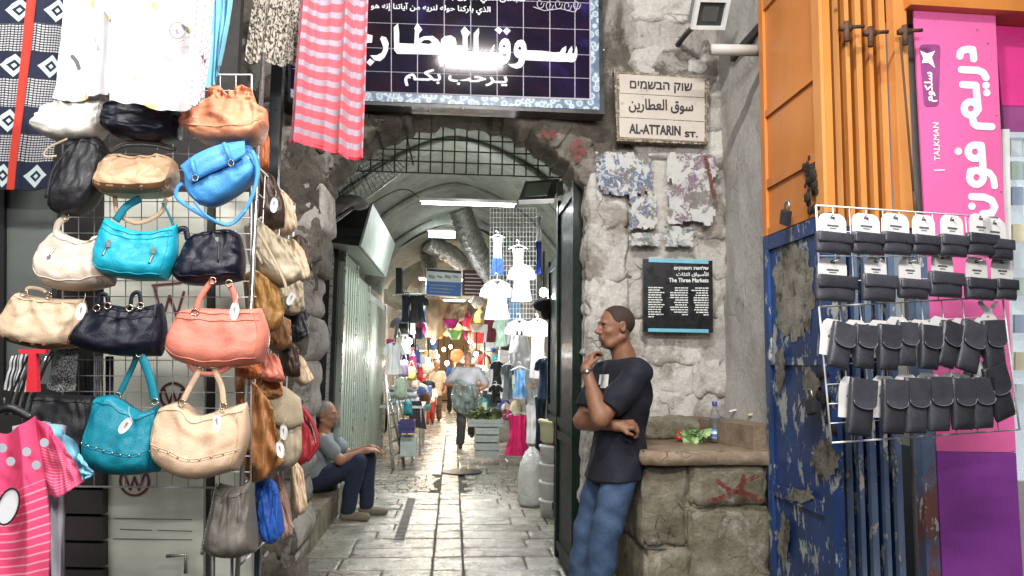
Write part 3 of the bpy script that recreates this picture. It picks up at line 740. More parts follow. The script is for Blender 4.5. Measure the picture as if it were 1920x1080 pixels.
# ------------------------------------------------------------------ floodlight, bar
fl = thing('floodlight', 'square white framed floodlight tilted down on the upper wall', 'lamp', tuple(P(1330, 30, 4.3)))
c = P(1330, 25, 4.25); q = Matrix.Rotation(R(38), 3, 'X') @ Matrix.Rotation(R(8), 3, 'Z')
def rb(lo, hi): 
    m_ = MB(); m_.box(lo, hi); m_.v = [tuple(c + q @ Vector(v)) for v in m_.v]; return m_
m_ = MB()
for lo, hi in (((-.11, -.03, -.09), (.11, 0, -.07)), ((-.11, -.03, .07), (.11, 0, .09)), ((-.11, -.03, -.07), (-.085, 0, .07)), ((.085, -.03, -.07), (.11, 0, .07))):
    m_.add(rb(lo, hi).v, rb(lo, hi).f)
build('frame', m_, M_white, fl); build('glass', rb((-.085, -.012, -.07), (.085, -.005, .07)), mat('dark_lamp_glass', (.05, .055, .05), .1), fl)
build('reflector', rb((-.05, -.016, -.045), (.05, -.013, .045)), mat('grey_reflector', (.2, .21, .2), .2, .6), fl); build('housing', rb((-.09, .0, -.07), (.09, .09, .07)), mat('grey_cast_metal', (.25, .25, .24), .5, mode='pos'), fl)
m_ = MB(); m_.tube(catmull([c + Vector((-.02, .08, .0)), P(1290, 60, 4.6), P(1270, 85, 4.78)], 6), .018, 8); build('bracket_arm', m_, M_black, fl, True)
wb = MB(); wb.tube([P(1333, 93, 4.0), P(1425, 95, 4.0)], .032, 12, up=(0, 0, 1), flat=1); tag(build('wooden_bar', wb, mat('pale_painted_wood', (.42, .41, .38), .6, mode='pos'), None, True), 'pale rounded wooden bar sticking out from the orange shutter', 'bar')
rk = MB(); rk.tube([P(1172, -20, 4.70), P(1215, 30, 4.74)], .008, 5); 

# ------------------------------------------------------------------ stone bench
bn = thing('stone_bench', 'waist-high old stone bench block with a brown worn top beside the standing man', 'bench', (1.38, 4.4, 0))
def rough_box(lo, hi, amp, n=.05, seed=0):
    mb = MB(); L_ = [hi[i] - lo[i] for i in range(3)]; k = [max(1, int(round(L_[i] / n))) for i in range(3)]
    def pt(a, b, c):
        p = Vector((lo[0] + L_[0] * a, lo[1] + L_[1] * b, lo[2] + L_[2] * c)); ctr = Vector([(lo[i] + hi[i]) / 2 for i in range(3)])
        d = amp * noise.fractal(p * 3.5 + Vector((seed, 0, 0)), .8, 2.2, 5) + amp * .5 * noise.noise(p * 14)
        q = (p - ctr); m = max(abs(q[i]) / (L_[i] / 2) for i in range(3)); e = sum(1 for i in range(3) if abs(q[i]) > L_[i] / 2 - .004)
        return p + q.normalized() * (d - amp * .9 * (e - 1))
    for ax in range(3):
        i, j = [(1, 2), (2, 0), (0, 1)][ax]
        for s_ in (0, 1):
            vs = []
            for b in range(k[j] + 1):
                for a in range(k[i] + 1):
                    t = [0, 0, 0]; t[ax] = s_; t[i] = a / k[i]; t[j] = b / k[j]; vs.append(pt(*t))
            W = k[i] + 1; fs = [(b * W + a, b * W + a + 1, (b + 1) * W + a + 1, (b + 1) * W + a) for b in range(k[j]) for a in range(k[i])]
            mb.add(vs, fs if s_ else [f_[::-1] for f_ in fs])
    return mb
build('block', rough_box((1.03, 4.0, .0), (1.28, 4.72, .48), .035, .025, 3), M_bench, bn, True)
build('block', rough_box((1.02, 3.99, .48), (1.27, 4.72, .93), .035, .025, 13), M_bench, bn, True)
build('block', rough_box((1.265, 3.965, .0), (1.71, 4.72, .70), .03, .025, 8), M_bench, bn, True)
build('block', rough_box((1.275, 3.97, .70), (1.70, 4.72, .93), .03, .025, 18), M_bench, bn, True)
build('mortar_core', rough_box((1.05, 4.03, .0), (1.68, 4.70, .93), .01, .05, 11), M_bench, bn, True)
build('top_slab', rough_box((.99, 3.93, .925), (1.76, 4.74, 1.0), .022, .022, 5), M_slab, bn, True)
build('ledge', rough_box((.97, 4.52, .99), (1.76, 4.80, 1.13), .03, .025, 9), M_bench, bn, True)
lg = MB(); pts = [(1.76, 4.0, 1.0), (1.63, 4.0, 1.0), (1.50, 4.54, 1.0), (1.76, 4.54, 1.0)]; lg.slab(pts, (0, 0, 1), .13); build('ledge', lg, M_slab, bn)
daub('paint_daub', [(1345, 902), (1372, 920), (1400, 925), (1428, 940)], None, None, bn, 9, mp=lambda a, b: P(a, b, 3.932))
daub('paint_daub', [(1425, 890), (1395, 905), (1372, 925), (1345, 935), (1330, 940)], None, None, bn, 9, mp=lambda a, b: P(a, b, 3.923))
daub('paint_daub', [(1395, 892), (1390, 915), (1400, 935)], None, None, bn, 8, mp=lambda a, b: P(a, b, 3.921))
# bottle
c = PZ(1341, 829, 1.005); bt = thing('water_bottle', 'clear plastic water bottle with a violet cap and blue label on the bench', 'bottle', tuple(c))
M_pet = mat('clear_plastic', (.80, .84, .88), .06, trans=.85, var=.02, alpha=.75)
h_ = MB(); h_.lathe(c, [(.026, 0), (.03, .006), (.03, .07), (.029, .08), (.03, .15), (.027, .165), (.022, .18), (.012, .2), (.0115, .215)], 20); build('bottle_body', h_, M_pet, bt, True)
h_ = MB(); h_.lathe(c + Vector((0, 0, .213)), [(.015, 0), (.0155, .004), (.0155, .022), (.013, .025)], 16); build('cap', h_, mat('violet_cap', (.06, .05, .32), .4), bt, True)
h_ = MB(); h_.lathe(c + Vector((0, 0, .02)), [(.0308, 0), (.0308, .055)], 20); build('label_band', h_, obj_uv_stripes('bottle_label_print', [(0, (.08, .22, .55)), (.3, (.6, .7, .8)), (.55, (.10, .28, .6)), (.8, (.55, .65, .8))], 'obj', (0, 2), 18, .4), bt, True)
h_ = MB(); h_.lathe(c + Vector((0, 0, .006)), [(.027, 0), (.0275, .01), (.0275, .135)], 16); build('water', h_, mat('water', (.8, .9, .95), .02, trans=1.), bt, True)
# vegetables, scraps
def leafy(name, c, r, n, m, label, cat, sc=(1, 1, .6), seed=0):
    rr = random.Random(seed); mb = MB()
    for k in range(n):
        p = Vector(c) + Vector((rr.gauss(0, r * .5) * sc[0], rr.gauss(0, r * .3) * sc[1], abs(rr.gauss(0, r * .45)) * sc[2] + .006))
        a = Vector((rr.uniform(-1, 1), rr.uniform(-1, 1), rr.uniform(-.2, 1))).normalized() * r * rr.uniform(.3, .6); b_ = a.cross(Vector((rr.random(), rr.random(), rr.random()))).normalized() * r * rr.uniform(.2, .4)
        u = a.cross(b_).normalized() * r * .12
        mb.add([p - a, p - b_ + u, p + a, p + b_ + u, p], [(0, 1, 4), (1, 2, 4), (2, 3, 4), (3, 0, 4)])
    return tag(build(name, mb, m), label, cat)
leafy('lettuce', PZ(1301, 827, 1.012), .075, 60, mat('lettuce_green', (.28, .42, .18), .6, var=.4, ns=30), 'crumpled pale green lettuce leaves lying on the bench', 'lettuce', (1.1, .7, .8), 1)
rp = MB(); 
for k, (dx, dz) in enumerate(((0, 0), (.03, .004), (.015, .02))): rp.ball(PZ(1274, 827, 1.01) + Vector((dx, dz, .02 + dz)), .024, 10, (1, .9, .8))
tag(build('tomato', rp, mat('tomato_red', (.50, .03, .02), .35), None, True), 'crushed red tomatoes beside the lettuce on the bench', 'tomato')
sc_ = MB(); sc_.tube(catmull([P(1402, 779, 4.4), P(1418, 775, 4.4), P(1436, 768, 4.4)], 5), [.012, .016, .018, .018, .02, .02, .018, .014, .012, .01, .006][:11], 8, flat=.5); tag(build('paper_scrap', sc_, mat('cream_paper', (.60, .52, .38), .8), None, True), 'folded cream paper scrap on the bench ledge by the blue shutter', 'paper')
sc_ = MB(); sc_.tube(catmull([P(1367, 772, 4.6), P(1378, 769, 4.6), P(1390, 771, 4.6)], 5), .014, 8, flat=.4); tag(build('paper_scrap', sc_, MC['white_enamel'], None, True), 'small white crumpled scrap on the ledge behind the bottle', 'paper')

# ------------------------------------------------------------------ painted folding shutter, right
def chipped(name, base, base2, chip=(.42, .40, .36), th=.6, rust=(.09, .035, .02), rth=.64, sc=1., rough=.38, streak=.22):
    m, n, b = nt(name); co = coords(n, 'pos')
    mp_ = n.nodes.new('ShaderNodeMapping'); mp_.inputs['Scale'].default_value = (1, 1, .45); n.links.new(co, mp_.inputs['Vector']); c2 = mp_.outputs[0]
    c = ramp(n, nnoise(n, c2, 3, 8, .6), [(.3, base2), (.65, base)])
    c = mixc(n, ramp(n, nnoise(n, c2, 2.2, 9, .7, .4), [(rth, 0.), (rth + .06, 1.)]), c, rust)
    k1 = nnoise(n, c2, 11 * sc, 12, .72, .3)
    f = ramp(n, k1, [(th, 0.), (th + .015, 1.)]); c = mixc(n, f, c, chip)
    n.links.new(c, b.inputs['Base Color']); b.inputs['Roughness'].default_value = rough
    inv = ramp(n, k1, [(th, 1.), (th + .02, 0.)]); bumpn(n, b, inv, .003); return m
M_or = chipped('orange_gloss_paint', (.60, .22, .045), (.47, .155, .028), chip=(.30, .10, .02), th=.69, rust=(.45, .14, .02), rth=.66)
M_orl = chipped('light_orange_edge', (.64, .28, .085), (.54, .21, .05), chip=(.24, .12, .05), th=.66, rth=.68)
M_bl = chipped('worn_blue_paint', (.022, .06, .20), (.012, .025, .07), chip=(.34, .36, .35), th=.545, rust=(.03, .028, .035), rth=.56)
M_ble = chipped('scuffed_blue_edge', (.14, .19, .28), (.04, .075, .17), chip=(.40, .38, .36), th=.56, rust=(.16, .06, .05), rth=.58, sc=1.6)
M_burn = mat('scorched_metal', (.02, .014, .010), .85, mode='pos', bump=.02)
XL = 1.70
def ypx(px, X): return PX(px, 500, X).y
ya, yb = 4.36, 3.30     # far and near edge of the outer leaf
zs = 2.14; ztop = 3.42
leafA = thing('folding_shutter', 'outer shutter leaf, orange above and worn blue below, with a scorched patch', 'shutter', (XL, 3.8, 0), 'painted folding shutter leaves')
yb = ypx(1556, XL); ya = ypx(1437, XL)
ztA = PX(1410, 42, XL).z
p = MB(); p.box((XL, yb, 2.16), (XL + .035, ya, ztA + .1)); build('upper_panel', p, M_or, leafA)
p = MB(); p.box((XL, yb, .05), (XL + .035, ya, 2.16)); build('lower_panel', p, M_bl, leafA)
for (z0, z1, m_) in ((2.16, 2.20, M_or), (2.42, 2.47, M_or), (2.82, 2.86, M_or), (ztA - .02, ztA + .06, M_or), (.05, .16, M_bl), (.78, .84, M_bl), (1.46, 1.50, M_bl), (2.08, 2.155, M_bl)):
    for (a, b_) in ((yb + .075, ya - .055),):
        q = MB(); q.box((XL - .014, a, z0), (XL - .001, b_, z1)); build('rail', q, m_, leafA)
for (a, b_) in ((yb, yb + .075), (ya - .055, ya)):
    q = MB(); q.box((XL - .018, a, 2.16), (XL - .001, b_, ztA + .1)); build('stile', q, M_orl if a == yb else M_or, leafA)
    q = MB(); q.box((XL - .018, a, .05), (XL - .001, b_, 2.157)); build('stile', q, M_bl, leafA)
# scorch marks and hasps
def lumps(name, pts, r, m, parent, seed=0, n=10):
    rr = random.Random(seed); mb = MB()
    for k in range(n):
        a = Vector(pts[0]).lerp(Vector(pts[1]), rr.random()); mb.ball(a + Vector((rr.uniform(-.25, .25) * r, rr.uniform(-1, 1) * r, rr.uniform(-1, 1) * r)), r * rr.uniform(.25, .6), 7, (.35, 1, 1))
    o = build(name, mb, m, parent, True); return o
stuff(lumps('burnt_residue', [PX(1515, 300, XL - .022), PX(1525, 385, XL - .022)], .055, M_burn, leafA, 1, 26))
stuff(lumps('burnt_residue', [PX(1540, 690, XL - .022), PX(1550, 790, XL - .022)], .05, M_burn, leafA, 2, 18))
M_lock = mat('dark_padlock', (.035, .034, .035), .45, .3); M_steel = mat('worn_steel', (.45, .44, .42), .3, .9)
def padlock(px, py, X, sz, label, ang=0):
    c = PX(px, py, X); t = thing('padlock', label, 'padlock', tuple(c), 'padlocks on the shutter')
    q = Matrix.Rotation(R(ang), 3, 'X')
    b_ = MB(); b_.lathe((0, 0, 0), [(sz * .85, -sz * .3), (sz, -sz * .22), (sz, sz * .22), (sz * .85, sz * .3)], 4, (1, 0, 0)); b_.v = [tuple(c + q @ (Matrix.Rotation(R(45), 3, 'X') @ Vector(v))) for v in b_.v]; build('lock_body', b_, M_lock, t)
    s_ = MB(); s_.tube([c + q @ Vector((0, -sz * .42, sz * .6)), *[c + q @ Vector((0, -sz * .42 * math.cos(a), sz * (1.15 + .45 * math.sin(a)))) for a in [i * math.pi / 6 for i in range(7)]], c + q @ Vector((0, sz * .42, sz * .6))], sz * .12, 7); build('shackle', s_, M_steel, t, True); return t
padlock(1473, 408, XL - .06, .052, 'black padlock hanging on the orange half of the outer shutter leaf', 20)
padlock(1522, 762, XL - .05, .05, 'black padlock hanging on the worn blue half of the outer shutter leaf', -15)
k_ = MB(); c0 = PX(1497, 768, XL - .06); k_.tube([PX(1508, 745, XL - .06), PX(1500, 760, XL - .06), PX(1490, 790, XL - .07)], .004, 5); tag(build('lock_key', k_, M_steel), 'thin steel key dangling beside the lower padlock', 'key')
M_peel = stone_mat('peeled_primer', (.10, .085, .06), (.26, .24, .19), (.40, .38, .32), dth=.5, bump=.02, mode='pos', sc=2.2)
pe = MB(); pts = []
for k in range(90):
    th = 2 * math.pi * k / 90; q_ = 1 + .28 * noise.fractal(Vector((math.cos(th) * 2.4, math.sin(th) * 2.4, 4)), .7, 2.3, 6); pts.append((1490 + 36 * q_ * math.cos(th), 545 + 92 * q_ * math.sin(th)))
pe.poly([pts], lambda a, b: PX(a, b, XL - .003)); build('peeled_patch', pe, M_peel, leafA)
for (cx_, cy_, rx_, ry_, sd_) in ((1462, 690, 10, 40, 1), (1548, 860, 22, 34, 2), (1500, 930, 26, 12, 3), (1470, 1010, 12, 40, 5), (1520, 720, 16, 22, 6)):
    pe = MB(); pts = []
    for k in range(60):
        th = 2 * math.pi * k / 60; q_ = 1 + .4 * noise.fractal(Vector((math.cos(th) * 2.2, math.sin(th) * 2.2, sd_ * 3.3)), .7, 2.3, 6); pts.append((cx_ + rx_ * q_ * math.cos(th), cy_ + ry_ * q_ * math.sin(th)))
    pe.poly([pts], lambda a, b: PX(a, b, XL - .0192)); build('peeled_patch', pe, M_peel, leafA)
# the folded stack: leaves seen edge-on
edges = [(1578, 3.42, .030), (1600, 3.44, .022), (1622, 3.47, .030), (1645, 3.50, .022), (1668, 3.52, .032)]
sh2 = thing('folding_shutter', 'stack of orange shutter leaves folded edge-on, blue in their lower half', 'shutter', tuple(P(1630, 500, 3.45) * Vector((1, 1, 0))), 'painted folding shutter leaves')
for i, (px, Y, wd) in enumerate(edges):
    x = P(px, 420, Y).x
    q = MB(); q.box((x - wd / 2, Y, 2.14), (x + wd / 2, Y + .03, 3.4)); build('leaf_edge', q, M_orl, sh2)
    q = MB(); q.box((x - wd / 2, Y, .05), (x + wd / 2, Y + .03, 2.138)); build('leaf_edge', q, M_ble, sh2)
    q = MB(); q.box((x - .012, Y + .032, 2.14), (x + .012, Y + .9, 3.4)); build('leaf_panel', q, M_or, sh2)
    q = MB(); q.box((x - .012, Y + .032, .05), (x + .012, Y + .9, 2.138)); build('leaf_panel', q, M_bl, sh2)
q = MB(); q.box((P(1690, 420, 3.46).x, 3.46, 2.14), (P(1716, 420, 3.46).x, 3.52, 3.5)); build('end_post', q, M_orl, sh2)
q = MB(); q.box((P(1727, 800, 3.46).x, 3.46, .05), (P(1752, 800, 3.46).x, 3.52, 2.138)); build('end_post', q, M_ble, sh2)
for (px, py, Y) in ((1583, 55, 3.40), (1628, 65, 3.40), (1692, 62, 3.40)):
    q = MB(); x = P(px, py, Y); q.box((x.x - .03, x.y - .03, x.z - .012), (x.x + .03, x.y, x.z + .012)); q.tube([x + Vector((0, -.02, -.07)), x + Vector((0, -.02, .03))], .014, 8); q.tube([x + Vector((-.02, -.02, 0)), x + Vector((.09, -.02, .01))], .010, 6); stuff(build('hinge', q, mat('rusty_iron', (.10, .05, .028), .7, mode='pos', bump=.01), sh2, True))
rd_ = MB(); rd_.tube([P(1688, 70, 3.36), P(1716, 398, 3.36)], .006, 6); rd_.tube([P(1714, 360, 3.36), P(1717, 398, 3.35)], .010, 6); build('locking_rod', rd_, MC['rusty_iron'], sh2, True)
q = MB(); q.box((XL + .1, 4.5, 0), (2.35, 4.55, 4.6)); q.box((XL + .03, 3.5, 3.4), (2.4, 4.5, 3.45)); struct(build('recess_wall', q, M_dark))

# ------------------------------------------------------------------ pink shop banner and shop front
YP = 3.46; mpB = lambda a, b: P(a, b, YP)
M_pink = mat('pink_vinyl', (.76, .14, .37), .33, var=.09, mode='pos', ns=2); M_hot = mat('hot_pink_vinyl', (.72, .045, .26), .3, var=.06, mode='pos'); M_pur = mat('purple_vinyl', (.24, .05, .30), .3, var=.06, mode='pos'); M_plum = mat('plum_vinyl', (.30, .07, .22), .35)
bnr = thing('shop_banner', 'tall pink phone shop banner with rotated white Arabic lettering and a purple foot', 'banner', tuple(P(1800, 500, YP)))
q = MB(); q.slab([P(1713, 8, YP), P(1866, 22, YP), P(1905, 848, YP), P(1757, 846, YP)], (0, 1, 0), .012); build('upper_sheet', q, M_pink, bnr)
q = MB(); q.slab([P(1757, 847, YP), P(1905, 849, YP), P(1925, 1200, YP), P(1773, 1200, YP)], (0, 1, 0), .012); build('lower_sheet', q, M_pur, bnr)
B = lambda x, y: (1280 + x / 2.455, y / 2.455)
M_wl = mat('white_vinyl_letter', (.86, .84, .86), .4, var=.02); wl = MB(); O = Vector((0, -.003, 0))
S_ = lambda pts, w_=13.8: wl.stroke([B(*p) for p in pts], w_, mpB, O)
arc = lambda cx, cy, rx, ry, a0, a1, n=14: [(cx + rx * math.cos(R(a0 + (a1 - a0) * i / n)), cy + ry * math.sin(R(a0 + (a1 - a0) * i / n))) for i in range(n + 1)]
F_ = lambda pts, w_=13.6: wl.stroke(pts, w_, mpB, O)
F_([(1799, 106), (1800, 99), (1805, 94.5), (1813, 93), (1823, 93.5), (1825, 111)]); F_([(1802, 131), (1833, 132.5), (1843, 137), (1848, 146)])
F_([(1804, 159), (1829, 160.5), (1832, 190), (1833.5, 206)]); F_(arc(1819.5, 204, 12.6, 12.8, 0, 360)); F_([(1823, 222), (1825, 232), (1831, 236.5), (1859, 238)])
for p in ((1848, 160.5), (1849.5, 174.5)): F_([p, (p[0] + .1, p[1])], 14)
F_(arc(1827, 285, 12.8, 12.8, 0, 360)); F_([(1827, 272.5), (1839, 273), (1841.5, 300), (1843, 336)]); F_([(1796, 284), (1796.1, 284)], 14)
F_(arc(1830, 333, 12.8, 13.2, 0, 360)); F_([(1830, 320), (1818, 321), (1817.5, 333)], 12); F_([(1843, 320), (1855, 325), (1862, 335), (1864, 349)], 12.5)
F_([(1821, 369), (1845, 370), (1859, 376), (1864.5, 388), (1859, 400), (1842, 401)]); F_([(1821.5, 387), (1821.6, 387)], 14)
build('lettering', wl, M_wl, bnr)
pts = []
for (cx, cy, a0) in ((1185, 205, 270), (1178, 490, 0), (1108, 492, 90), (1088, 205, 180)):
    pts += [B(cx + (-18 if a0 in (270, 0) else 18) + 18 * math.cos(R(a0 + t)), cy + (18 if a0 in (270, 180) else -18) + 18 * math.sin(R(a0 + t))) for t in (0, 30, 60, 90)]
bd = MB(); bd.poly([pts], mpB, O * .8); build('badge', bd, M_plum, bnr)
s5 = MB(); star = [(1088,232),(1122,248),(1160,235),(1145,265),(1160,315),(1128,290),(1098,292),(1105,268)]
s5.poly([[B(*p) for p in star]], mpB, O * 1.4)
up2 = (mpB(*B(1152, 310)) - mpB(*B(1158, 470))).normalized(); nx2 = Vector((1, 0, 0)); nx2 = (nx2 - up2 * nx2.dot(up2)).normalized()
o_ = mpB(*B(1168, 470)) + O * 1.4; text_mb(shape_ar('سلكوم'), o_, up2, -nx2, .152, .062, .0022, .0004, s5); build('badge_lettering', s5, M_wl, bnr)
tk = MB(); o_ = mpB(*B(1182, 742)) + O; text_mb('TALKMAN', o_, up2, -nx2, .196, .029, .0006, .0004, tk); tk.poly([[B(1155, 782), B(1205, 780), B(1205, 785), B(1155, 787)]], mpB, O); build('small_lettering', tk, M_wl, bnr)
for p in ((1832, 55), (1852, 80), (1868, 215), (1877, 358), (1900, 845)):
    q = MB(); q.ball(P(*p, YP - .004), .005, 6); build('rivet', q, MC['steel_screw'], bnr)
pk = thing('pink_sheet_board', 'hot pink panel with plum band above the bright display window', 'panel', tuple(P(1900, 120, 3.6)))
q = MB(); q.slab([P(1862, 22, 3.56), P(2080, 34, 3.56), P(2080, 200, 3.56), P(1880, 198, 3.56)], (0, 1, 0), .01); build('upper_sheet', q, M_hot, pk)
q = MB(); q.slab([P(1880, 199, 3.56), P(2080, 202, 3.56), P(2080, 250, 3.56), P(1884, 246, 3.56)], (0, 1, 0), .01); build('lower_band', q, M_plum, pk)
q = MB(); q.slab([P(1705, -30, 3.40), P(2100, 5, 3.40), P(2100, 32, 3.40), P(1708, 8, 3.40)], (0, 1, 0), .2); tag(build('wooden_beam', q, M_or), 'orange wooden beam across the top of the pink shop front', 'beam')
q = MB(); q.slab([P(1712, -60, 3.38), P(2100, -30, 3.38), P(2100, 2, 3.38), P(1712, -31, 3.38)], (0, 1, 0), .2); tag(build('pale_fascia', q, mat('pale_grey_board', (.5, .44, .44), .6, mode='pos')), 'pale grey fascia board above the orange beam', 'board')
# display window with small packets
dw = thing('display_window', 'lit white display window with small packets at the edge of the phone shop', 'window', tuple(P(1910, 500, 3.62)))
q = MB(); q.slab([P(1884, 247, 3.66), P(2080, 251, 3.66), P(2080, 1100, 3.66), P(1900, 1100, 3.66)], (0, 1, 0), .02); build('back_panel', q, emat('lit_panel', (.72, .80, .86), .75), dw)
q = MB(); q.slab([P(1880, 242, 3.50), P(1893, 242, 3.50), P(1906, 1100, 3.50), P(1893, 1100, 3.50)], (0, 1, 0), .05); build('window_frame', q, M_white, dw)
for j, y in enumerate((258, 302, 350, 420, 470, 520, 590, 660, 720)):
    for i in range(2):
        q = MB(); x = 1896 + i * 24 + j * 1.2; q.slab([P(x, y, 3.6), P(x + 20, y, 3.6), P(x + 20, y + 34, 3.6), P(x, y + 34, 3.6)], (0, 1, 0), .015)
        build('packet', q, mat('packet_%d' % ((i + j) % 4), [(.6, .68, .72), (.45, .55, .50), (.30, .38, .50), (.65, .60, .42)][(i + j) % 4], .4), dw)
q = MB(); q.box((P(1757, 900, 3.6).x, 3.58, 0), (4.6, 3.62, .9)); q.box((2.36, 3.66, 0), (4.6, 3.75, 5)); struct(build('shop_wall', q, mat('shop_wall_paint', (.4, .38, .38), .7, mode='pos')))

# ------------------------------------------------------------------ wire rack with phone pouches
rkO = P(1530, 385, 2.72); rkE = P(1890, 410, 2.98); hx = (rkE - rkO); hx.z = 0; hx.normalize(); rn = Vector((hx.y, -hx.x, 0))
mpR = plane_map(rkO, rn); mpR5 = plane_map(rkO + rn * .05, rn); mpR2 = plane_map(rkO + rn * .018, rn)
M_wire = mat('white_coated_wire', (.72, .72, .74), .35, var=.03)
rack = thing('wire_rack', 'white wire grid rack full of black phone pouches by the pink banner', 'rack', tuple(mpR(1710, 600)))
def grid(c4, nu, nv, mp, parent, m, r=.0022, rf=.004, off=Vector((0, 0, 0)), skip=()):
    """c4: TL TR BR BL in pixels"""
    g = lambda u, v: mp((c4[0][0] * (1 - u) + c4[1][0] * u) * (1 - v) + (c4[3][0] * (1 - u) + c4[2][0] * u) * v, (c4[0][1] * (1 - u) + c4[1][1] * u) * (1 - v) + (c4[3][1] * (1 - u) + c4[2][1] * u) * v) + off
    for i in range(nu + 1):
        q = MB(); q.tube([g(i / nu, 0), g(i / nu, .5), g(i / nu, 1)], rf if i in (0, nu) else r, 5); build('wire', q, m, parent, True)
    for j in range(nv + 1):
        q = MB(); q.tube([g(0, j / nv), g(.5, j / nv), g(1, j / nv)], rf if j in (0, nv) else r, 5, up=(0, 1, 0)); build('wire', q, m, parent, True)
grid([(1530, 385), (1872, 408), (1885, 556), (1540, 575)], 11, 4, mpR, rack, M_wire)
grid([(1540, 575), (1885, 556), (1917, 806), (1563, 831)], 9, 7, mpR, rack, M_wire, off=-rn * .012)
M_pouch = mat('black_pouch_leather', (.042, .042, .052), .34, rand=.35, var=.2, ns=20, bump=.002, bs=160, spec=.6); M_card = mat('white_card', (.74, .72, .70), .55, var=.02); M_ck = mat('card_print', (.10, .10, .12), .6)
ordn = ['first', 'second', 'third', 'fourth', 'fifth', 'sixth', 'seventh', 'eighth']
def rbox(w_, h_, d_, r_=.008, bulge=.006, nx=8, ny=8):
    """rounded pillow box centred on origin, x right, z up, front -y"""
    vs = []; fs = []
    for side in (1, -1):
        b = len(vs)
        for j in range(ny + 1):
            for i in range(nx + 1):
                u, v = -math.cos(math.pi * i / nx), -math.cos(math.pi * j / ny)
                k = (1 - abs(u) ** 8) ** .5 * (1 - abs(v) ** 8) ** .5 if abs(u) < 1 and abs(v) < 1 else 0
                cx = 1 - .05 * abs(v) ** 10; vs.append(Vector((u * w_ / 2 * cx, -side * (d_ / 2 * (.35 + .65 * k) + bulge * k * (1 - u * u) * (1 - v * v)), v * h_ / 2)))
        W = nx + 1
        for j in range(ny):
            for i in range(nx):
                f_ = (b + j * W + i, b + j * W + i + 1, b + (j + 1) * W + i + 1, b + (j + 1) * W + i); fs.append(f_ if side > 0 else f_[::-1])
    W = nx + 1; n_ = W * (ny + 1); ring = [i for i in range(nx + 1)] + [j * W + nx for j in range(1, ny + 1)] + [ny * W + i for i in range(nx - 1, -1, -1)] + [j * W for j in range(ny - 1, 0, -1)]
    for k in range(len(ring)): a, b_ = ring[k], ring[(k + 1) % len(ring)]; fs.append((b_, a, a + n_, b_ + n_))
    return vs, fs
def place(vs, c, ang, tilt_=0):
    q = Matrix((hx, -rn, Vector((0, 0, 1)))).transposed() @ Matrix.Rotation(R(ang), 3, 'Y') @ Matrix.Rotation(R(tilt_), 3, 'X')
    return [Vector(c) + q @ v for v in vs]
def pouch(cx, cy, w_px, h_px, ang, label, vert, cardx, cardy, cw, ch):
    c = mpR5(cx, cy); k = (mpR5(cx + 50, cy) - mpR5(cx - 50, cy)).length / 100 * (.90 if vert else .94)
    w_, h_ = w_px * k, h_px * k; t = thing('phone_pouch', label, 'phone pouch', tuple(c), 'phone pouches on the wire rack')
    vs, fs = rbox(w_, h_, .030); mb = MB(); mb.add(place(vs, c, ang), fs); build('case', mb, M_pouch, t, True)
    if vert:
        N = 10; pts = [Vector((-w_ / 2 * 1.01, 0, h_ / 2 * .98)), *[Vector((w_ / 2 * 1.01 * -math.cos(math.pi * i / N), 0, h_ * .10 - h_ * .13 * math.sin(math.pi * i / N) ** .8)) for i in range(N + 1)], Vector((w_ / 2 * 1.01, 0, h_ / 2 * .98))]
        fr = [p_ + Vector((0, -.0245 - .004 * (1 - (2 * p_.x / w_) ** 2), 0)) for p_ in pts]; mb = MB(); wp = place(fr, c, ang); mb.slab(wp, rn * -1, .005); build('flap', mb, M_pouch, t)
        sm = MB(); sm.tube([p_ + rn * .001 for p_ in wp[1:-1]], .0014, 4); build('flap_seam', sm, mat('grey_piping', (.16, .16, .19), .4), t, True)
    else:
        mb = MB(); vs2, fs2 = rbox(w_ * 1.02, h_ * .5, .012, bulge=.002); mb.add(place([v + Vector((0, -.018, h_ * .24)) for v in vs2], c, ang), fs2); build('flap', mb, M_pouch, t, True)
    cc = mpR2(cardx, cardy); hw, hh = cw * k / 2, ch * k / 2
    pts = [(-hw, -hh), (hw, -hh), (hw, hh * .45), (hw * .86, hh * .8), (hw * .55, hh), (-hw * .55, hh), (-hw * .86, hh * .8), (-hw, hh * .45)]
    mb = MB(); mb.slab(place([Vector((x, 0, z)) for x, z in pts], cc, ang * .6), rn * -1, .0012); build('card', mb, M_card, t)
    mb = MB(); q_ = place([Vector((x * hw, -.002, hh * z)) for x, z in ((-.2, .58), (.2, .58), (.12, .78), (0, .88), (-.12, .78))], cc, ang * .6); mb.add(q_, [(0, 1, 2, 3, 4)])
    q_ = place([Vector((x * hw, -.002, hh * z)) for x, z in ((-.42, -.02), (.42, -.02), (.42, .10), (-.42, .10), (-.25, -.2), (.25, -.2), (.25, -.14), (-.25, -.14))], cc, ang * .6); mb.add(q_, [(0, 1, 2, 3), (4, 5, 6, 7)]); build('card_print', mb, M_ck, t)
    hk = MB(); hk.tube([cc + Vector((0, 0, hh * .75)) + rn * .03, cc + Vector((0, 0, hh * .72)), cc + Vector((0, 0, hh * .8)) - rn * .02], .002, 5); build('hook', hk, M_wire, t, True)
for i, (x, y, w_, h_) in enumerate([(1562, 456, 68, 34), (1625, 457, 58, 34), (1680, 457, 56, 34), (1733, 460, 50, 30), (1786, 461, 52, 32), (1840, 459, 58, 32), (1876, 468, 42, 30)]):
    pouch(x, y, w_, h_, 1, f'flat black phone pouch on a white card, {ordn[i]} from left in the top row', False, x - 1 - (10 if i == 6 else 0), y - 32, 56 if i < 3 else 46, 42)
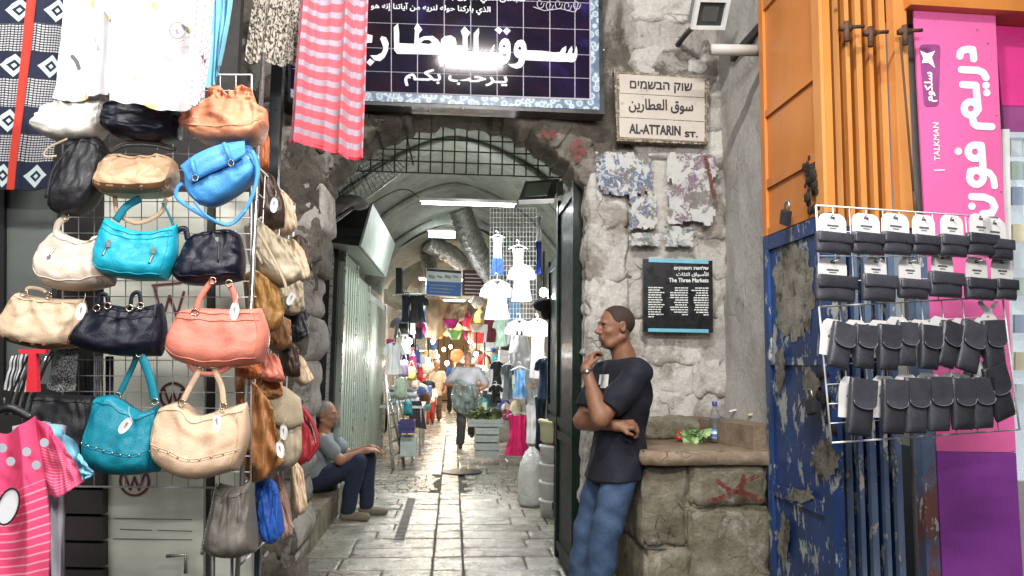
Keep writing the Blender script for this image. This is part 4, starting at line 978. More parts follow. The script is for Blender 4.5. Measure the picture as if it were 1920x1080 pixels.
for i, (x, y, w_, h_) in enumerate([(1566, 541, 76, 42), (1647, 540, 64, 42), (1711, 542, 56, 30), (1772, 534, 62, 38), (1836, 542, 54, 32), (1884, 543, 40, 30)]):
    pouch(x, y, w_, h_, 1, f'flat black phone pouch on a white card, {ordn[i]} from left in the second row', False, x - 5, y - 34, 58 if i in (0,) else 44, 40)
for i, (x, y, w_, h_, a) in enumerate([(1575, 648, 40, 76, 12), (1619, 650, 37, 72, 3), (1664, 651, 38, 74, 2), (1698, 645, 34, 70, 1), (1741, 651, 36, 70, 4), (1777, 646, 33, 72, 14), (1817, 650, 42, 78, 14), (1862, 648, 38, 78, -4)]):
    pouch(x, y, w_, h_, a, f'upright black belt pouch with rounded flap, {ordn[i]} from left in the third row', True, x - 14, y - 15, 50, 62)
for i, (x, y, w_, h_, a) in enumerate([(1613, 763, 48, 94, 7), (1674, 762, 44, 88, 3), (1716, 760, 42, 88, 2), (1758, 757, 42, 86, 0), (1803, 757, 40, 80, 1), (1840, 755, 38, 78, -2), (1872, 735, 40, 84, -18)]):
    pouch(x, y, w_, h_, a, f'upright black belt pouch with rounded flap, {ordn[i]} from left in the bottom row', True, x - 16, y - 18, 54, 68)
tp = MB(); tp.stroke([(1835, 568), (1862, 598)], 9, mpR, rn * .006); tp.stroke([(1865, 568), (1840, 596)], 8, mpR, rn * .007); tag(build('tape_cross', tp, M_card), 'crossed white tape strips on the wire rack', 'tape')
# ------------------------------------------------------------------ left shop: cabinet, posts, grids
YG = 2.78
M_cab = mat('pale_cabinet_enamel', (.66, .67, .58), .42, var=.05, mode='pos', stain=((.38, .38, .32), 3, .6, .2)); M_maroon = mat('maroon_print', (.16, .03, .045), .5)
cbn = thing('metal_cabinet', 'pale cream metal cabinet door with maroon round marks behind the bag grid', 'cabinet', tuple(P(290, 900, 3.25) * Vector((1, 1, 0))))
q = MB(); q.slab([P(196, 360, 3.25), P(384, 360, 3.25), P(380, 1260, 3.25), P(190, 1260, 3.25)], (0, 1, 0), .05); build('door', q, M_cab, cbn)
q = MB(); q.slab([P(384, 360, 3.28), P(405, 360, 3.28), P(402, 1260, 3.28), P(380, 1260, 3.28)], (0, 1, 0), .03); build('gap_shade_strip', q, M_dark, cbn)  # dark strip painted as the shade inside the gap
q = MB(); q.slab([P(405, 360, 3.26), P(478, 360, 3.26), P(470, 1260, 3.26), P(402, 1260, 3.26)], (0, 1, 0), .04); build('side_panel', q, M_cab, cbn)
mpC = lambda a, b: P(a, b, 3.247); lg_ = MB(); oC = Vector((0, -.001, 0))
ring = lambda cx, cy, r, n=20: [(cx + r * math.cos(2 * math.pi * i / n), cy + r * math.sin(2 * math.pi * i / n)) for i in range(n + 1)]
for (cx, cy, r) in ((325, 742, 24), (252, 902, 27)):
    m_ = MB(); m_.stroke(ring(cx, cy, r), 4.5, mpC, oC); m_.stroke([(cx - r * .7, cy - r * .5), (cx - r * .3, cy + r * .6), (cx, cy - r * .3), (cx + r * .3, cy + r * .6), (cx + r * .75, cy - r * .6)], 4, mpC, oC * 1.3); build('round_mark', m_, M_maroon, cbn)
m_ = MB(); m_.stroke([(290, 540), (305, 600), (318, 555), (332, 592), (345, 548)], 5, mpC, oC); m_.stroke([(286, 535), (340, 530)], 4, mpC, oC); build('slanted_mark', m_, M_maroon, cbn)
m_ = MB()
for (a, b, y) in ((215, 360, 972), (225, 285, 992), (296, 360, 994), (213, 360, 1010)): m_.stroke([(a, y), (b, y + 2)], 1.4, mpC, oC)
build('groove', m_, mat('dark_groove', (.08, .08, .07), .7), cbn)
q = MB(); q.tube([P(312, 1043, 3.2), P(348, 1040, 3.2), P(348, 1075, 3.2)], .008, 6); build('handle', q, M_steel, cbn, True)
# dark drawers and grey door panel at far left
dc = thing('drawer_chest', 'dark drawer chest low behind the pink shirt', 'drawers', tuple(P(150, 1000, 3.2)))
for k in range(5):
    q = MB(); y0 = 868 + k * 50; q.slab([P(90, y0, 3.2), P(192, y0 + 2, 3.2), P(192, y0 + 46, 3.2), P(90, y0 + 44, 3.2)], (0, 1, 0), .3); build('drawer', q, mat('dark_drawer', (.03, .025, .025), .5, mode='pos'), dc)
q = MB(); q.slab([P(-60, 340, 3.1), P(98, 345, 3.1), P(96, 720, 3.1), P(-60, 720, 3.1)], (0, 1, 0), .04)
gd = thing('grey_door', 'plain grey-green metal door behind the patterned dress', 'door', tuple(P(30, 700, 3.1))); build('door_panel', q, mat('grey_green_paint', (.14, .16, .15), .5, mode='pos', var=.25, ns=1.5), gd)
q = MB(); q.slab([P(-2, 340, 3.08), P(8, 340, 3.08), P(6, 720, 3.08), P(-4, 720, 3.08)], (0, 1, 0), .02); build('door_frame', q, M_black, gd)
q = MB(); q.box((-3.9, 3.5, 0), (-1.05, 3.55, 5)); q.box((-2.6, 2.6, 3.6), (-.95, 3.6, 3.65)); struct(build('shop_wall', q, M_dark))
# dark post at the corner, fine black & white hangers behind grid
q = MB(); q.box((P(500, 300, 3.9).x, 3.9, 0), (P(522, 300, 3.9).x, 3.95, 3.9)); tag(build('corner_post', q, mat('blue_black_post', (.025, .035, .045), .35, mode='pos')), 'dark blue-black metal post between the bag rack and the stone pillar', 'post')
q = MB(); q.tube([P(405, 150, 3.4), P(470, -20, 3.3)], .02, 6); 
rack1 = thing('bag_grid', 'white wire grid facing the street, hung with rows of handbags', 'rack', tuple(P(300, 600, YG)))
mpG = lambda a, b: P(a, b, YG)
grid([(118, 140), (472, 140), (470, 915), (118, 912)], 12, 26, mpG, rack1, M_wire, .0018, .0035)
sideX = P(474, 500, YG).x
mpGS = lambda a, b: PX(a, b, sideX)
rack2 = thing('bag_grid', 'side wire grid turned into the passage, hung with tan and brown bags', 'rack', (sideX, 3.2, 1.5))
for i in range(8):
    y = YG + .02 + i * .09; q = MB(); q.tube([(sideX, y, .72), (sideX, y, 2.16)], .002 if i % 7 else .004, 5); build('wire', q, M_wire, rack2, True)
for j in range(16):
    z = .72 + j * .096; q = MB(); q.tube([(sideX, YG + .02, z), (sideX, YG + .65, z)], .002 if j % 15 else .004, 5); build('wire', q, M_wire, rack2, True)
q = MB(); q.tube([(sideX, YG, 0), (sideX, YG, 2.6)], .009, 8); build('leg', q, M_steel, rack2, True)
q = MB(); q.tube([P(118, 915, YG + .03), P(118, 1300, YG + .03)], .008, 6); build('leg', q, M_steel, rack1, True)
q = MB(); q.tube([P(400, 915, YG + .03), P(398, 1300, YG + .03)], .008, 6); build('leg', q, M_steel, rack1, True)

# ------------------------------------------------------------------ handbags
def leather(name, col, rough=.42, coat=.05):
    return mat(name, col, rough, var=.10, ns=5, bump=.0018, bs=140, coat=coat, spec=.32)
LC = {'cream': leather('cream_leather', (.60, .50, .41)), 'white': leather('off_white_leather', (.72, .68, .62)), 'navy': leather('navy_leather', (.006, .007, .017), .36), 'salmon': leather('salmon_leather', (.68, .27, .15)),
      'black': leather('black_leather', (.018, .017, .02), .4), 'tan': leather('tan_leather', (.56, .36, .22)), 'brown': leather('brown_leather', (.23, .11, .05)), 'blue': leather('sky_blue_leather', (.07, .30, .66)),
      'turq': leather('turquoise_leather', (.01, .36, .50)), 'beige': leather('beige_leather', (.60, .44, .30)), 'coral': leather('coral_leather', (.66, .21, .15)), 'teal': leather('teal_leather', (.005, .20, .28)),
      'peach': leather('peach_leather', (.68, .47, .32)), 'dkbrown': leather('dark_brown_leather', (.05, .028, .02)), 'ochre': leather('ochre_leather', (.28, .14, .035)), 'stone': leather('stone_leather', (.40, .33, .23)),
      'caramel': leather('caramel_leather', (.34, .15, .055)), 'rust': leather('rust_leather', (.42, .12, .04)), 'red': leather('red_leather', (.36, .03, .04)), 'grey': leather('taupe_leather', (.17, .15, .13)), 'royal': leather('royal_blue_leather', (.03, .12, .50)), 'pinkb': leather('blush_leather', (.55, .35, .28))}
M_gold = mat('pale_gold_metal', (.62, .52, .38), .25, 1, var=.03); M_seam = {}
M_tagp = mat('white_oval_tag', (.80, .79, .78), .45, var=.02); M_tagk = mat('tag_print', (.30, .28, .30), .6)
def bag(name, label, Y, top, bottom, col, left=(), right=(), D=.12, seed=1, handles=(), tags=(), studs=None, seams=(), zips=(), rings=(), wr=.010, fd=.012, fk=5, base=None, topd=.35, mp=None, n=(0, -1, 0), vb=.28, pu=3.2, drop=1.3, straps=(), flap=None, group='handbags hung on the wire grids', chain=()):
    Yb = Y; mp = mp or (lambda a, b: P(a, b, Yb)); m = LC[col]
    xs_ = [p[0] for p in list(top) + list(bottom)]; ys_ = [p[1] for p in list(top) + list(bottom)]
    t = thing(name, label, 'bag', tuple(mp((min(xs_) + max(xs_)) / 2, max(ys_))), group); n = Vector(n).normalized()
    pt = Patch(mp, top, bottom, left, right)
    mb, fr = soft(pt, n, D, seed, wr=wr * .65, fd=fd, fk=fk, topd=topd, vb=vb, pu=pu, drop=drop); body = build('bag_body', mb, m, t, True)
    if name != 'bag_frill' and abs(n.y) > .99 and wr < .013: seams = list(seams) + [(.90, .03, .97)]
    if abs(n.y) > .99:
        for uu in (.07, .93):
            mb = MB(); mb.tube([fr(uu, .05 + .88 * i / 14, .0004) for i in range(15)], .0018, 4); build('side_seam', mb, m, t, True)
    if base:
        mb = MB(); N = 24; g0 = [fr(.5 - .5 * math.cos(math.pi * i / N), v, .0025) for v in (.02, .06, .11, base[1]) for i in range(N + 1)]
        mb.add(g0, [(j * (N + 1) + i, j * (N + 1) + i + 1, (j + 1) * (N + 1) + i + 1, (j + 1) * (N + 1) + i) for j in range(3) for i in range(N)]); build('bottom_panel', mb, LC[base[0]], t, True)
    for (v, u0, u1) in seams:
        mb = MB(); mb.tube([fr(u0 + (u1 - u0) * i / 24, v + .01 * math.sin(i), .0008) for i in range(25)], .0022, 5); build('seam', mb, m, t, True)
    for (u0, v0, u1, v1) in zips:
        pts = [fr(u0 + (u1 - u0) * i / 8, v0 + (v1 - v0) * i / 8, .0015) for i in range(9)]
        mb = MB(); mb.tube(pts, .004, 6, up=n, flat=.5); z_ = build('zipper', mb, M_steel if col != 'navy' else M_black, t, True); 
        mb = MB(); mb.slab([pts[0] + Vector((a, -.004, b)) for a, b in ((-.006, -.002), (.006, -.002), (.006, -.024), (-.006, -.024))], n, .003); build('zip_pull', mb, M_steel, z_)
    if studs:
        for i in range(studs[1]):
            mb = MB(); mb.ball(fr(.06 + .88 * i / (studs[1] - 1), studs[0], .001), .0042, 6); build('stud', mb, M_gold, t, True)
        for dv in (-.018, .018):
            mb = MB(); mb.tube([fr(.03 + .94 * i / 24, studs[0] + dv, .0006) for i in range(25)], .0014, 4); build('seam', mb, m, t, True)
    for h in handles:
        pts, wd = h[0], h[1]; off = h[2] if len(h) > 2 else .03; hm = LC[h[3]] if len(h) > 3 else m
        c = catmull([mp(*p) + n * off for p in pts], 8); mb = MB(); mb.tube(c, wd, 8, up=n, flat=.35); build('handle', mb, hm, t, True)
        if not (len(h) > 4 and not h[4]):
            for e in (c[0], c[-1]):
                mb = MB(); mb.tube([e + Vector((.011 * math.cos(a), -.006, .011 * math.sin(a))) for a in [i * math.pi / 5 for i in range(11)]], .0025, 5); build('ring', mb, M_gold, t, True)
    for (px, py, ang) in tags:
        c = mp(px, py) + n * (D / 2 + .03); ax = Matrix.Rotation(R(ang), 3, 'Y'); N = 18
        pts = [c + ax @ Vector((.015 * math.cos(2 * math.pi * i / N), .002 * math.sin(i), .030 * math.sin(2 * math.pi * i / N))) for i in range(N)]
        mb = MB(); mb.slab(pts, n, .0015); tg = build('price_tag', mb, M_tagp, t)
        mb = MB(); pts = [c + n * .0022 + ax @ Vector((.005 * math.cos(2 * math.pi * i / 7) * (1 if i % 2 else .4), 0, .011 * math.sin(2 * math.pi * i / 7) + .004)) for i in range(7)]; mb.add(pts, [tuple(range(7))]); build('tag_print', mb, M_tagk, tg)
        mb = MB(); mb.tube(catmull([c + ax @ Vector((0, 0, .028)), c + Vector((.004, .01, .045)), c + Vector((0, .02, .06))], 4), .0008, 4); build('string', mb, M_seamthread, tg)
    for (pts, rad) in chain:
        c = resample(catmull([mp(*p) + n * .05 for p in pts], 8), 40); mb = MB()
        for i, p in enumerate(c): mb.ball(p, rad, 6, (1, .5, 1.2) if i % 2 else (.5, 1, 1.2))
        build('chain', mb, M_steel, t, True)
    if flap:
        fp = Patch(mp, *flap[:2]); mb, _ = soft(fp, n, .02, seed + 5, wr=.003, fd=.002, nu=18, nv=10); mb.v = [tuple(Vector(v) + n * (D / 2 + .004)) for v in mb.v]; build('flap', mb, m, t, True)
        for (pts, wd) in (flap[2] if len(flap) > 2 else ()):
            mb = MB(); mb.tube([mp(*p) + n * (D / 2 + .02) for p in pts], wd, 6, up=n, flat=.4); sp_ = build('strap', mb, m, t, True)
            mb = MB(); e = mp(*pts[-1]) + n * (D / 2 + .026); mb.tube([e + Vector((wd * 1.2 * math.cos(a), 0, wd * 1.4 * math.sin(a))) for a in [i * math.pi / 4 + .78 for i in range(9)]], .002, 5); build('buckle', mb, M_steel, sp_, True)
    return t
M_seamthread = mat('thread', (.6, .58, .5), .8)
Yf = 2.66
bag('handbag', 'off-white pleated handbag in the top row under the white shirts', Yf, [(72, 222), (98, 196), (150, 182), (190, 176), (204, 190)], [(62, 236), (85, 256), (125, 268), (175, 262), (200, 238)], 'white', D=.15, seed=3, wr=.014, fd=.02, tags=(), base=None, topd=.5, handles=[([(180, 182), (190, 176), (200, 178)], .006, .05, 'stone', False)])
bag('handbag', 'dark navy handbag in the top row between the white and the salmon bag', Yf + .01, [(193, 205), (215, 192), (262, 200), (320, 202), (343, 214)], [(194, 240), (225, 258), (290, 268), (336, 262)], 'navy', left=[(187, 222)], D=.15, seed=5, wr=.014, topd=.6)
bag('handbag', 'salmon orange gathered handbag with ruffled mouth, right end of the top row', Yf - .02, [(343, 212), (372, 192), (420, 186), (465, 190), (500, 205)], [(352, 246), (385, 268), (440, 273), (482, 266), (501, 236)], 'salmon', left=[(340, 232)], D=.17, seed=8, wr=.014, fd=.03, fk=7, topd=.6, seams=[(.28, .04, .96)])
bag('bag_frill', 'crumpled salmon frill standing up from the gathered salmon handbag', Yf, [(395, 168), (410, 160), (430, 178), (450, 160), (472, 168)], [(388, 196), (420, 206), (455, 204), (482, 196)], 'salmon', D=.09, seed=9, wr=.02, fd=.03, fk=8, topd=.7)
bag('handbag', 'tall black leather bag hung at a slant in the second row', Yf, [(128, 286), (142, 264), (170, 256), (190, 262), (203, 286)], [(96, 392), (115, 404), (150, 404), (166, 392)], 'black', left=[(108, 340)], right=[(190, 350)], D=.13, seed=11, wr=.012, topd=.6, handles=[([(140, 268), (105, 285), (98, 300), (120, 300)], .004, .05, 'stone', False), ([(150, 290), (120, 330), (108, 380)], .005, .075, 'black', False)])
bag('handbag', 'tan handbag with a brown bottom panel in the middle of the second row', Yf, [(197, 300), (215, 290), (260, 296), (310, 292), (330, 304)], [(178, 347), (200, 366), (250, 370), (310, 366), (325, 345)], 'tan', D=.17, seed=13, wr=.012, fd=.02, topd=.6, base=('brown', .20), right=[(332, 325)], handles=[([(205, 285), (235, 268), (290, 268), (330, 282)], .008, .0, 'dkbrown', False), ([(210, 290), (240, 276), (290, 276), (325, 284)], .006, .02, 'black', False), ([(215, 368), (222, 400), (258, 418), (300, 400), (312, 372)], .008, .0, 'tan', False)])
bag('satchel', 'sky blue satchel with two buckled straps, tilted, at the end of the second row', Yf - .02, [(346, 322), (375, 300), (420, 280), (470, 272)], [(374, 384), (400, 388), (440, 368), (484, 332)], 'blue', left=[(352, 360)], right=[(485, 300)], D=.12, seed=17, wr=.006, topd=.6, flap=([(350, 320), (380, 298), (425, 280), (468, 274)], [(368, 352), (400, 336), (445, 316), (470, 300)], [([(372, 308), (382, 345)], .008), ([(432, 280), (447, 318)], .008)]),
    handles=[([(480, 290), (490, 330), (475, 385), (440, 425), (395, 412), (345, 380), (342, 360), (352, 350)], .007, .05, 'blue', False), ([(375, 386), (400, 412), (440, 428), (470, 400)], .004, .06, 'blue', False)])
bag('hobo_bag', 'cream slouchy hobo bag with side zip, left end of the third row', Yf, [(110, 428), (130, 442), (165, 452), (195, 440), (205, 420)], [(70, 508), (92, 538), (150, 546), (214, 536)], 'cream', left=[(80, 465)], right=[(210, 480)], D=.16, seed=19, wr=.01, topd=.6, handles=[([(106, 445), (112, 420), (128, 408)], .012, .01, 'cream', True)], seams=[(.16, .03, .97)], zips=[(.26, .55, .25, .72)])
bag('hobo_bag', 'bright turquoise bag with two front zips in the middle of the third row', Yf - .03, [(200, 408), (228, 424), (262, 434), (300, 432), (333, 420)], [(178, 496), (200, 516), (260, 526), (312, 526)], 'turq', left=[(186, 450)], right=[(330, 480)], D=.15, seed=23, wr=.007, fd=.006, topd=.6, seams=[(.10, .04, .96), (.80, .03, .97)], zips=[(.24, .66, .22, .34), (.80, .62, .79, .30)], handles=[([(212, 412), (232, 385), (258, 370)], .014, -.02, 'teal', False), ([(322, 424), (310, 395), (300, 378)], .004, -.02, 'teal', False)])
bag('handbag', 'navy leather shoulder bag with a slanted front zip, right end of the third row', Yf + .01, [(350, 456), (368, 440), (400, 432), (430, 430), (450, 440)], [(326, 518), (350, 534), (400, 535), (456, 526)], 'navy', left=[(336, 490)], right=[(458, 480)], D=.15, seed=29, wr=.012, topd=.6, zips=[(.66, .82, .70, .35)], seams=[(.14, .04, .96)], handles=[([(345, 500), (330, 470), (335, 440), (352, 432), (358, 452)], .010, .03, 'navy', False)])
bag('tote_bag', 'tan leather tote with gold buckles, left end of the fourth row', Yf, [(36, 548), (70, 556), (120, 560), (157, 560)], [(-6, 618), (25, 642), (90, 656), (146, 652)], 'beige', left=[(12, 585)], right=[(160, 605)], D=.16, seed=31, wr=.012, fd=.016, topd=.6, base=('brown', .06), handles=[([(60, 552), (66, 542), (90, 545), (104, 556)], .006, .04, 'beige')], rings=())
bag('tote_bag', 'navy leather handbag with gold rings and white tag in the middle of the fourth row', Yf - .02, [(186, 566), (215, 572), (260, 576), (304, 568)], [(131, 636), (160, 655), (230, 668), (302, 668)], 'navy', left=[(158, 600)], right=[(310, 620)], D=.16, seed=37, wr=.009, topd=.6, seams=[(.75, .04, .96)], tags=[(182, 588, 8)], handles=[([(196, 580), (200, 556), (212, 556), (216, 576)], .007, .05, 'navy'), ([(256, 580), (260, 556), (272, 552), (276, 576)], .007, .05, 'navy')])
bag('tote_bag', 'coral pink leather handbag with white tag, right end of the fourth row', Yf - .04, [(340, 582), (372, 578), (440, 580), (490, 578)], [(313, 652), (335, 676), (400, 692), (492, 682)], 'coral', left=[(324, 615)], right=[(504, 630)], D=.18, seed=41, wr=.006, fd=.005, topd=.65, seams=[(.78, .04, .96), (.12, .04, .96)], tags=[(459, 588, 0)], handles=[([(378, 588), (386, 562), (402, 538), (410, 530)], .010, .06, 'coral'), ([(452, 588), (450, 560), (440, 535)], .010, .06, 'coral'), ([(362, 682), (380, 697), (410, 700), (440, 688)], .008, .05, 'coral', False)])
bag('tote_bag', 'black leather bag half hidden behind the pink shirt, left end of the bottom row', Yf + .02, [(34, 748), (75, 740), (130, 740), (176, 742)], [(56, 800), (90, 840), (130, 865), (162, 868)], 'black', right=[(182, 800)], D=.13, seed=43, topd=.6, handles=[([(70, 745), (85, 700), (108, 660)], .008, .03, 'black', False)])
bag('tote_bag', 'teal leather tote with a studded seam in the bottom row', Yf - .02, [(182, 744), (215, 741), (245, 762), (272, 772), (298, 756)], [(161, 866), (190, 884), (250, 890), (300, 884)], 'teal', left=[(165, 810)], right=[(302, 820)], D=.17, seed=47, wr=.008, topd=.6, studs=(.34, 9), tags=[(263, 793, 35)], handles=[([(222, 742), (236, 715), (252, 680), (256, 664)], .010, .0, 'teal'), ([(300, 752), (292, 715), (280, 680), (272, 664)], .014, .04, 'teal')])
bag('tote_bag', 'peach leather tote with a studded seam and oval tag in the bottom row', Yf - .04, [(300, 764), (345, 752), (372, 778), (415, 768), (464, 754)], [(292, 862), (330, 888), (380, 897), (448, 880)], 'peach', left=[(288, 815)], right=[(466, 820)], D=.18, seed=53, wr=.007, topd=.6, studs=(.34, 9), tags=[(428, 787, -8)], handles=[([(352, 754), (366, 725), (380, 700), (384, 684)], .010, .05, 'peach'), ([(428, 760), (424, 725), (414, 700), (410, 684)], .010, .05, 'peach')], seams=[(.9, .04, .96)])
# bags on the side grid, one behind another into the passage
g2 = 'bags on the side grid turned to the passage'
def sb(label, Y, top, bottom, col, **k): return bag(k.pop('name', 'handbag'), label, Y, top, bottom, col, n=(.45, -.9, 0), group=g2, **k)
sb('dark brown bag with oval tag high on the side grid', 2.95, [(468, 325), (490, 318), (512, 330)], [(470, 420), (500, 432), (532, 428)], 'dkbrown', right=[(530, 380)], D=.14, seed=61, tags=[(502, 393, 0)])
sb('tan leather bag high at the outer edge of the side grid', 3.2, [(522, 352), (535, 362), (548, 378)], [(522, 440), (540, 442), (556, 430)], 'beige', D=.12, seed=63)
sb('dusky brown flap bag hanging beside the salmon handbag', 3.05, [(480, 232), (495, 235), (505, 260)], [(472, 318), (488, 325), (502, 322)], 'rust', D=.10, seed=64)
sb('slouchy beige drawstring bag with long straps beside the navy shoulder bag', 2.92, [(458, 424), (480, 412), (510, 436), (538, 450)], [(472, 506), (500, 528), (530, 540), (568, 522)], 'stone', D=.16, seed=67, wr=.018, fd=.03, fk=7, topd=.7, handles=[([(462, 425), (490, 470), (520, 530), (525, 560)], .006, .1, 'stone', False), ([(480, 415), (455, 440), (480, 500)], .005, .1, 'stone', False)])
sb('grey-brown crumpled pouch hanging under the beige drawstring bag', 3.2, [(512, 520), (540, 512), (568, 530)], [(520, 580), (545, 592), (570, 584)], 'stone', D=.1, seed=68, wr=.02, fd=.02, tags=[(536, 562, 20)])
sb('ochre leather bag with side buckles beside the coral handbag', 2.9, [(456, 515), (480, 508), (520, 540)], [(465, 590), (495, 625), (522, 618)], 'ochre', right=[(530, 580)], D=.15, seed=71, wr=.016, fd=.02, topd=.7)
sb('shiny black bag in the shade of the side grid', 3.3, [(525, 575), (548, 568), (575, 580)], [(528, 632), (550, 645), (576, 634)], 'black', D=.13, seed=73, wr=.016)
sb('rust orange clutch tucked under the coral handbag', 2.78, [(440, 682), (470, 676), (488, 680)], [(442, 705), (470, 712), (490, 705)], 'rust', D=.10, seed=79)
sb('glossy salmon clutch beside the rust orange clutch', 2.95, [(490, 668), (512, 662), (524, 672)], [(484, 708), (505, 716), (534, 716)], 'coral', D=.09, seed=83)
sb('dark brown bag with brass trim low on the side grid', 3.15, [(522, 640), (545, 640), (556, 655)], [(528, 700), (545, 708), (562, 706)], 'dkbrown', D=.12, seed=89, topd=.7)
sb('small beige bag at the outer edge below the shiny black bag', 3.4, [(548, 662), (566, 668), (574, 684)], [(550, 712), (568, 724), (588, 712)], 'beige', D=.1, seed=90)
sb('caramel leather fringed bag with tags beside the peach tote', 2.86, [(440, 708), (470, 712), (498, 745), (512, 790)], [(452, 880), (475, 905), (505, 888), (530, 868)], 'caramel', D=.13, seed=97, wr=.03, fd=.035, fk=7, topd=.8, tags=[(513, 838, -15)])
sb('beige buckled backpack with drooping flap and oval tag', 3.05, [(486, 728), (520, 724), (552, 745), (560, 770)], [(494, 868), (520, 884), (548, 872), (562, 850)], 'stone', D=.15, seed=101, wr=.012, topd=.7, tags=[(519, 806, -8)], flap=([(486, 730), (520, 722), (554, 745)], [(496, 788), (530, 800), (560, 790)], [([(500, 790), (498, 830)], .005)]), name='backpack')
sb('dark red bag with looped straps at the outer edge of the side grid', 3.3, [(552, 770), (568, 762), (580, 790)], [(540, 868), (565, 872), (592, 838)], 'red', D=.10, seed=103, handles=[([(560, 760), (580, 790), (590, 830), (570, 862)], .008, .05, 'red', False)])
bag('bucket_bag', 'grey-brown drawstring bucket bag with a chain strap hung lowest', 2.74, [(412, 905), (430, 912), (452, 912), (470, 902)], [(387, 1032), (410, 1040), (450, 1042), (482, 1032)], 'grey', left=[(396, 975)], right=[(476, 970)], D=.20, seed=107, wr=.01, fd=.03, fk=8, drop=2, topd=.7, chain=[([(414, 905), (405, 950), (395, 990), (388, 1030)], .007)], group=g2, straps=())
bag('bucket_bag', 'royal blue drawstring pouch hung low beside the grey bucket bag', 2.95, [(478, 888), (492, 896), (510, 900), (520, 920)], [(492, 1008), (505, 1018), (520, 1016), (532, 1000)], 'royal', D=.13, seed=109, wr=.012, fd=.025, fk=6, topd=.6, group=g2)
bag('bucket_bag', 'blush pink pouch with looped strap hung lowest on the side grid', 3.15, [(512, 882), (525, 895), (540, 930)], [(518, 1000), (530, 1010), (548, 1002)], 'pinkb', D=.12, seed=113, group=g2, handles=[([(510, 900), (515, 870), (530, 880), (535, 915), (520, 930)], .004, .05, 'pinkb', False), ([(538, 930), (548, 970), (555, 985)], .004, .05, 'pinkb', False)])
sb('pale beige shoulder bag showing between the beige drawstring bag and the stone pillar', 3.25, [(530, 452), (550, 448), (570, 470)], [(535, 520), (556, 532), (582, 522)], 'beige', D=.10, seed=121, wr=.016)
sb('brown suede bag hanging behind the ochre bag', 3.1, [(500, 596), (522, 590), (545, 600)], [(500, 650), (520, 660), (545, 652)], 'brown', D=.12, seed=122, wr=.016)
sb('dark grey bag at the outer edge under the tan bag', 3.35, [(545, 446), (560, 440), (578, 452)], [(545, 510), (562, 516), (584, 508)], 'dkbrown', D=.10, seed=123, wr=.014)
sb('caramel bag wedged between the salmon clutch and the backpack', 3.0, [(470, 712), (500, 706), (530, 716)], [(474, 742), (500, 750), (528, 742)], 'caramel', D=.10, seed=124, wr=.014)
sb('beige strap bag at the outer edge beside the blue pouch', 3.25, [(545, 870), (556, 866), (568, 880)], [(548, 960), (560, 966), (574, 955)], 'beige', D=.10, seed=125, wr=.014)
sb('brown leather bag hanging below the dark brown tagged bag', 3.05, [(478, 425), (500, 420), (520, 432)], [(470, 470), (500, 478), (520, 470)], 'brown', D=.08, seed=126)
# bag legs below bucket bag: folded dark umbrella / stand post
q = MB(); q.tube([P(435, 1045, 2.9), P(435, 1300, 2.9)], .006, 6); tag(build('stand_pole', q, M_steel, None, True), 'thin steel pole of the stand below the grey bucket bag', 'pole')

# ------------------------------------------------------------------ clothes
def cloth(name, label, Y, top, bottom, m, left=(), right=(), seed=1, fd=.015, fk=4, wr=.01, D=.006, group=None, parent=None, nu=46, nv=30, cat='clothing', drop=1, smooth=True, mp=None):
    Yc = Y; mp = mp or (lambda a, b: P(a, b, Yc)); pt = Patch(mp, top, bottom, left, right, smooth)
    mb, fr = soft(pt, (0, -1, 0), D, seed, nu=nu, nv=nv, wr=wr, fd=fd, fk=fk, sheet=True, drop=drop)
    o = build(name, mb, m, parent, True)
    if label: tag(o, label, cat, group)
    return o, fr
# pink & grey scarf
M_scarf = obj_uv_stripes('pink_grey_scarf', [(0, (.80, .10, .13)), (.56, (.36, .30, .36)), (.97, (.80, .10, .13))], 'uv', (0, 1), 13)
cloth('scarf', 'coral pink scarf with grey stripes hanging before the left end of the sign', 3.3, [(566, -60), (600, -60), (640, -60), (692, -60)], [(541, 265), (585, 268), (618, 280), (655, 292), (680, 292)], M_scarf, seed=2, fd=.055, fk=3, wr=.014, nu=60, cat='scarf')
hm, _ = cloth('scarf_hem', 'bright coral hem roll along the foot of the striped scarf', 3.29, [(541, 262), (585, 265), (618, 277), (655, 289), (680, 289)], [(541, 268), (585, 272), (618, 284), (655, 296), (680, 295)], mat('coral_hem', (.80, .08, .12), .8), seed=2, fd=.055, fk=3, wr=.014, nu=60, nv=4, cat='scarf'); hm['category'] = ''; del hm['category']; hm.parent = bpy.data.objects['scarf']; del hm['label']
def leo():
    m, n, b = nt('leopard_cloth'); co = coords(n, 'uv'); mp_ = n.nodes.new('ShaderNodeMapping'); mp_.inputs['Scale'].default_value = (34, 26, 1); n.links.new(co, mp_.inputs[0])
    c = ramp(n, nnoise(n, mp_.outputs[0], 1, 4, .6, .6), [(.47, (.05, .04, .035)), (.52, (.50, .45, .38))]); n.links.new(c, b.inputs['Base Color']); b.inputs['Roughness'].default_value = .9; return m
cloth('leopard_skirt', 'gathered skirt with small leopard print hanging left of the scarf', 3.5, [(478, -60), (510, -60), (545, -60), (580, -60)], [(455, 112), (485, 116), (530, 120), (556, 118)], leo(), seed=4, fd=.05, fk=6, wr=.01, nu=70, cat='skirt')
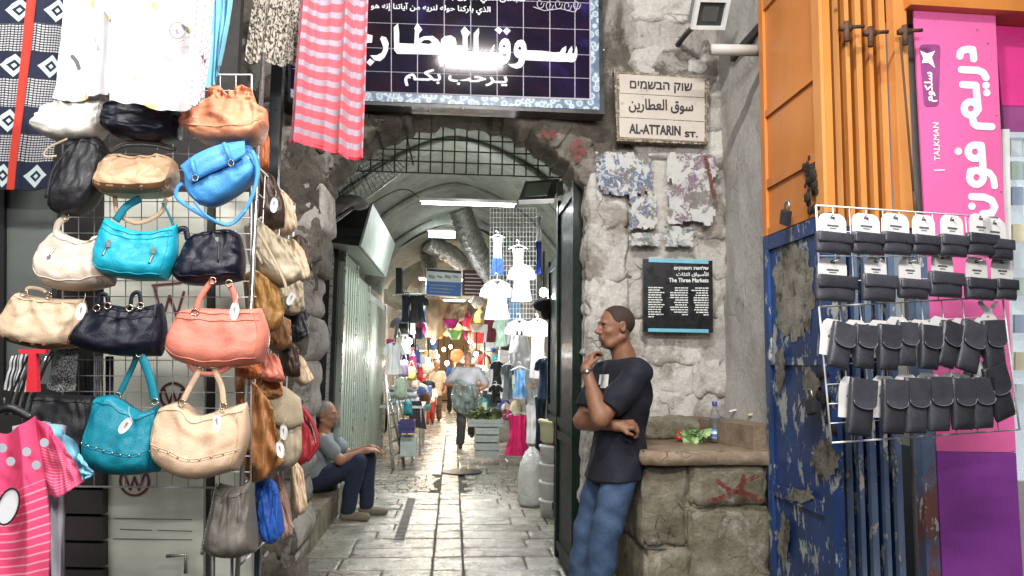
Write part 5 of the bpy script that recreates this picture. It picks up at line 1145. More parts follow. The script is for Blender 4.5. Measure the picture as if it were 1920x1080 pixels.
# ethnic dress
def ethnic():
    m, n, b = nt('woven_pattern_cloth'); co = coords(n, 'uv'); sx = n.nodes.new('ShaderNodeSeparateXYZ'); n.links.new(co, sx.inputs[0])
    def M_(op, a, b_=None):
        k = n.nodes.new('ShaderNodeMath'); k.operation = op
        for i, x in enumerate((a, b_)):
            if x is None: continue
            if hasattr(x, 'links'): n.links.new(x, k.inputs[i])
            else: k.inputs[i].default_value = x
        return k.outputs[0]
    U, V = sx.outputs[0], sx.outputs[1]
    band = M_('GREATER_THAN', M_('FRACT', M_('MULTIPLY', V, 4)), .5)
    # narrow weave rows
    rows_ = M_('GREATER_THAN', M_('FRACT', M_('MULTIPLY', V, 90)), .45); cols_ = M_('GREATER_THAN', M_('FRACT', M_('MULTIPLY', U, 34)), .25)
    wv = M_('MULTIPLY', rows_, cols_)
    du = M_('ABSOLUTE', M_('SUBTRACT', M_('FRACT', M_('MULTIPLY', U, 3)), .5)); dv = M_('ABSOLUTE', M_('SUBTRACT', M_('FRACT', M_('MULTIPLY', V, 4)), .25))
    dd = M_('ADD', M_('MULTIPLY', du, 1.5), M_('MULTIPLY', dv, 2.6)); ringm = M_('MULTIPLY', M_('LESS_THAN', dd, .55), M_('GREATER_THAN', dd, .28)); core = M_('LESS_THAN', dd, .12)
    dia_ = M_('MAXIMUM', ringm, core)
    c = mixc(n, dia_, (.012, .016, .04), (.55, .66, .66)); c2 = mixc(n, wv, (.02, .02, .035), (.55, .55, .56)); c = mixc(n, band, c, c2)
    red = M_('LESS_THAN', M_('ABSOLUTE', M_('SUBTRACT', U, .60)), .045); c = mixc(n, red, c, (.62, .05, .03))
    n.links.new(c, b.inputs['Base Color']); b.inputs['Roughness'].default_value = .9; return m
cloth('patterned_dress', 'navy dress with woven white diamonds and a red centre stripe at the far left', 2.9, [(-70, -60), (20, -60), (110, -60), (150, -40)], [(-90, 356), (-20, 354), (50, 356), (92, 352)], ethnic(), seed=6, fd=.015, fk=3, cat='dress')
# white shirts, strongly lit
def print_cloth(name, base, cols, sc, th, rough=.9, mode='uv'):
    m, n, b = nt(name); co = coords(n, mode); v = n.nodes.new('ShaderNodeTexVoronoi'); v.inputs['Scale'].default_value = sc; n.links.new(co, v.inputs[0])
    sp = n.nodes.new('ShaderNodeSeparateColor'); n.links.new(v.outputs['Color'], sp.inputs[0])
    c = ramp(n, sp.outputs[0], [(i / len(cols), c) for i, c in enumerate(cols)], 'CONSTANT'); f = ramp(n, nnoise(n, co, sc * .8, 5, .6, .5), [(th, 0.), (th + .03, 1.)])
    n.links.new(mixc(n, f, base, c), b.inputs['Base Color']); b.inputs['Roughness'].default_value = rough; b.inputs['Subsurface Weight'].default_value = 0; return m
M_wp = print_cloth('white_printed_cotton', (.74, .73, .74), [(.65, .35, .4), (.65, .45, .15), (.15, .15, .2), (.7, .5, .2)], 5, .60)
M_wpink = obj_uv_stripes('white_pink_stripe', [(0, (.86, .82, .84)), (.62, (.80, .42, .52))], 'uv', (0, 1), 24)
M_sky = mat('light_blue_cotton', (.22, .55, .72), .9, ns=3)
cloth('childs_shirt', 'sky blue shirt edge showing behind the white shirts', 2.62, [(380, -60), (405, -60), (440, -60)], [(372, 150), (395, 165), (412, 120)], M_sky, right=[(428, 40)], seed=8, fd=.02, cat='shirt')
cloth('white_dress', 'white dress with a small yellow flower print and ruffled foot under the white shirts', 2.58, [(118, -60), (160, -60), (240, -60)], [(95, 180), (130, 188), (170, 178), (235, 172)], M_wp, left=[(112, 60)], seed=10, fd=.03, fk=4, wr=.02, cat='dress')
cloth('white_shirt', 'large overlit white shirt with faint prints and pink hem above the navy handbag', 2.5, [(210, -60), (280, -60), (340, -60), (392, -60)], [(205, 186), (255, 196), (320, 206), (362, 200), (378, 180)], M_wp, seed=12, fd=.03, fk=3, wr=.02, cat='shirt')
cloth('striped_sleeve_shirt', 'white shirt with thin pink sleeve stripes at the right edge of the white shirts', 2.46, [(368, -60), (385, -60), (408, -60)], [(350, 195), (368, 196), (380, 180)], M_wpink, right=[(398, 60), (386, 120)], seed=14, fd=.01, cat='shirt')
pm_ = MB(); mpW = lambda a, b: P(a, b, 2.46)
pm_.stroke(ring(333, 57, 15, 14)[:12], 3, mpW); pm_.stroke([(331, 57), (333, 62)], 6, mpW); pm_.stroke([(305, 75), (320, 83), (345, 76)], 1.5, mpW); o_ = build('shirt_print', pm_, mat('grey_shirt_print', (.25, .22, .24), .9), bpy.data.objects['white_shirt'])
pm_ = MB(); pm_.stroke([(136, 106), (144, 116), (148, 128)], 8, lambda a, b: P(a, b, 2.53)); build('flower_print', pm_, mat('dark_flower', (.12, .10, .12), .9), bpy.data.objects['white_dress'])
# pink polka dot T-shirt at the bottom left
def dots():
    m, n, b = nt('pink_dotted_stripe_cotton'); co = coords(n, 'uv'); sx = n.nodes.new('ShaderNodeSeparateXYZ'); n.links.new(co, sx.inputs[0])
    mu = n.nodes.new('ShaderNodeMath'); mu.operation = 'MULTIPLY'; mu.inputs[1].default_value = 24; n.links.new(sx.outputs[1], mu.inputs[0])
    fr = n.nodes.new('ShaderNodeMath'); fr.operation = 'FRACT'; n.links.new(mu.outputs[0], fr.inputs[0])
    st_ = ramp(n, fr.outputs[0], [(0, 0.), (.8, 1.)], 'CONSTANT'); up = ramp(n, sx.outputs[1], [(0, 1.), (.70, 0.)], 'CONSTANT')
    c = mixc(n, mixc(n, 1., st_, up, 'MULTIPLY'), (.82, .075, .20), (.88, .36, .44)); n.links.new(c, b.inputs['Base Color']); b.inputs['Roughness'].default_value = .85; return m
M_pk = dots(); M_dot = mat('grey_blue_dot', (.45, .52, .58), .85); M_gshirt = mat('grey_cotton', (.45, .45, .50), .9)
cloth('childs_shirt', 'pale grey child shirt with small prints hanging behind the pink dotted one', 2.20, [(20, 800), (70, 790), (120, 800)], [(40, 1150), (80, 1150), (118, 1150)], M_gshirt, seed=21, fd=.02, cat='shirt')
cloth('childs_shirt', 'blue and yellow sleeve of a child shirt peeking out behind the pink dotted one', 2.16, [(80, 790), (125, 815), (172, 885)], [(85, 900), (125, 920), (168, 895)], M_sky, seed=23, cat='shirt')
tsh = thing('pink_shirt', 'bright pink child T-shirt with grey dots and light stripes on a black hanger', 'shirt', tuple(P(50, 950, 2.05)))
tb_, tf = cloth('torso', None, 2.05, [(-110, 800), (-40, 790), (0, 815), (35, 800), (66, 780)], [(-160, 1180), (-40, 1190), (80, 1180)], M_pk, right=[(118, 1000)][:0] + [(95, 1000)], seed=22, fd=.02, fk=3, parent=tsh, cat='shirt')
sv, _ = cloth('sleeve', None, 2.06, [(60, 785), (90, 800), (118, 840)], [(84, 925), (108, 932), (152, 905)], M_pk, right=[(140, 875)], seed=24, fd=.012, fk=3, parent=tsh)
dm = MB(); mpT = lambda a, b: P(a, b, 2.018)
for (x, y) in ((5, 840), (50, 847), (83, 830), (20, 865), (68, 872), (-15, 880), (-30, 835)):
    o_ = MB(); o_.poly([[(x + 8.5 * math.cos(k * .45), y + 8.5 * math.sin(k * .45)) for k in range(14)]], mpT); build('dot', o_, M_dot, tsh)
o_ = MB(); o_.poly([[(15 + 20 * math.cos(k * .3142) * 1 + 8 * math.sin(k * .3142), 950 - 34 * math.sin(k * .3142)) for k in range(20)]], lambda a, b: P(a, b, 2.014)); build('ear_print', o_, mat('white_shirt_print', (.8, .8, .82), .85), tsh)
o_ = MB(); o_.stroke([(15 + 20 * math.cos(k * .3142) + 8 * math.sin(k * .3142), 950 - 34 * math.sin(k * .3142)) for k in range(21)], 3.5, lambda a, b: P(a, b, 2.012)); build('ear_outline', o_, M_ink, tsh)
o_ = MB(); o_.tube(catmull([P(-60, 800, 2.08), P(-10, 775, 2.08), P(20, 765, 2.08), P(60, 785, 2.08)], 6), .011, 8); o_.tube([P(8, 770, 2.08), P(8, 745, 2.08)], .004, 6); build('hanger', o_, M_black, tsh, True)
# wire hangers and the red clip
for k in range(7):
    o_ = MB(); x = 22 + k * 7; o_.tube(catmull([P(x + 30, 668, 2.45 + k * .02), P(x, 740, 2.45 + k * .02), P(x - 10, 778, 2.45 + k * .02)], 5), .0035, 5); tag(build('wire_hanger', o_, M_steel if k % 2 else M_black, None, True), f"thin {'steel' if k % 2 else 'black'} clothes hanger, {ordn[k]} from left in the bunch by the red clip", 'hanger', 'bunched clothes hangers')
rc = thing('red_hanger_clip', 'red plastic hanger clip standing above the pink shirt', 'clip', tuple(P(58, 700, 2.42)))
o_ = MB(); o_.slab([P(34, 655, 2.42), P(86, 655, 2.42), P(84, 663, 2.42), P(36, 663, 2.42)], (0, 1, 0), .02); build('top_bar', o_, mat('red_plastic', (.62, .02, .04), .3), rc)
o_ = MB(); o_.slab([P(54, 663, 2.42), P(67, 663, 2.42), P(70, 735, 2.42), P(48, 735, 2.42)], (0, 1, 0), .02); build('stem', o_, MC['red_plastic'], rc)
M_bw = obj_uv_stripes('black_white_stripe_cloth', [(0, (.02, .02, .025)), (.55, (.55, .55, .55))], 'uv', (0, 0), 9)
M_bw2 = print_cloth('black_white_zigzag', (.03, .03, .035), [(.55, .55, .54), (.5, .5, .5)], 40, .5)
cloth('folded_cloth', 'black and white striped garment hanging behind the red clip', 2.5, [(20, 668), (45, 664), (70, 668)], [(5, 730), (30, 735), (60, 735)], M_bw, seed=31, nu=16, nv=10, cat='garment')
cloth('folded_cloth', 'black garment with a white zigzag weave below the fourth row of bags', 2.7, [(105, 655), (125, 652), (148, 655)], [(85, 728), (110, 735), (140, 732)], M_bw2, seed=32, nu=16, nv=10, cat='garment')
for k in range(3):
    cloth('folded_cloth', f"{['left', 'middle', 'right'][k]} one of three black ribbed garments seen through the wire grid", 3.0, [(156 + k * 20, 668), (172 + k * 20, 668)], [(156 + k * 20, 820), (172 + k * 20, 820)], M_bw if k == 1 else M_black, seed=33 + k, nu=10, nv=8, cat='garment', group='black garments behind the bag grid')
# ------------------------------------------------------------------ gates and doors just inside the arch
M_grn = mat('dark_green_paint', (.005, .012, .008), .6, spec=.15, var=.3, mode='pos', coat=.05); M_pale = mat('pale_green_enamel', (.27, .33, .27), .45, var=.05, mode='pos'); M_alu = mat('brushed_aluminium', (.55, .57, .55), .3, .7, mode='pos')
def leafx(name, label, x, y0, y1, z1, m, cat='door', z0=.03, bars=True, dx=1, tint=None):
    t = thing(name, label, cat, (x, (y0 + y1) / 2, 0)); q = MB(); q.box((min(x, x + dx * .04), y0, z0), (max(x, x + dx * .04), y1, z1)); build('door_panel', q, m, t)
    for (a, b, c_, d) in ((y0, y0 + .06, z0, z1), (y1 - .06, y1, z0, z1)):
        q = MB(); q.box((min(x, x - dx * .02), a, c_), (max(x, x - dx * .02) - .001, b, d)); build('stile', q, tint or m, t)
    if bars:
        for z in (.1, .9, 1.0, z1 - .12):
            q = MB(); q.box((min(x, x - dx * .015), y0 + .062, z), (max(x, x - dx * .015) - .001, y1 - .062, z + .06)); build('rail', q, tint or m, t)
    return t
def X0_(px, Y): return P(px, 600, Y).x
leafx('gate_leaf', 'dark green iron gate leaf folded open against the right side of the arch', .80, 4.90, 5.72, 2.72, M_grn, 'gate')
leafx('shop_door', 'second dark green door frame inside the arch behind the standing man', .97, 6.6, 7.6, 2.5, M_grn)
bl_ = thing('shutter_post', 'black boxed shutter post behind the seated man on the left', 'post', (-1.3, 7.3, 0)); q = MB(); q.box((-1.45, 7.25, .0), (-1.13, 7.33, 2.55)); build('post_body', q, mat('black_gate_paint', (.012, .012, .012), .4, mode='pos'), bl_); q = MB(); q.box((-1.20, 7.22, .0), (-1.17, 7.249, 2.5)); build('track', q, M_alu, bl_)
for k, (a, b, x, z1, lab) in enumerate(((7.35, 8.35, -1.09, 2.52, 'nearest pale green folded shop shutter behind the seated man'), (8.5, 9.9, -1.13, 2.45, 'second pale green folded shop shutter along the left of the passage'), (10.1, 12.6, -1.16, 2.4, 'far pale green shop shutter behind the ladder'))):
    t = leafx('shop_shutter', lab, x, a, b, z1, M_pale, 'shutter', bars=False, dx=-1, tint=M_alu)
    n_ = int((b - a - .14) / .16)
    for i in range(n_):
        q = MB(); y = a + .07 + (i + .5) * (b - a - .14) / n_; q.box((x + .001, y - .055, .1), (x + .014, y + .055, z1 - .1)); build('slat', q, M_pale, t)
# box sign on the left wall
bs = thing('box_sign', 'blank pale green sign box tilted out over the pale shutters', 'sign', (-.9, 8.2, 2.75))
A = [P(677, 461, 6.8), P(699, 382, 6.9), P(741, 457, 9.9), P(724, 519, 9.7)]
q = MB(); q.slab([a for a in A], Vector((-1, 0, .05)), .02); build('face', q, mat('pale_sign_face', (.42, .47, .43), .4, mode='pos'), bs)
q = MB(); vs = [a + Vector((-.022, 0, 0)) for a in A] + [Vector((-1.42, a.y, a.z + .06)) for a in A]; q.add(vs, [(0, 1, 5, 4), (1, 2, 6, 5), (2, 3, 7, 6), (7, 6, 5, 4)], None); build('housing', q, MC['black_gate_paint'], bs)
q = MB(); q.add([vs[0] - Vector((0, 0, .004)), vs[3] - Vector((0, 0, .004)), vs[7] - Vector((0, 0, .004)), vs[4] - Vector((0, 0, .004))], [(0, 1, 2, 3)]); build('underside_light_tone', q, M_pale, bs)  # pale colour paints in the light on the underside of the box
# wire screens
M_dw = mat('dark_wire', (.05, .05, .045), .5, .3)
scr = thing('arch_screen', 'dark wire screen closing the head of the arch', 'screen', tuple(P(850, 300, 5.14)))
Ys = 5.18; zb = P(850, 326, Ys).z
for i in range(21):
    px = 628 + i * 22.4; x = P(px, 300, Ys).x; az = arch_z(x)
    if az is None: continue
    top = az + .03
    if top > zb + .02: q = MB(); q.tube([(x, Ys, zb), (x, Ys, top)], .005, 4); build('wire', q, M_dw, scr)
for j in range(6):
    z = zb + j * .082; xs2 = [p.x for p in A_w if p.z > z]
    if len(xs2) > 3: q = MB(); q.tube([(min(xs2) - .05, Ys + .004, z), (max(xs2) + .05, Ys + .004, z)], .005, 4); build('wire', q, M_dw, scr)
aw_ = thing('mesh_awning', 'slanting wire mesh awning full of dust under the left of the vault', 'awning', tuple(P(700, 350, 6)))
Q = [P(612, 428, 5.7), P(792, 292, 8.6), P(735, 262, 8.6), P(600, 318, 5.7)]
bil = lambda u, v: (Q[0] * (1 - u) + Q[1] * u) * (1 - v) + (Q[3] * (1 - u) + Q[2] * u) * v
for i in range(25):
    q = MB(); q.tube([bil(i / 24, 0), bil(i / 24, 1)], .004, 4); build('wire', q, M_alu if i % 3 else M_dw, aw_)
for j in range(11):
    q = MB(); q.tube([bil(0, j / 10), bil(1, j / 10)], .004 if j else .016, 4); build('wire', q, M_alu, aw_)
q = MB(); q.tube(catmull([P(620, 395, 5.8), P(655, 375, 6.1), P(675, 385, 6.3)], 4), .09, 8, flat=.5); tag(build('dusty_bundle', q, mat('dusty_grey_cloth', (.17, .16, .15), .9, mode='pos'), None, True), 'dusty grey bundle lying on the mesh awning', 'bundle')
q = MB(); q.tube([P(757, 232, 5.22), P(775, 310, 5.22)], .006, 5); tag(build('slack_wire', q, M_dw), 'single slack wire crossing the screen of the arch', 'wire')
ac = thing('ceiling_unit', 'pale boxed unit with a framed face hung high on the right of the passage', 'unit', tuple(P(1010, 350, 6.8)))
q = MB(); q.slab([P(985, 340, 6.6), P(1050, 335, 6.3), P(1040, 372, 6.3), P(972, 375, 6.6)], Vector((.1, 1, .1)), .35); build('housing', q, mat('grey_unit_metal', (.16, .17, .16), .5, mode='pos'), ac)
q = MB(); q.slab([P(990, 344, 6.54), P(1034, 341, 6.26), P(1026, 366, 6.26), P(983, 370, 6.54)], Vector((0, 1, 0)), .012); build('face', q, M_pale, ac)
q = MB(); q.slab([P(1046, 340, 6.2), P(1056, 338, 6.2), P(1056, 366, 6.2), P(1046, 368, 6.2)], Vector((0, 1, 0)), .1); tag(build('junction_box', q, M_pale), 'small pale electric box at the top of the right gate', 'electric box')
# white wire panel for garments
wp_ = thing('garment_grid', 'white wire grid panel on the right of the passage hung with white clothes', 'rack', tuple(P(960, 480, 9.3)))
def g9(px, py): return P(px, py, 9.3)
for i in range(15):
    q = MB(); x = 919 + i * 6.2; q.tube([g9(x, 390), g9(x, 600)], .003, 4); build('wire', q, M_wire, wp_)
for j in range(24):
    q = MB(); y = 390 + j * 9; q.tube([g9(919, y), g9(1006, y)], .003, 4, up=(0, 1, 0)); build('wire', q, M_wire, wp_)
# foil ducts and drapes under the vault
M_foil = mat('crinkled_foil', (.50, .51, .50), .32, .75, var=.3, ns=14, mode='pos', bump=.012, bs=24)
def duct(pts, r, label):
    c = catmull(pts, 14); n_ = len(c); mb = MB(); mb.tube(c, [r * (1 + .05 * math.sin(i * 2.1) + .05 * rnd.random()) for i in range(n_)], 14); tag(build('foil_duct', mb, M_foil, None, True), label, 'duct', 'foil ducts under the vault')
duct([P(862, 392, 10.9), P(880, 440, 11), P(905, 490, 11.2), P(960, 560, 11.6)], .17, 'thick silver foil duct slanting down to the right of the vault')
duct([P(800, 455, 13.5), P(850, 480, 13.8), P(890, 520, 14.2)], .17, 'silver foil duct bending behind the short lamp')
duct([P(800, 470, 14.2), P(806, 500, 14), P(815, 525, 13.6)], .14, 'short crumpled silver foil duct on the left under the short lamp')
M_tanc = mat('tan_canvas', (.42, .32, .20), .9, mode='pos', var=.25, ns=3)
cloth('canvas_drape', 'tan canvas drape sagging under the blue sign', 14.5, [(796, 560), (825, 562), (855, 570), (880, 560)], [(800, 612), (815, 640), (845, 610), (870, 600)], M_tanc, seed=51, fd=.10, fk=4, wr=.05, cat='drape', nu=30, nv=16)
cloth('canvas_drape', 'pale canvas drape hanging high behind the ducts', 16.5, [(755, 470), (790, 440), (850, 430), (910, 470)], [(750, 560), (790, 550), (850, 560), (915, 560)], mat('pale_canvas', (.34, .31, .24), .9, mode='pos', var=.3, ns=2), seed=52, fd=.12, fk=4, wr=.06, cat='drape', nu=30, nv=16)
# hanging signs
hs_ = thing('hanging_sign', 'white and blue hanging sign board with small pictures over the passage', 'sign', tuple(P(832, 530, 12.8)))
Y_ = 12.8; mpH = lambda a, b: P(a, b, Y_)
q = MB(); q.slab([P(799, 502, Y_), P(866, 507, Y_), P(865, 557, Y_), P(799, 553, Y_)], (0, 1, 0), .04); build('board', q, mat('white_sign_board', (.62, .66, .66), .5, mode='pos'), hs_)
q = MB(); q.poly([[(800, 527), (865, 530), (864, 556), (800, 552)]], mpH, Vector((0, -.003, 0))); build('blue_field', q, mat('blue_sign_print', (.05, .15, .42), .5), hs_)
q = MB(); q.poly([[(800, 503), (865, 508), (865, 513), (800, 508)]], mpH, Vector((0, -.003, 0))); build('dark_band', q, M_ink, hs_)
q = MB()
for k in range(4): q.stroke([(806 + k * 15, 518), (813 + k * 15, 520)], 6 - k % 2 * 2, mpH, Vector((0, -.004, 0)))
for k in range(3): q.stroke([(806, 534 + k * 6), (855 - k * 6, 537 + k * 6)], 1.6, mpH, Vector((0, -.006, 0)))
build('small_picture', q, mat('grey_sign_print', (.25, .30, .28), .5), hs_)
hs2 = thing('hanging_sign', 'dark red hanging sign board with rows of white writing over the passage', 'sign', tuple(P(895, 530, 12.9)))
q = MB(); q.slab([P(868, 506, 12.9), P(922, 508, 12.9), P(921, 556, 12.9), P(867, 554, 12.9)], (0, 1, 0), .04); build('board', q, mat('dark_red_sign', (.10, .03, .03), .5, mode='pos'), hs2)
q = MB()
for k in range(6): q.stroke([(872, 514 + k * 7), (912 - (k % 3) * 5, 515 + k * 7)], 1.8, lambda a, b: P(a, b, 12.9), Vector((0, -.003, 0)))
stuff(build('printed_lines', q, M_pt, hs2))

# ------------------------------------------------------------------ garments on hangers
M_wg = mat('bright_white_cotton', (.84, .84, .85), .9, var=.02); M_bluec = mat('royal_blue_cotton', (.03, .08, .38), .85); M_pinkc = mat('magenta_cotton', (.72, .02, .16), .8); M_denim = mat('blue_denim', (.06, .10, .20), .85, var=.3, ns=12, mode='pos'); M_nvy = mat('navy_cotton', (.015, .02, .045), .9)
M_lb = mat('pale_blue_cotton', (.22, .48, .78), .85); M_sage = mat('sage_cotton', (.35, .45, .38), .9); M_mar = mat('maroon_cotton', (.14, .02, .03), .85); M_blk = mat('black_cotton', (.015, .015, .018), .85); M_gy = mat('mid_grey_cotton', (.22, .24, .26), .9)
def hung(label, x, y0, w, h, Y, m, kind='top', seed=1, cat='shirt', sl=.35, extra=None, group='clothes hung on the right of the passage'):
    t = thing({'top': 'hanging_shirt', 'dress': 'hanging_dress', 'tank': 'hanging_shirt', 'long': 'hanging_trousers'}[kind], label, cat, tuple(P(x, y0 + h, Y)), group)
    q = MB(); q.tube(catmull([P(x - w * .42, y0 + w * .12, Y), P(x, y0 - w * .05, Y), P(x + w * .42, y0 + w * .12, Y)], 6), .008, 6); q.tube(catmull([P(x, y0 - w * .05, Y), P(x + 1, y0 - w * .2, Y), P(x - 2, y0 - w * .28, Y), P(x - 4, y0 - w * .22, Y)], 5), .004, 5); build('hanger', q, M_white, t, True)
    wd = .36 if kind != 'tank' else .26; fl = {'top': .40, 'tank': .34, 'dress': .5, 'long': .34}[kind]
    cloth('torso', None, Y - .02, [(x - w * wd, y0 + w * .05), (x - w * .12, y0 - w * .02 + (w * .12 if kind in ('tank', 'dress') else 0)), (x, y0 + w * .10), (x + w * .12, y0 - w * .02 + (w * .12 if kind in ('tank', 'dress') else 0)), (x + w * wd, y0 + w * .05)], [(x - w * fl, y0 + h * .98), (x, y0 + h), (x + w * fl, y0 + h * .97)], m, left=[(x - w * wd * .8, y0 + h * .45)], right=[(x + w * wd * .8, y0 + h * .45)], seed=seed, fd=.03, fk=3, wr=.02, D=.03, nu=16, nv=14, parent=t)
    if kind == 'top':
        for s_ in (-1, 1): cloth('sleeve', None, Y - .02, sorted([(x + s_ * w * .28, y0 + w * .04), (x + s_ * w * .5, y0 + w * .22)]), sorted([(x + s_ * w * .33, y0 + w * .30 + h * sl * .5), (x + s_ * w * .56, y0 + w * .25 + h * sl * .5)]), m, seed=seed + s_ * 3, fd=.02, fk=2, D=.03, nu=8, nv=8, parent=t)
    if extra:
        em, fy = extra; cloth('lower_part', None, Y - .05, [(x - w * fl * .9, y0 + h * fy), (x, y0 + h * fy), (x + w * fl * .9, y0 + h * fy)], [(x - w * fl, y0 + h * 1.0), (x, y0 + h * 1.02), (x + w * fl, y0 + h)], em, seed=seed + 9, fd=.02, fk=3, D=.02, nu=10, nv=8, parent=t)
    return t
hung('white sleeveless child top with a royal blue lower half, topmost on the white grid', 933, 442, 34, 72, 9.0, M_wg, 'tank', 3, extra=(M_bluec, .58))
hung('white frilled child top under two crossed hangers', 972, 462, 44, 60, 8.8, M_wg, 'tank', 5)
hung('plain white T-shirt spread wide on its hanger', 932, 528, 60, 72, 8.6, M_wg, 'top', 7)
hung('white blouse hanging right of the wide white T-shirt', 978, 498, 48, 68, 8.5, M_wg, 'top', 9)
hung('white shirt with two black round eyes printed on the chest', 974, 602, 52, 60, 8.4, M_wg, 'top', 11)
q = MB()
for dx in (-4, 4): q.stroke([(974 + dx, 622), (974 + dx, 627)], 4.5, lambda a, b: P(a, b, 8.33))
build('eye_print', q, M_ink, bpy.data.objects['hanging_shirt.004'])
hung('long white shirt below the one with printed eyes', 982, 655, 56, 66, 8.5, M_wg, 'top', 12)
hung('narrow white shirt by the dark green door frame', 1008, 600, 40, 110, 8.2, M_wg, 'top', 14)
hung('sage green shirt behind the wide white T-shirt', 940, 598, 30, 52, 9.4, M_sage, 'top', 15)
hung('dark maroon shirt beside the sage green one', 922, 592, 26, 50, 10.0, M_mar, 'top', 16)
hung('light blue sleeveless top with a pale tag', 975, 690, 42, 56, 8.3, M_lb, 'tank', 17)
hung('grey-blue striped shirt left of the light blue top', 952, 684, 26, 66, 8.6, M_gy, 'top', 18)
hung('bright magenta child dress hung lowest on the right of the passage', 970, 775, 48, 80, 8.6, M_pinkc, 'dress', 19, 'dress')
hung('white child trousers beside the magenta dress', 998, 758, 34, 74, 8.3, M_wg, 'long', 20, 'trousers')
hung('white shirt hanging above the white child trousers', 1000, 728, 36, 50, 8.5, M_wg, 'top', 21)
hung('denim jacket by the dark green door frame', 1022, 672, 36, 76, 7.9, M_denim, 'top', 22, 'jacket')
hung('navy trousers swinging below the denim jacket', 1014, 742, 30, 104, 8.1, M_nvy, 'long', 23, 'trousers')
hung('black child outfit beside the walking man', 932, 678, 24, 44, 9.8, M_blk, 'top', 24)
hung('black patterned shirt below the black child outfit', 930, 722, 26, 34, 9.6, M_blk, 'top', 25)
hung('dark blue garment hanging edge-on high on the right', 1010, 452, 14, 62, 8.0, M_bluec, 'long', 26, 'garment')
hung('small white garment hanging edge-on above the dark blue one', 1011, 405, 14, 46, 8.0, M_wg, 'tank', 27)
rg = random.Random(5); hcol = [('white', M_wg), ('pale blue', M_lb), ('white', M_wg), ('grey', M_gy), ('white', M_wg), ('sage green', M_sage), ('navy', M_nvy)]
for k in range(16):
    sd = 'right' if k % 3 else 'left'; Yk = 10.6 + k * .45; xw = rg.uniform(.62, .95) * (1 if sd == 'right' else -1.05); zt = rg.choice([2.55, 2.2, 1.75, 1.4]); px_ = 853 + xw * 1400 / Yk; py_ = 685 - (zt - 1.44) * 1400 / Yk
    hung(f"{hcol[k % 7][0]} shirt, {ordn[k // 3]} in depth, {'high' if zt > 2 else 'low'} on the {sd}{' outer' if k % 3 == 2 else ''} rail beyond the sign", px_, py_, 420 / Yk, 620 / Yk, Yk, hcol[k % 7][1], 'top', 80 + k, group='shirts hung deeper in the passage')
q = MB(); q.ball(P(1018, 572, 7.6), .09, 12, (1.2, 1, .8)); q.ball(P(1026, 586, 7.6), .07, 10, (1, 1, 1.1)); tag(build('black_cap', q, M_blk, None, True), 'black cap hanging beside the bright bulb on the right', 'cap')
hung('black padded garment hanging near the left of the blue sign', 782, 552, 40, 54, 11.0, M_blk, 'top', 28, 'jacket', group='clothes hung on the left of the passage')
hung('black trousers hanging left of the black padded garment', 760, 548, 20, 56, 10.8, M_nvy, 'long', 29, 'trousers', group='clothes hung on the left of the passage')
q = MB(); q.tube([P(735, 552, 10.5), P(800, 552, 11)], .012, 6); tag(build('clothes_rail', q, M_alu), 'thin rail carrying dark clothes below the sign box', 'rail')
q = MB(); q.slab([P(742, 502, 10.6), P(753, 502, 10.6), P(753, 550, 10.6), P(742, 550, 10.6)], (0, 1, 0), .3); tag(build('dark_box', q, M_blk), 'dark upright box under the end of the sign box', 'box')

# ------------------------------------------------------------------ stalls, left
def crate(name, label, x0, x1, y0, y1, Y, m, D=.35, slats=3, cat='crate', group=None):
    """open box with slatted sides; bottom line at pixel row y1"""
    a = P(x0, y1, Y); b = P(x1, y0, Y); t = thing(name, label, cat, tuple(a), group); h = (b.z - a.z)
    for k in range(slats):
        z0 = a.z + h * k / slats; z1 = a.z + h * (k + .82) / slats
        for (lo, hi) in (((a.x, Y, z0), (b.x, Y + .015, z1)), ((a.x, Y + D, z0), (b.x, Y + D + .015, z1)), ((a.x - .015, Y, z0), (a.x, Y + D, z1)), ((b.x, Y, z0), (b.x + .015, Y + D, z1))):
            q = MB(); q.box(lo, hi); build('side_slat', q, m, t)
    q = MB(); q.box((a.x, Y + .016, a.z), (b.x, Y + D - .001, a.z + .015)); build('crate_floor', q, m, t)
    return t, a, b, h
M_vio = mat('violet_plastic', (.07, .06, .20), .4); M_crate = mat('white_crate_plastic', (.55, .58, .56), .5, mode='pos'); M_styro = mat('white_foam_box', (.62, .68, .68), .7, mode='pos')
crate('crate', 'violet and black crate stacked on the white foam box by the ladder', 748, 775, 788, 812, 10.6, M_vio)
crate('foam_box', 'white foam box on the floor behind the ladder', 752, 778, 812, 856, 10.7, M_styro, slats=1, cat='box')
ld = thing('step_ladder', 'white aluminium step ladder leaning beside the left stalls', 'ladder', tuple(PZ(742, 880)))
def lt(a, b, r=.016, n='rail'): q = MB(); q.tube([a, b], r, 6); build(n, q, M_alu, ld, True)
fL = PZ(737, 880); fR = PZ(757, 872); tL = P(722, 703, fL.y + .25); tR = P(738, 700, fR.y + .25)
lt(fL, tL, .022); lt(fR, tR, .022); bL = fL + Vector((.1, .55, 0)); bR = fR + Vector((.1, .5, 0)); lt(bL, tL, .016); lt(bR, tR, .016)
for k in range(6): lt(fL.lerp(tL, (k + 1) / 7), fR.lerp(tR, (k + 1) / 7), .018, 'step')
tbl = thing('stall_table', 'stall table with folded white linen and a dark hanging cloth on the left', 'table', (-.62, 12.4, 0))
q = MB(); q.box((-1.15, 12.0, .74), (-.47, 13.4, .78)); build('table_top', q, M_white, tbl)
for (x, y) in ((-.5, 12.05), (-.5, 13.35), (-1.1, 12.05)): q = MB(); q.tube([(x, y, 0), (x, y, .74)], .02, 6); build('leg', q, M_alu, tbl)
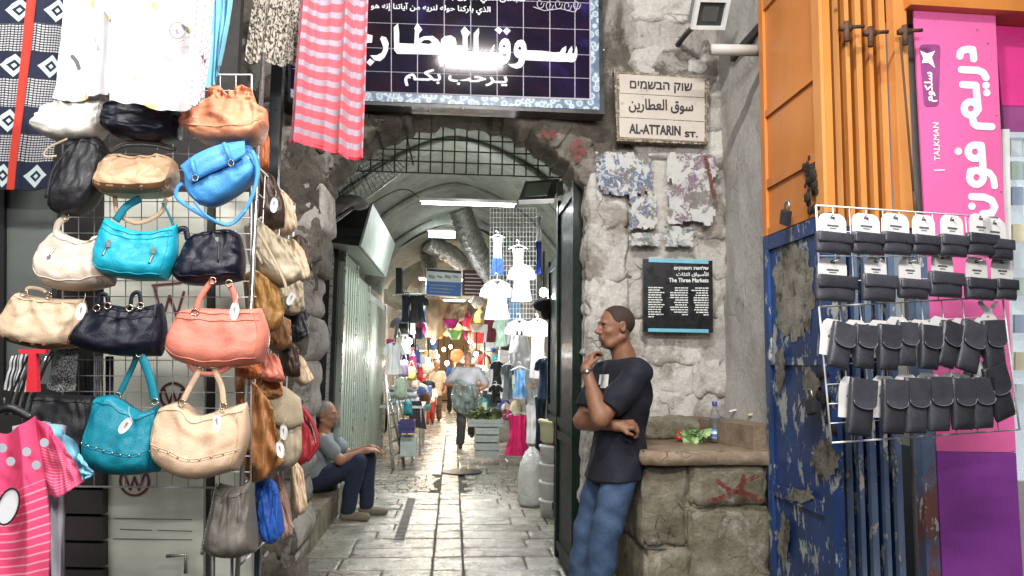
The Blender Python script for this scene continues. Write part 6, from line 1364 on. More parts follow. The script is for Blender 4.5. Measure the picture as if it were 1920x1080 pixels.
cloth('table_skirt', None, 12.02, [(765, 752), (790, 752)], [(768, 800), (800, 805)], mat('dark_table_cloth', (.06, .04, .05), .9), seed=60, fd=.04, nu=12, nv=8, parent=tbl)
for k in range(5):
    q = MB(); q.box((-1.05, 12.1 + .02 * k, .785 + k * .05), (-.55 - .02 * k, 12.9, .83 + k * .05)); tag(build('folded_linen', q, M_wg if k % 2 else M_gy), f"folded {'white' if k % 2 else 'grey'} linen, {ordn[k]} from the bottom of the pile on the left stall table", 'linen', 'linen pile on the stall table')
def goods(name, label, px, py, w, h, Y, m, seed, cat, group):
    """little hanging bag or bundle with a strap"""
    t = thing(name, label, cat, tuple(P(px, py + h / 2, Y)), group)
    pt = Patch(lambda a, b: P(a, b, Y), [(px - w * .4, py - h * .4), (px, py - h * .45), (px + w * .4, py - h * .4)], [(px - w * .5, py + h * .45), (px, py + h * .5), (px + w * .5, py + h * .45)])
    mb, _ = soft(pt, (0, -1, 0), .12, seed, nu=10, nv=8, wr=.02, fd=.02, topd=.6); build('bag_body', mb, m, t, True)
    mb = MB(); mb.tube(catmull([P(px - w * .3, py - h * .4, Y), P(px, py - h * .85, Y), P(px + w * .3, py - h * .4, Y)], 4), .006, 5); build('strap', mb, m, t, True); return t
GC = [('magenta', (.55, .03, .22)), ('yellow', (.62, .48, .12)), ('pale green', (.42, .52, .38)), ('lilac', (.42, .30, .50)), ('white', (.75, .74, .72)), ('black', (.02, .02, .025)), ('red', (.5, .03, .03)), ('blue', (.06, .14, .42)), ('cream', (.60, .52, .38)), ('orange', (.62, .22, .04)), ('brown', (.20, .10, .05)), ('teal', (.03, .26, .28))]
GM = [mat(n.replace(' ', '_') + '_goods', c, .6, var=.25, ns=20) for n, c in GC]
k = 0
spots = [(757, 690, 20, 34, 10.9, 3), (772, 700, 18, 28, 11.1, 1), (752, 728, 24, 44, 10.9, 2), (760, 650, 18, 30, 11.0, 4), (775, 680, 14, 30, 11.6, 0), (782, 668, 14, 26, 12.2, 7), (756, 618, 20, 26, 11.0, 5), (772, 612, 16, 30, 11.2, 4), (785, 625, 14, 24, 12, 5), (748, 650, 14, 40, 10.7, 8), (765, 765, 18, 30, 11, 11), (788, 700, 12, 26, 13, 6), (778, 720, 12, 18, 12.6, 8)]
for (x, y, w_, h_, Y, ci) in spots:
    rows__ = 'high' if y < 640 else 'low' if y > 710 else 'halfway up'
    goods('hanging_bag', f"{GC[ci][0]} hanging bag {rows__} at the {'front' if Y < 11.05 else 'back'} of the left stall near the ladder", x, y, w_, h_, Y, GM[ci], k, 'bag', 'goods hung at the left stall'); k += 1
# far goods both sides
rf = random.Random(11); seen = {}
for i in range(230):
    Y = 13 + 13 * (i / 230) ** 1.3; side = -1 if rf.random() < .5 else 1; X = side * rf.uniform(.52, 1.15) * (1.05 if Y > 16 else 1.0); Z = rf.uniform(.15, 2.35)
    if side < 0 and Y < 14 and Z < .9: Z += .9
    ci = rf.choice([0, 3, 4, 4, 4, 6, 7, 8, 8, 4, 10, 4, 5, 11, 2]); w_ = rf.uniform(.14, .34); h_ = rf.uniform(.16, .42)
    kind = rf.choice(['hanging_bag', 'bundle', 'bundle', 'box'])
    nm = 'overhead' if Z > 2 else 'high' if Z > 1.6 else 'at head height' if Z > 1.2 else 'at mid height' if Z > .8 else 'at knee height' if Z > .4 else 'low'; dist = 'near end' if Y < 16 else 'middle' if Y < 20 else 'far end'
    for _ in range(60):
        lab_ = f"{GC[ci][0]} {kind.replace('_', ' ')} hung {nm} on the {'left' if side < 0 else 'right'} of the passage, {dist}"
        if lab_ not in seen: break
        ci = rf.randrange(12); kind = rf.choice(['hanging_bag', 'bundle', 'box'])
    else: continue
    seen[lab_] = 1
    if kind == 'box': q = MB(); q.box((X - w_ / 2, Y, Z), (X + w_ / 2, Y + .25, Z + h_ * .7)); o = build('box', q, GM[ci])
    elif kind == 'bundle': q = MB(); q.ball((X, Y, Z), w_ / 2, 9, (1, .8, h_ / w_)); o = build('bundle', q, GM[ci], None, True)
    else: q = MB(); q.lathe((X, Y, Z), [(w_ * .3, 0), (w_ * .5, h_ * .1), (w_ * .45, h_ * .7), (w_ * .2, h_)], 8); q.tube([(X, Y, Z + h_), (X, Y, Z + h_ + .15)], .006, 4); o = build('hanging_bag', q, GM[ci], None, True)
    tag(o, lab_, kind.replace('_', ' '), 'goods hung along the far stalls')
for i in range(34):
    Y = 14.5 + i * .36; ci = rf.choice([0, 1, 4, 4, 6, 7, 8, 9, 11]); X = rf.uniform(-.62, .62); Z = rf.uniform(1.95, 2.55) + (Y - 14) * .02; h_ = rf.uniform(.18, .4)
    lab_ = f"{GC[ci][0]} bundle hanging over the middle of the passage, {'left of' if X < -.2 else 'right of' if X > .2 else 'over'} its centre line, {'nearer' if Y < 18 else 'mid-way' if Y < 22 else 'farthest'}"
    if lab_ in seen or (abs(X) < .3 and Y < 16): continue
    seen[lab_] = 1; q = MB(); q.lathe((X, Y, Z), [(.06, 0), (.13, h_ * .3), (.11, h_ * .7), (.03, h_)], 8); q.tube([(X, Y, Z + h_), (X, Y, Z + h_ + .5)], .006, 4); tag(build('hanging_bundle', q, GM[ci], None, True), lab_, 'bundle', 'goods hung over the middle of the passage')
# stall counters and shelves far away
for i, (Y, s_) in enumerate(((14.5, 1), (16.5, -1), (17.5, 1), (20, -1), (21, 1))):
    q = MB(); x0, x1 = (.62, 1.4) if s_ > 0 else (-1.4, -.62); q.box((x0, Y, 0), (x1, Y + 1.6, .8)); tag(build('stall_counter', q, GM[8] if i % 2 else GM[4]), f"{'cream' if i % 2 else 'white'} stall counter on the {'right' if s_ > 0 else 'left'}, {ordn[i]} in depth beyond the walking man", 'counter', 'stall counters')
# baskets hung in the middle
def basket(px, py, r, m, label):
    c = P(px, py, 13.8); q = MB(); q.lathe(c, [(r * .6, -.12), (r, .02), (r * 1.05, .04), (r * .95, .02)], 14); q.tube([c + Vector((-r, 0, .03)), c + Vector((0, 0, .35))], .006, 4); q.tube([c + Vector((r, 0, .03)), c + Vector((0, 0, .35))], .006, 4); tag(build('hanging_basket', q, m, None, True), label, 'basket')
basket(845, 603, .15, GM[0], 'magenta basket hanging in the middle of the passage'); basket(853, 624, .13, mat('lime_plastic', (.20, .48, .12), .5), 'lime green basket hanging below the magenta one'); basket(893, 610, .12, GM[8], 'pale basket hanging right of the magenta one')
q = MB(); q.lathe(P(857, 668, 15), [(.05, -.12), (.12, -.05), (.12, .08), (.05, .14)], 10); tag(build('lantern', q, emat('red_lantern_glow', (.9, .10, .03), 2.2), None, True), 'glowing red lantern above the far shoppers', 'lantern')
# bulbs
def bulb(px, py, Y, r, warm, e, label):
    r *= .62
    c = P(px, py, Y); t = thing('light_bulb', label, 'light bulb', tuple(c), 'bare bulbs over the stalls'); q = MB(); q.ball(c, r, 10, (1, 1, 1.15)); build('glass', q, E_warm if warm else E_bulb, t, True)
    q = MB(); q.tube([c + Vector((0, 0, r)), c + Vector((0, 0, r + .4))], .012, 5); build('cord', q, M_black, t); l = lamp('bulb_light', 'POINT', c + Vector((0, 0, -r - .03)), e * (.5 if warm else 1), (1, .76, .52) if warm else (1, .98, .96), t, .06); return t
bulb(767, 640, 10.9, .075, False, 36, 'brightest bare white bulb over the left stall'); bulb(778, 668, 12.2, .06, False, 25, 'bare white bulb lower and further back over the left stall')
bulb(1019, 548, 7.9, .07, False, 50, 'bare white bulb beside the black cap on the right')
bulb(893, 664, 14.2, .07, True, 45, 'warm bare bulb over the right stalls behind the walking man'); bulb(908, 690, 12.4, .05, False, 30, 'white bulb low over the right stalls beside the walking man')
bulb(803, 675, 16.5, .07, True, 60, 'warm bare bulb over the far left stalls'); bulb(838, 681, 20, .09, True, 80, 'warm bulb over the far middle of the passage'); bulb(821, 668, 18, .06, True, 50, 'small warm bulb left of the far middle one'); bulb(812, 640, 15.2, .07, True, 60, 'warm bulb above the far woman'); bulb(881, 640, 17.5, .07, True, 60, 'warm bulb above and behind the walking man'); bulb(845, 650, 21.5, .08, True, 90, 'warm bulb high over the far middle'); bulb(790, 655, 14.3, .06, False, 40, 'white bulb over the left stalls left of the far woman'); bulb(850, 668, 27, .12, True, 170, 'added warm bulb brightening the end wall of the passage'); bulb(832, 655, 25, .10, True, 130, 'added warm bulb brightening the end of the passage from higher up'); bulb(868, 676, 23, .09, True, 80, 'farthest warm bulb to the right of the red lantern')  # the two bulbs nearest the end wall are added to brighten it
# crates of greens, right
for (x0, x1, y0, y1, Y, lab) in ((892, 912, 800, 858, 10.9, 'grey slatted crate on the floor beside the magenta dress'), (880, 920, 786, 800, 11.0, 'white crate of greens resting across the stacked crates')):
    t, a, b, h = crate('crate', lab, x0, x1 + 22, y0, y1, Y, M_crate, .4, 4 if y1 > 820 else 2)
for k in range(4): leafy('greens', P(890 + k * 14, 783, 11.15), .12, 40, mat('bunched_greens', (.16, .20, .08), .7, var=.5, ns=25), f'{ordn[k]} heap of dull green herbs from left on the white crate', 'greens', (1, .8, .9), 20 + k)
# sacks and buckets at the right, near
def sack(name, label, c, r, h, m, open_=False, seed=1, cat='sack'):
    mb = MB(); N = 28; prof = [(.0, 0), (.75, .0), (.98, .10), (1.0, .3), (.92, .55), (.78, .78), (.5, .95), (.15, 1.03), (0.02, 1.02)] if not open_ else [(0, 0), (.8, 0), (1, .12), (1.02, .6), (1.0, .8), (1.1, .88), (1.12, .98), (1.0, 1.03), (.88, .97), (.84, .86), (.01, .84)]
    vs = []
    for (rr_, zz) in prof:
        for k in range(N):
            th = 2 * math.pi * k / N; q_ = 1 + .13 * noise.fractal(Vector((math.cos(th) * 1.4, math.sin(th) * 1.4, zz * 2 + seed)), .8, 2, 4); vs.append(c + Vector((r * rr_ * q_ * math.cos(th), r * rr_ * q_ * math.sin(th), h * zz * (1 + .04 * math.sin(th * 3 + seed)))))
    fs = [(i * N + k, i * N + (k + 1) % N, (i + 1) * N + (k + 1) % N, (i + 1) * N + k) for i in range(len(prof) - 1) for k in range(N)]
    mb.add(vs, fs); return tag(build(name, mb, m, None, True), label, cat)
M_plb = mat('thin_white_plastic', (.62, .62, .62), .35, var=.1, bump=.03, bs=12, trans=.0, mode='pos'); M_sk = mat('woven_sack', (.50, .48, .30), .85, mode='pos', bump=.004, bs=90)
c = PZ(996, 948); sack('plastic_sack', 'full white plastic sack on the floor right of the passage', c, .145, .56, M_plb)
c = PZ(1040, 968); 
for k in range(4):
    q = MB(); z0 = .0 + k * .17; q.lathe(c + Vector((.0, 0, z0)), [(.135, 0), (.15, .14), (.158, .145), (.158, .165), (.14, .168), (.0, .168)], 20); tag(build('bucket', q, mat('white_bucket_plastic', (.58, .57, .56), .4, mode='pos'), None, True), f"white plastic bucket, {['lowest', 'second from the floor', 'third from the floor', 'topmost'][k]} in the stack by the green gate", 'bucket', 'stacked white buckets')
sack('open_sack', 'rolled-down sack of grain standing on the buckets by the green gate', c + Vector((.02, .06, .69)), .165, .22, M_sk, True, 4)
q = MB(); q.tube(catmull([PZ(1047, 1045), P(1053, 980, 5.75), P(1057, 928, 5.9)], 5), .016, 8); tag(build('stool_leg', q, mat('pale_plastic_stool', (.5, .47, .40), .5), None, True), 'pale curved leg of a stool showing beside the green gate', 'stool')
# ------------------------------------------------------------------ people: one continuous body each, grown from a distance field
class Field:
    def __init__(s, lo, hi, h):
        s.lo = np.array(lo, float); s.h = h; s.n = np.ceil((np.array(hi) - s.lo) / h).astype(int) + 1
        ax = [s.lo[i] + h * np.arange(s.n[i]) for i in range(3)]; s.ax = ax
        s.d = np.full(tuple(s.n), 1.0, np.float32)
    def _win(s, lo, hi):
        a = np.clip(((np.array(lo) - s.lo) / s.h).astype(int), 0, s.n - 1); b = np.clip(((np.array(hi) - s.lo) / s.h).astype(int) + 2, 1, s.n)
        sl = tuple(slice(a[i], b[i]) for i in range(3)); g = np.meshgrid(s.ax[0][sl[0]], s.ax[1][sl[1]], s.ax[2][sl[2]], indexing='ij', sparse=True); return sl, g
    def _put(s, sl, v, k, sub=False):
        o = s.d[sl]; v = v.astype(np.float32)
        if sub: v = -v; h = np.clip(.5 - .5 * (v - o) / k, 0, 1) if k else 0; s.d[sl] = (np.maximum(o, v) if not k else np.maximum(o, v) + k * .25 * np.clip(k - np.abs(o - v), 0, None) ** 2 / k ** 2); return
        s.d[sl] = np.minimum(o, v) - (k * .25 * np.clip(k - np.abs(o - v), 0, None) ** 2 / k ** 2 if k else 0)
    def cap(s, a, b, ra, rb, k=.03, flat=None):
        a = np.array(a, float); b = np.array(b, float); R_ = max(ra, rb) + k + .03
        sl, (X, Y, Z) = s._win(np.minimum(a, b) - R_, np.maximum(a, b) + R_); ab = b - a; L = ab @ ab + 1e-12
        t = np.clip(((X - a[0]) * ab[0] + (Y - a[1]) * ab[1] + (Z - a[2]) * ab[2]) / L, 0, 1)
        d = np.sqrt((X - a[0] - ab[0] * t) ** 2 + (Y - a[1] - ab[1] * t) ** 2 + (Z - a[2] - ab[2] * t) ** 2) - (ra + (rb - ra) * t); s._put(sl, d, k)
    def ell(s, c, r, k=.03, rot=(0, 0, 0), sub=False):
        c = np.array(c, float); r = np.array(r, float); R_ = r.max() + k + .03; sl, (X, Y, Z) = s._win(c - R_, c + R_)
        m = np.array(Matrix.Rotation(rot[2], 3, 'Z') @ Matrix.Rotation(rot[1], 3, 'Y') @ Matrix.Rotation(rot[0], 3, 'X')).T
        x, y, z = X - c[0], Y - c[1], Z - c[2]; u = m[0, 0] * x + m[0, 1] * y + m[0, 2] * z; v = m[1, 0] * x + m[1, 1] * y + m[1, 2] * z; w_ = m[2, 0] * x + m[2, 1] * y + m[2, 2] * z
        q = np.sqrt((u / r[0]) ** 2 + (v / r[1]) ** 2 + (w_ / r[2]) ** 2); q2 = np.sqrt((u / r[0] ** 2) ** 2 + (v / r[1] ** 2) ** 2 + (w_ / r[2] ** 2) ** 2) + 1e-9
        s._put(sl, q * (q - 1) / q2, k, sub)
    def cut(s, p, n):
        """keep the side n points away from"""
        n = np.array(n, float); n /= np.linalg.norm(n); g = np.meshgrid(*s.ax, indexing='ij', sparse=True)
        s.d = np.maximum(s.d, ((g[0] - p[0]) * n[0] + (g[1] - p[1]) * n[1] + (g[2] - p[2]) * n[2]).astype(np.float32))
    def ripple(s, amp, fx, fy, fz, ph=0):
        g = np.meshgrid(*s.ax, indexing='ij', sparse=True); s.d = s.d + amp * np.sin(g[0] * fx + ph + 1.7 * np.sin(g[2] * 9 + ph)) * np.sin(g[2] * fz + 2 * np.sin(g[1] * fy + ph)).astype(np.float32)
    def mesh(s, name, m, parent, origin, rz=0, sc=1):
        g = vdb.FloatGrid(s.h * 3); g.copyFromArray(np.clip(s.d, -s.h * 3, s.h * 3)); p, q = g.convertToQuads(isovalue=0)
        p = np.array(p) * s.h + s.lo; c, s_ = math.cos(rz), math.sin(rz); p = p * sc; x = p[:, 0] * c - p[:, 1] * s_; y = p[:, 0] * s_ + p[:, 1] * c
        me = bpy.data.meshes.new(name); me.from_pydata(np.stack([x, y, p[:, 2]], 1).tolist(), [], q[:, ::-1].tolist()); me.materials.append(m)
        me.polygons.foreach_set('use_smooth', [True] * len(me.polygons)); o = bpy.data.objects.new(name, me); o.location = Vector(origin) - (Vector(parent.location) if parent else Vector()); link(o, parent)
        return o
def V3(*a): return np.array(a, float)
def head(f, c, fwd, k=.02, up=V3(0, 0, 1), s=1.0, hairy=False):
    """c head centre, fwd the direction the face looks"""
    fwd = np.array(fwd, float); fwd /= np.linalg.norm(fwd); up = up / np.linalg.norm(up); rt = np.cross(fwd, up); up = np.cross(rt, fwd); yaw = math.atan2(fwd[1], fwd[0]); pit = -math.asin(fwd[2])
    A = lambda a, b, d: c + fwd * a * s + rt * b * s + up * d * s; ro = (0, pit, yaw)
    f.ell(A(-.015, 0, .035), np.array((.098, .078, .088)) * s, k, ro); f.ell(A(.025, 0, -.03), np.array((.068, .062, .085)) * s, .03, ro)
    f.cap(A(.045, -.028, -.088), A(.045, .028, -.088), .024 * s, .024 * s, .02); f.cap(A(-.02, -.058, -.05), A(.045, -.03, -.09), .018 * s, .018 * s, .02); f.cap(A(-.02, .058, -.05), A(.045, .03, -.09), .018 * s, .018 * s, .02)
    f.cap(A(.078, -.032, .026), A(.078, .032, .026), .014 * s, .014 * s, .012)                         # brow
    for b in (-1, 1): f.ell(A(.090, b * .030, .008), np.array((.020, .018, .012)) * s, .012, ro, True); f.ell(A(.072, b * .030, .006), np.array((.013, .015, .012)) * s, .004, ro); f.ell(A(.058, b * .045, -.022), np.array((.02, .018, .016)) * s, .015, ro)
    f.cap(A(.088, 0, .012), A(.112, 0, -.022), .008 * s, .012 * s, .010); f.cap(A(.100, -.012, -.028), A(.100, .012, -.028), .009 * s, .009 * s, .008)
    f.cap(A(.086, -.02, -.054), A(.086, .02, -.054), .0075 * s, .0075 * s, .006); f.cap(A(.084, -.017, -.066), A(.084, .017, -.066), .008 * s, .008 * s, .006)
    for b in (-1, 1): f.ell(A(-.012, b * .080, .002), np.array((.020, .009, .032)) * s, .006, ro); f.ell(A(-.010, b * .088, .004), np.array((.010, .006, .018)) * s, .003, ro, True)
    return A
def hand(f, w_, d, pn, curl, s=1.0, thumb=1, L_=(1, 1.08, 1.02, .82)):
    """w_ wrist, d direction of fingers, pn palm normal, curl radians per joint"""
    d = np.array(d, float); d /= np.linalg.norm(d); pn = np.array(pn, float); pn -= d * (pn @ d); pn /= np.linalg.norm(pn); sd = np.cross(d, pn)
    f.cap(w_, w_ + d * .03 * s, .027 * s, .03 * s, .02)
    for i in range(4):
        o = (i - 1.5) * .0205 * s; b = w_ + d * .085 * s + sd * o; f.cap(w_ + d * .02 * s + sd * o * .7, b, .0165 * s, .0135 * s, .012)
        dd = d.copy(); p = b; ln = .036 * s * L_[i]
        for j in range(3):
            a = curl if not isinstance(curl, (list, tuple)) else curl[i]
            c_, s_ = math.cos(a), math.sin(a); nd = dd * c_ + pn * s_; pn2 = pn * c_ - dd * s_; dd = nd; q = p + dd * ln * (1, .72, .55)[j]; f.cap(p, q, (.0100, .0092, .0085)[j] * s, (.0092, .0085, .0075)[j] * s, .004); p = q; pn = pn2
        pn = np.cross(sd, d) * -1 if False else np.cross(sd, d); pn = pn / np.linalg.norm(pn) * (1 if True else 1)
    t0 = w_ + d * .025 * s + sd * (-thumb) * .026 * s; t1 = t0 + (d * .6 - sd * thumb * .55 + pn * .35) * .045 * s; t2 = t1 + (d * .85 + pn * .45) * .032 * s
    f.cap(t0, t1, .015 * s, .0115 * s, .010); f.cap(t1, t2, .0115 * s, .009 * s, .004)
M_skin1 = mat('brown_skin', (.21, .095, .055), .52, var=.2, ns=22, bump=.0012, bs=170, sub=.08, spec=.4); M_skin2 = mat('tanned_skin', (.36, .18, .115), .5, var=.12, ns=9, spec=.4); M_hair1 = mat('cropped_dark_hair', (.035, .020, .014), .85, bump=.003, bs=260); M_hair2 = mat('cropped_grey_hair', (.30, .29, .28), .85, bump=.004, bs=200)
M_tee = mat('navy_tshirt', (.004, .005, .013), .85, var=.3, ns=5, bump=.003, bs=30)
def jeans_mat():
    m, n, b = nt('faded_blue_jeans'); co = coords(n, 'obj', False); c = ramp(n, nnoise(n, co, 3, 9, .7, .2), [(.35, (.020, .042, .095)), (.55, (.05, .090, .17)), (.75, (.10, .16, .27))])
    c = mixc(n, .4, c, ramp(n, nnoise(n, co, 220, 3), [(.35, .5), (.65, 1.)]), 'MULTIPLY'); n.links.new(c, b.inputs['Base Color']); b.inputs['Roughness'].default_value = .85; bumpn(n, b, nnoise(n, co, 26, 6, .6), .006); return m
M_jean = jeans_mat(); M_dj = mat('dark_blue_jeans', (.018, .026, .055), .85, var=.3, ns=8, bump=.004, bs=26)
def limb(f, pts, rs, k=.025):
    for i in range(len(pts) - 1): f.cap(pts[i], pts[i + 1], rs[i], rs[i + 1], k)
# ---- man leaning by the arch (origin at feet; faces -x, chest turned a little to the street)
O1 = Vector(P(1150, 600, 4.14)); O1.z = 0
pm = thing('person', 'standing shaven-headed man in navy T-shirt and jeans with one hand at his mouth', 'person', tuple(O1))
hc = V3(.005, -.02, 1.655); fd_ = V3(-1, -.22, -.02)
sn, sf = V3(.10, -.165, 1.405), V3(-.01, .175, 1.41)
en, ef = V3(-.115, -.225, 1.165), V3(-.16, .10, 1.13)
wn_, wf = V3(-.180, -.15, 1.425), V3(-.025, -.21, 1.13)
hn, hf = V3(.03, -.10, .93), V3(-.01, .09, .93); kn, kf = V3(-.075, -.11, .50), V3(-.13, .09, .50); an, af = V3(-.14, -.11, .085), V3(-.17, .13, .085)
f = Field((-.42, -.42, -.01), (.40, .40, 1.82), .0056)
A1 = head(f, hc, fd_)
f.cap((.065, 0, 1.44), (.025, -.01, 1.60), .058, .056, .03); f.cap((.08, 0, 1.42), (.06, 0, 1.52), .07, .055, .03)
f.ell((.07, 0, 1.27), (.10, .15, .17), .03, (0, 0, .2)); f.ell((.035, 0, 1.02), (.095, .13, .16), .05); f.cap(sn, sf, .050, .050, .03)
limb(f, [sn, en, wn_], [.055, .044, .028]); limb(f, [sf, ef, wf], [.055, .043, .028]); f.cap(en + (wn_ - en) * .1, en + (wn_ - en) * .45, .047, .043, .02); f.cap(ef + (wf - ef) * .1, ef + (wf - ef) * .45, .045, .042, .02)
hand(f, wn_, (.34, .42, 1), (.8, .35, -.1), .62, .92, 1); hand(f, wf, (.95, -.22, .08), (0, .5, -.85), .85, .95, 1)
limb(f, [hn, kn, an], [.072, .058, .042]); limb(f, [hf, kf, af], [.072, .058, .042])
for a in (an, af): f.cap(a, a + V3(-.13, -.01, -.045), .04, .03, .02)
f.mesh('body', M_skin1, pm, O1)
# T-shirt
f = Field((-.32, -.38, .78), (.40, .38, 1.56), .006)
f.ell((.065, 0, 1.27), (.138, .19, .20), .03, (0, 0, .2)); f.ell((.035, 0, 1.05), (.134, .175, .22), .05); f.cap((.012, -.055, .82), (.03, -.04, 1.0), .145, .135, .05); f.cap((.0, .055, .82), (.03, .04, 1.0), .145, .135, .05)
f.cap(sn, sf, .072, .072, .04); f.cap((.075, 0, 1.44), (.062, 0, 1.49), .085, .068, .03)
me_ = sn + (en - sn) * .78; f.cap(sn, me_, .070, .073, .03); mf = sf + (ef - sf) * .78; f.cap(sf, mf, .076, .076, .03)
f.ripple(.007, 19, 15, 15, 1.0); f.ripple(.005, 38, 22, 24, 2.2)
f.cut((0, 0, .832), (.05, 0, -1))
dcut = (en - sn) / np.linalg.norm(en - sn)
f.cut((.055, 0, 1.49), (-.25, 0, 1))
g3 = np.meshgrid(*f.ax, indexing='ij', sparse=True)
# the sleeve ends only where the arm is (keep the trunk): cut a small slab beyond the hem
for s0, e0, m0 in ((sn, en, me_), (sf, ef, mf)):
    dn = (e0 - s0) / np.linalg.norm(e0 - s0); pl = (g3[0] - m0[0]) * dn[0] + (g3[1] - m0[1]) * dn[1] + (g3[2] - m0[2]) * dn[2]
    rr2 = np.sqrt((g3[0] - m0[0]) ** 2 + (g3[1] - m0[1]) ** 2 + (g3[2] - m0[2]) ** 2)
    f.d = np.where((rr2 < .10) & (g3[0] < .03), np.maximum(f.d, pl), f.d).astype(np.float32)
f.mesh('tshirt', M_tee, pm, O1)
# jeans
f = Field((-.34, -.30, .0), (.28, .30, 1.0), .006)
limb(f, [hn, kn, an + V3(0, 0, -.01)], [.100, .078, .072], .02); limb(f, [hf, kf, af + V3(0, 0, -.01)], [.100, .078, .072], .02); f.ell((.02, 0, .92), (.118, .145, .09), .03)
f.ripple(.006, 18, 16, 26, .5); f.ripple(.004, 34, 12, 52, 1.5); f.cut((0, 0, .045), (0, 0, -1)); f.cut((0, 0, .860), (0, 0, 1)); f.mesh("jeans", M_jean, pm, O1)
for a in (an, af):
    f = Field((-.40, -.22, -.01), (-.04, .26, .16), .006); f.cap(a + V3(.02, 0, -.04), a + V3(-.16, -.015, -.05), .043, .035, .02); f.ell(a + V3(-.02, 0, -.01), (.06, .045, .05), .02)
    f.cut((0, 0, .002), (0, 0, -1)); f.mesh('shoe', mat('dark_shoe_leather', (.03, .022, .018), .5), pm, O1)
# cropped hair cap, brows, watch, shirt print
f = Field((-.18, -.18, 1.5), (.20, .18, 1.82), .0045)
fw = fd_ / np.linalg.norm(fd_); c_ = hc; ya_ = math.atan2(fw[1], fw[0]); f.ell(A1(-.017, 0, .036), (.1005, .0800, .0905), 0, (0, 0, ya_))
g3 = np.meshgrid(*f.ax, indexing='ij', sparse=True); fr_ = (g3[0] - hc[0]) * fw[0] + (g3[1] - hc[1]) * fw[1]; zz = g3[2] - hc[2]
f.d = np.maximum(f.d, (fr_ - .045 - .35 * (zz - .06)).astype(np.float32)); f.d = np.maximum(f.d, (-.005 + .55 * (fr_ + .02) - zz + .012).astype(np.float32))
f.mesh('hair', M_hair1, pm, O1)
for b in (-1, 1):
    q = MB(); q.tube([O1 + Vector(A1(.090 - .004 * abs(i), b * (.016 + .010 * i), .030 + .002 * i - .0022 * i * i)) for i in range(4)], .0032, 5); build('eyebrow', q, M_hair1, pm, True)
    q = MB(); q.ball(O1 + Vector(A1(.0835, b * .030, .007)), .0062, 8, (.6, 1, .5)); build('eye', q, M_ink, pm, True)
q = MB(); dw_ = Vector(wn_ - en).normalized(); c0 = O1 + Vector(wn_) - dw_ * .015; q.lathe(c0, [(.031, -.009), (.034, 0), (.031, .009)], 16, dw_); build('wristband', q, mat('black_white_band', (.06, .06, .06), .4), pm, True)
q = MB(); q.lathe(c0 + Vector((-.005, -.033, .0)), [(.014, -.003), (.014, .004)], 12, (-.1, -1, 0)); build('watch_face', q, M_steel, pm, True)
pc = P(1127, 713, 4.02); 
# white print on the chest: laid on the shirt by casting on its front
sh_o = [o for o in pm.children if o.name.startswith('tshirt')][0]; bpy.context.view_layer.update()
def on_shirt(px, py):
    d = ray(px, py).normalized(); ok, loc, nn, _ = sh_o.ray_cast(EYE - O1, d); return (O1 + loc - d * .005) if ok else None
q = MB(); idx = {}; vs = []; fs = []
for j in range(9):
    for i in range(7):
        x = 1122 + i * 2.9 + (8 - j) * .3; y = 702 + j * 3.2; p = on_shirt(x, y)
        if p is not None: idx[i, j] = len(vs); vs.append(p)
for j in range(8):
    for i in range(6):
        k_ = [(i, j), (i, j + 1), (i + 1, j + 1), (i + 1, j)]
        if all(t in idx for t in k_) and not (j > 5 and (i < 1 or (i > 4 and j > 6))): fs.append([idx[t] for t in k_])
if fs: q.add(vs, fs); build('shirt_print', q, mat('white_print_on_cotton', (.68, .66, .66), .8), pm)
bk_ = MB(); bk_.tube(catmull([O1 + Vector(v) for v in ((.02, -.165, .90), (.05, -.175, .885), (.06, -.17, .86))], 3), .006, 5)
# ---- seated man on the step (faces +x)
O2 = PZ(662, 972); O2 = Vector((P(648, 600, O2.y).x, O2.y, 0))
ps = thing('person', 'grey-haired man in a grey T-shirt and dark jeans seated on the step inside the arch', 'person', tuple(O2))
hc2 = V3(-.145, 0, .955); f = Field((-.42, -.32, -.01), (.50, .36, 1.13), .0065)
A2 = head(f, hc2, (1, -.25, -.05)); f.cap((-.17, 0, .76), (-.15, 0, .88), .058, .055, .03); f.ell((-.19, 0, .62), (.12, .17, .18), .04, (0, .1, 0)); f.ell((-.22, 0, .42), (.15, .18, .14), .05)
sn, sf = V3(-.155, -.175, .74), V3(-.155, .175, .74); en, ef = V3(.03, -.22, .56), V3(.05, .2, .56); wn_, wf = V3(.24, -.10, .635), V3(.26, .09, .64)
f.cap(sn, sf, .055, .055, .04); limb(f, [sn, en, wn_], [.054, .043, .029]); limb(f, [sf, ef, wf], [.054, .043, .029])
hand(f, wn_, (1, .3, .05), (0, .3, -1), .35, .95, -1); hand(f, wf, (1, -.25, -.05), (0, -.3, -1), .4, .95, 1)
hn, hf = V3(-.17, -.10, .36), V3(-.17, .10, .36); kn, kf = V3(.17, -.13, .53), V3(.23, .12, .54); an, af = V3(.10, -.12, .09), V3(.24, .14, .09)
limb(f, [hn, kn, an], [.085, .058, .04]); limb(f, [hf, kf, af], [.085, .058, .04]); f.mesh('body', M_skin2, ps, O2)
f = Field((-.42, -.32, .28), (.20, .32, .84), .007); f.ell((-.19, 0, .60), (.15, .195, .19), .04, (0, .1, 0)); f.ell((-.22, 0, .43), (.175, .20, .15), .05); f.cap(sn, sf, .072, .072, .04); f.cap(sn, sn + (en - sn) * .6, .07, .074, .03); f.cap(sf, sf + (ef - sf) * .6, .07, .074, .03)
f.ripple(.005, 24, 15, 18, 1); f.cut((0, 0, .805), (-.2, 0, 1)); f.mesh('tshirt', mat('grey_tshirt', (.22, .25, .27), .85, var=.15, bump=.003), ps, O2)
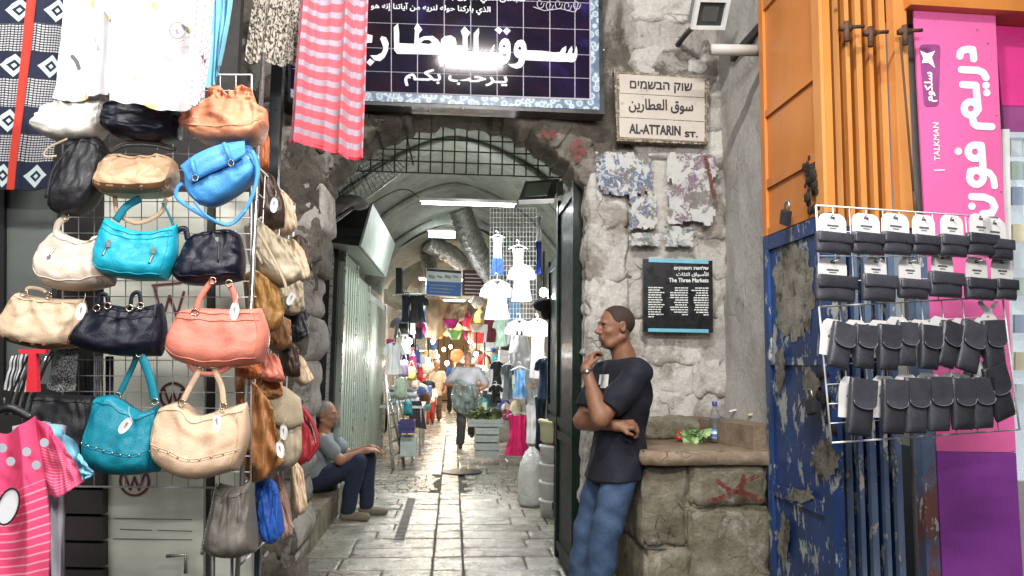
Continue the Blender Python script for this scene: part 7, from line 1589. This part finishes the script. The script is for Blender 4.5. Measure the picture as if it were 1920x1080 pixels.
f = Field((-.42, -.32, .0), (.42, .34, .70), .007); limb(f, [hn, kn, an], [.112, .088, .066], .03); limb(f, [hf, kf, af], [.112, .088, .066], .03); f.ell((-.20, 0, .36), (.16, .19, .12), .04); f.ripple(.006, 22, 14, 24, 1); f.cut((0, 0, .07), (0, 0, -1)); f.mesh('jeans', M_dj, ps, O2)
for a in (an, af):
    f = Field((-.0, -.24, -.01), (.50, .26, .18), .0065); f.cap(a + V3(-.03, 0, -.04), a + V3(.17, -.02, -.05), .045, .038, .02); f.ell(a + V3(0, 0, -.01), (.06, .045, .05), .02)
    f.cut((0, 0, .002), (0, 0, -1)); f.mesh('shoe', mat('grey_brown_shoe', (.20, .17, .12), .7), ps, O2)
f = Field((-.30, -.14, .86), (.02, .14, 1.12), .006); fw = V3(1, -.25, 0) / 1.03; f.ell(A2(-.02, 0, .036), (.104, .083, .094), 0, (0, 0, math.atan2(-.25, 1))); g3 = np.meshgrid(*f.ax, indexing='ij', sparse=True)
fr_ = (g3[0] - hc2[0]) * fw[0] + (g3[1] - hc2[1]) * fw[1]; zz = g3[2] - hc2[2]; f.d = np.maximum(f.d, (fr_ - .03 - .2 * (zz - .06)).astype(np.float32)); f.d = np.maximum(f.d, (-.02 + .8 * (fr_ + .03) - zz).astype(np.float32)); f.mesh('hair', M_hair2, ps, O2)
# ---- walking man
def walker(label, px, Y, H, top, bottom, skin, hairm, pose='walk', face=(-.1, -1, 0), sc=None, seed=0, skirt=False):
    O = P(px, 600, Y); O.z = 0; t = thing('person', label, 'person', tuple(O)); s = H / 1.72; f = Field((-.48, -.34, -.01), (.48, .34, 1.76), .011)
    hc_ = V3(0, -.02, 1.60); head(f, hc_, face); f.cap((0, 0, 1.40), (0, -.01, 1.52), .056, .055, .03); f.ell((0, 0, 1.22), (.17, .115, .19), .04); f.ell((0, 0, .98), (.16, .12, .16), .05)
    sl_, sr = V3(-.185, 0, 1.38), V3(.185, 0, 1.38)
    if pose == 'akimbo': el, er, wl, wr = V3(-.36, -.02, 1.14), V3(.37, .02, 1.12), V3(-.15, -.15, 1.10), V3(.20, -.12, 1.02)
    elif pose == 'carry': el, er, wl, wr = V3(-.24, .02, 1.12), V3(.25, .02, 1.12), V3(-.16, -.17, 1.02), V3(.27, -.10, .90)
    else: el, er, wl, wr = V3(-.24, .04, 1.10), V3(.24, .04, 1.10), V3(-.24, -.08, .86), V3(.25, -.04, .86)
    f.cap(sl_, sr, .055, .055, .04); limb(f, [sl_, el, wl], [.052, .042, .028]); limb(f, [sr, er, wr], [.052, .042, .028])
    hand(f, wl, (.5, -.4, -.6) if pose != 'walk' else (0, -.1, -1), (.3, .3, -.5) if pose != 'walk' else (1, 0, 0), .5, 1, 1); hand(f, wr, (-.4, -.4, -.6) if pose != 'walk' else (0, -.1, -1), (-.3, .3, -.5) if pose != 'walk' else (-1, 0, 0), .5, 1, -1)
    hl, hr = V3(-.09, 0, .90), V3(.09, 0, .90); kl, kr = V3(-.09, -.10, .49), V3(.10, .02, .50); al, ar = V3(-.10, -.08, .08), V3(.11, .30, .24)
    if pose != 'akimbo': kr = V3(.09, -.02, .49); ar = V3(.10, .16, .10)
    limb(f, [hl, kl, al], [.085, .056, .04]); limb(f, [hr, kr, ar], [.085, .056, .04]); f.mesh('body', skin, t, O, 0, s)
    f = Field((-.48, -.34, .72), (.48, .34, 1.50), .012); f.ell((0, 0, 1.22), (.20, .145, .20), .04); f.ell((0, 0, 1.0), (.19, .15, .19), .05); f.cap(sl_, sr, .072, .072, .04); f.cap(sl_, sl_ + (el - sl_) * .8, .07, .075, .03); f.cap(sr, sr + (er - sr) * .8, .07, .075, .03)
    if skirt: f.cap((0, 0, .98), (0, 0, .80), .17, .20, .05)
    f.ripple(.006, 22, 15, 18, seed); f.cut((0, 0, .80 if not skirt else .74), (0, 0, -1)); f.cut((0, 0, 1.46), (0, 0, 1)); f.mesh('shirt', top, t, O, 0, s)
    f = Field((-.3, -.3, .0), (.32, .44, 1.0), .012); limb(f, [hl, kl, al], [.105, .082, .075], .03); limb(f, [hr, kr, ar], [.105, .082, .075], .03); f.ell((0, 0, .92), (.165, .125, .1), .04); f.ripple(.006, 20, 12, 22, seed + 1); f.cut((0, 0, .06), (0, 0, -1)); f.mesh('trousers', bottom, t, O, 0, s)
    for a in (al, ar):
        f = Field((-.3, -.34, -.01), (.32, .44, .34), .011); f.cap(a + V3(0, .03, -.04), a + V3(0, -.16, -.05), .043, .036, .02); f.mesh('shoe', M_black, t, O, 0, s)
    f = Field((-.16, -.18, 1.48), (.16, .16, 1.76), .010); f.ell(hc_ + V3(0, .02, .038), (.084, .104, .094), 0); g3 = np.meshgrid(*f.ax, indexing='ij', sparse=True); f.d = np.maximum(f.d, (-(g3[1] + .015) + 0 * g3[2] - .3 * (g3[2] - 1.66) + 0 * g3[0]).astype(np.float32)); f.d = np.maximum(f.d, (1.585 - .5 * (g3[1] + .02) - g3[2] + 0 * g3[0]).astype(np.float32)); f.mesh('hair', hairm, t, O, 0, s); return t, O, s
wm, OW, sW = walker('grey-haired man in a pale grey polo shirt walking with a clear plastic bundle', 878, 13.3, 1.66, mat('pale_grey_polo', (.36, .37, .40), .85), mat('charcoal_trousers', (.05, .05, .055), .85), M_skin2, M_hair2, 'akimbo')
# clear plastic bundle he carries
c_, _ = cloth('plastic_bundle', 'crumpled transparent plastic bundle held at the waist of the walking man', 13.0, [(858, 708), (872, 715), (895, 722)], [(848, 765), (872, 778), (896, 765)], mat('cloudy_plastic_film', (.16, .20, .18), .15, var=.7, ns=9, alpha=.55, trans=.2, bump=.03, bs=10), left=[(846, 735)], right=[(905, 745)], seed=70, fd=.08, fk=4, wr=.06, cat='bundle', nu=20, nv=14)
walker('woman in a cream tunic and pale headscarf walking away in the far passage', 821, 19.2, 1.50, mat('cream_tunic', (.62, .54, .42), .85), mat('brown_trousers', (.16, .09, .06), .85), M_skin2, mat('pale_headscarf', (.62, .52, .38), .85), 'carry', seed=2, skirt=True)
walker('small child in a white top and red trousers beside the far woman', 811, 18.4, .98, M_wg, mat('red_trousers', (.42, .05, .05), .85), M_skin2, M_hair1, 'walk', seed=3)
walker('shopper in dark red standing by the far left stalls', 800, 21, 1.55, GM[6], M_blk, M_skin2, M_hair1, 'walk', seed=4)
walker('distant shopper in blue on the right of the far passage', 852, 23, 1.6, GM[7], M_blk, M_skin2, M_hair1, 'walk', seed=5)
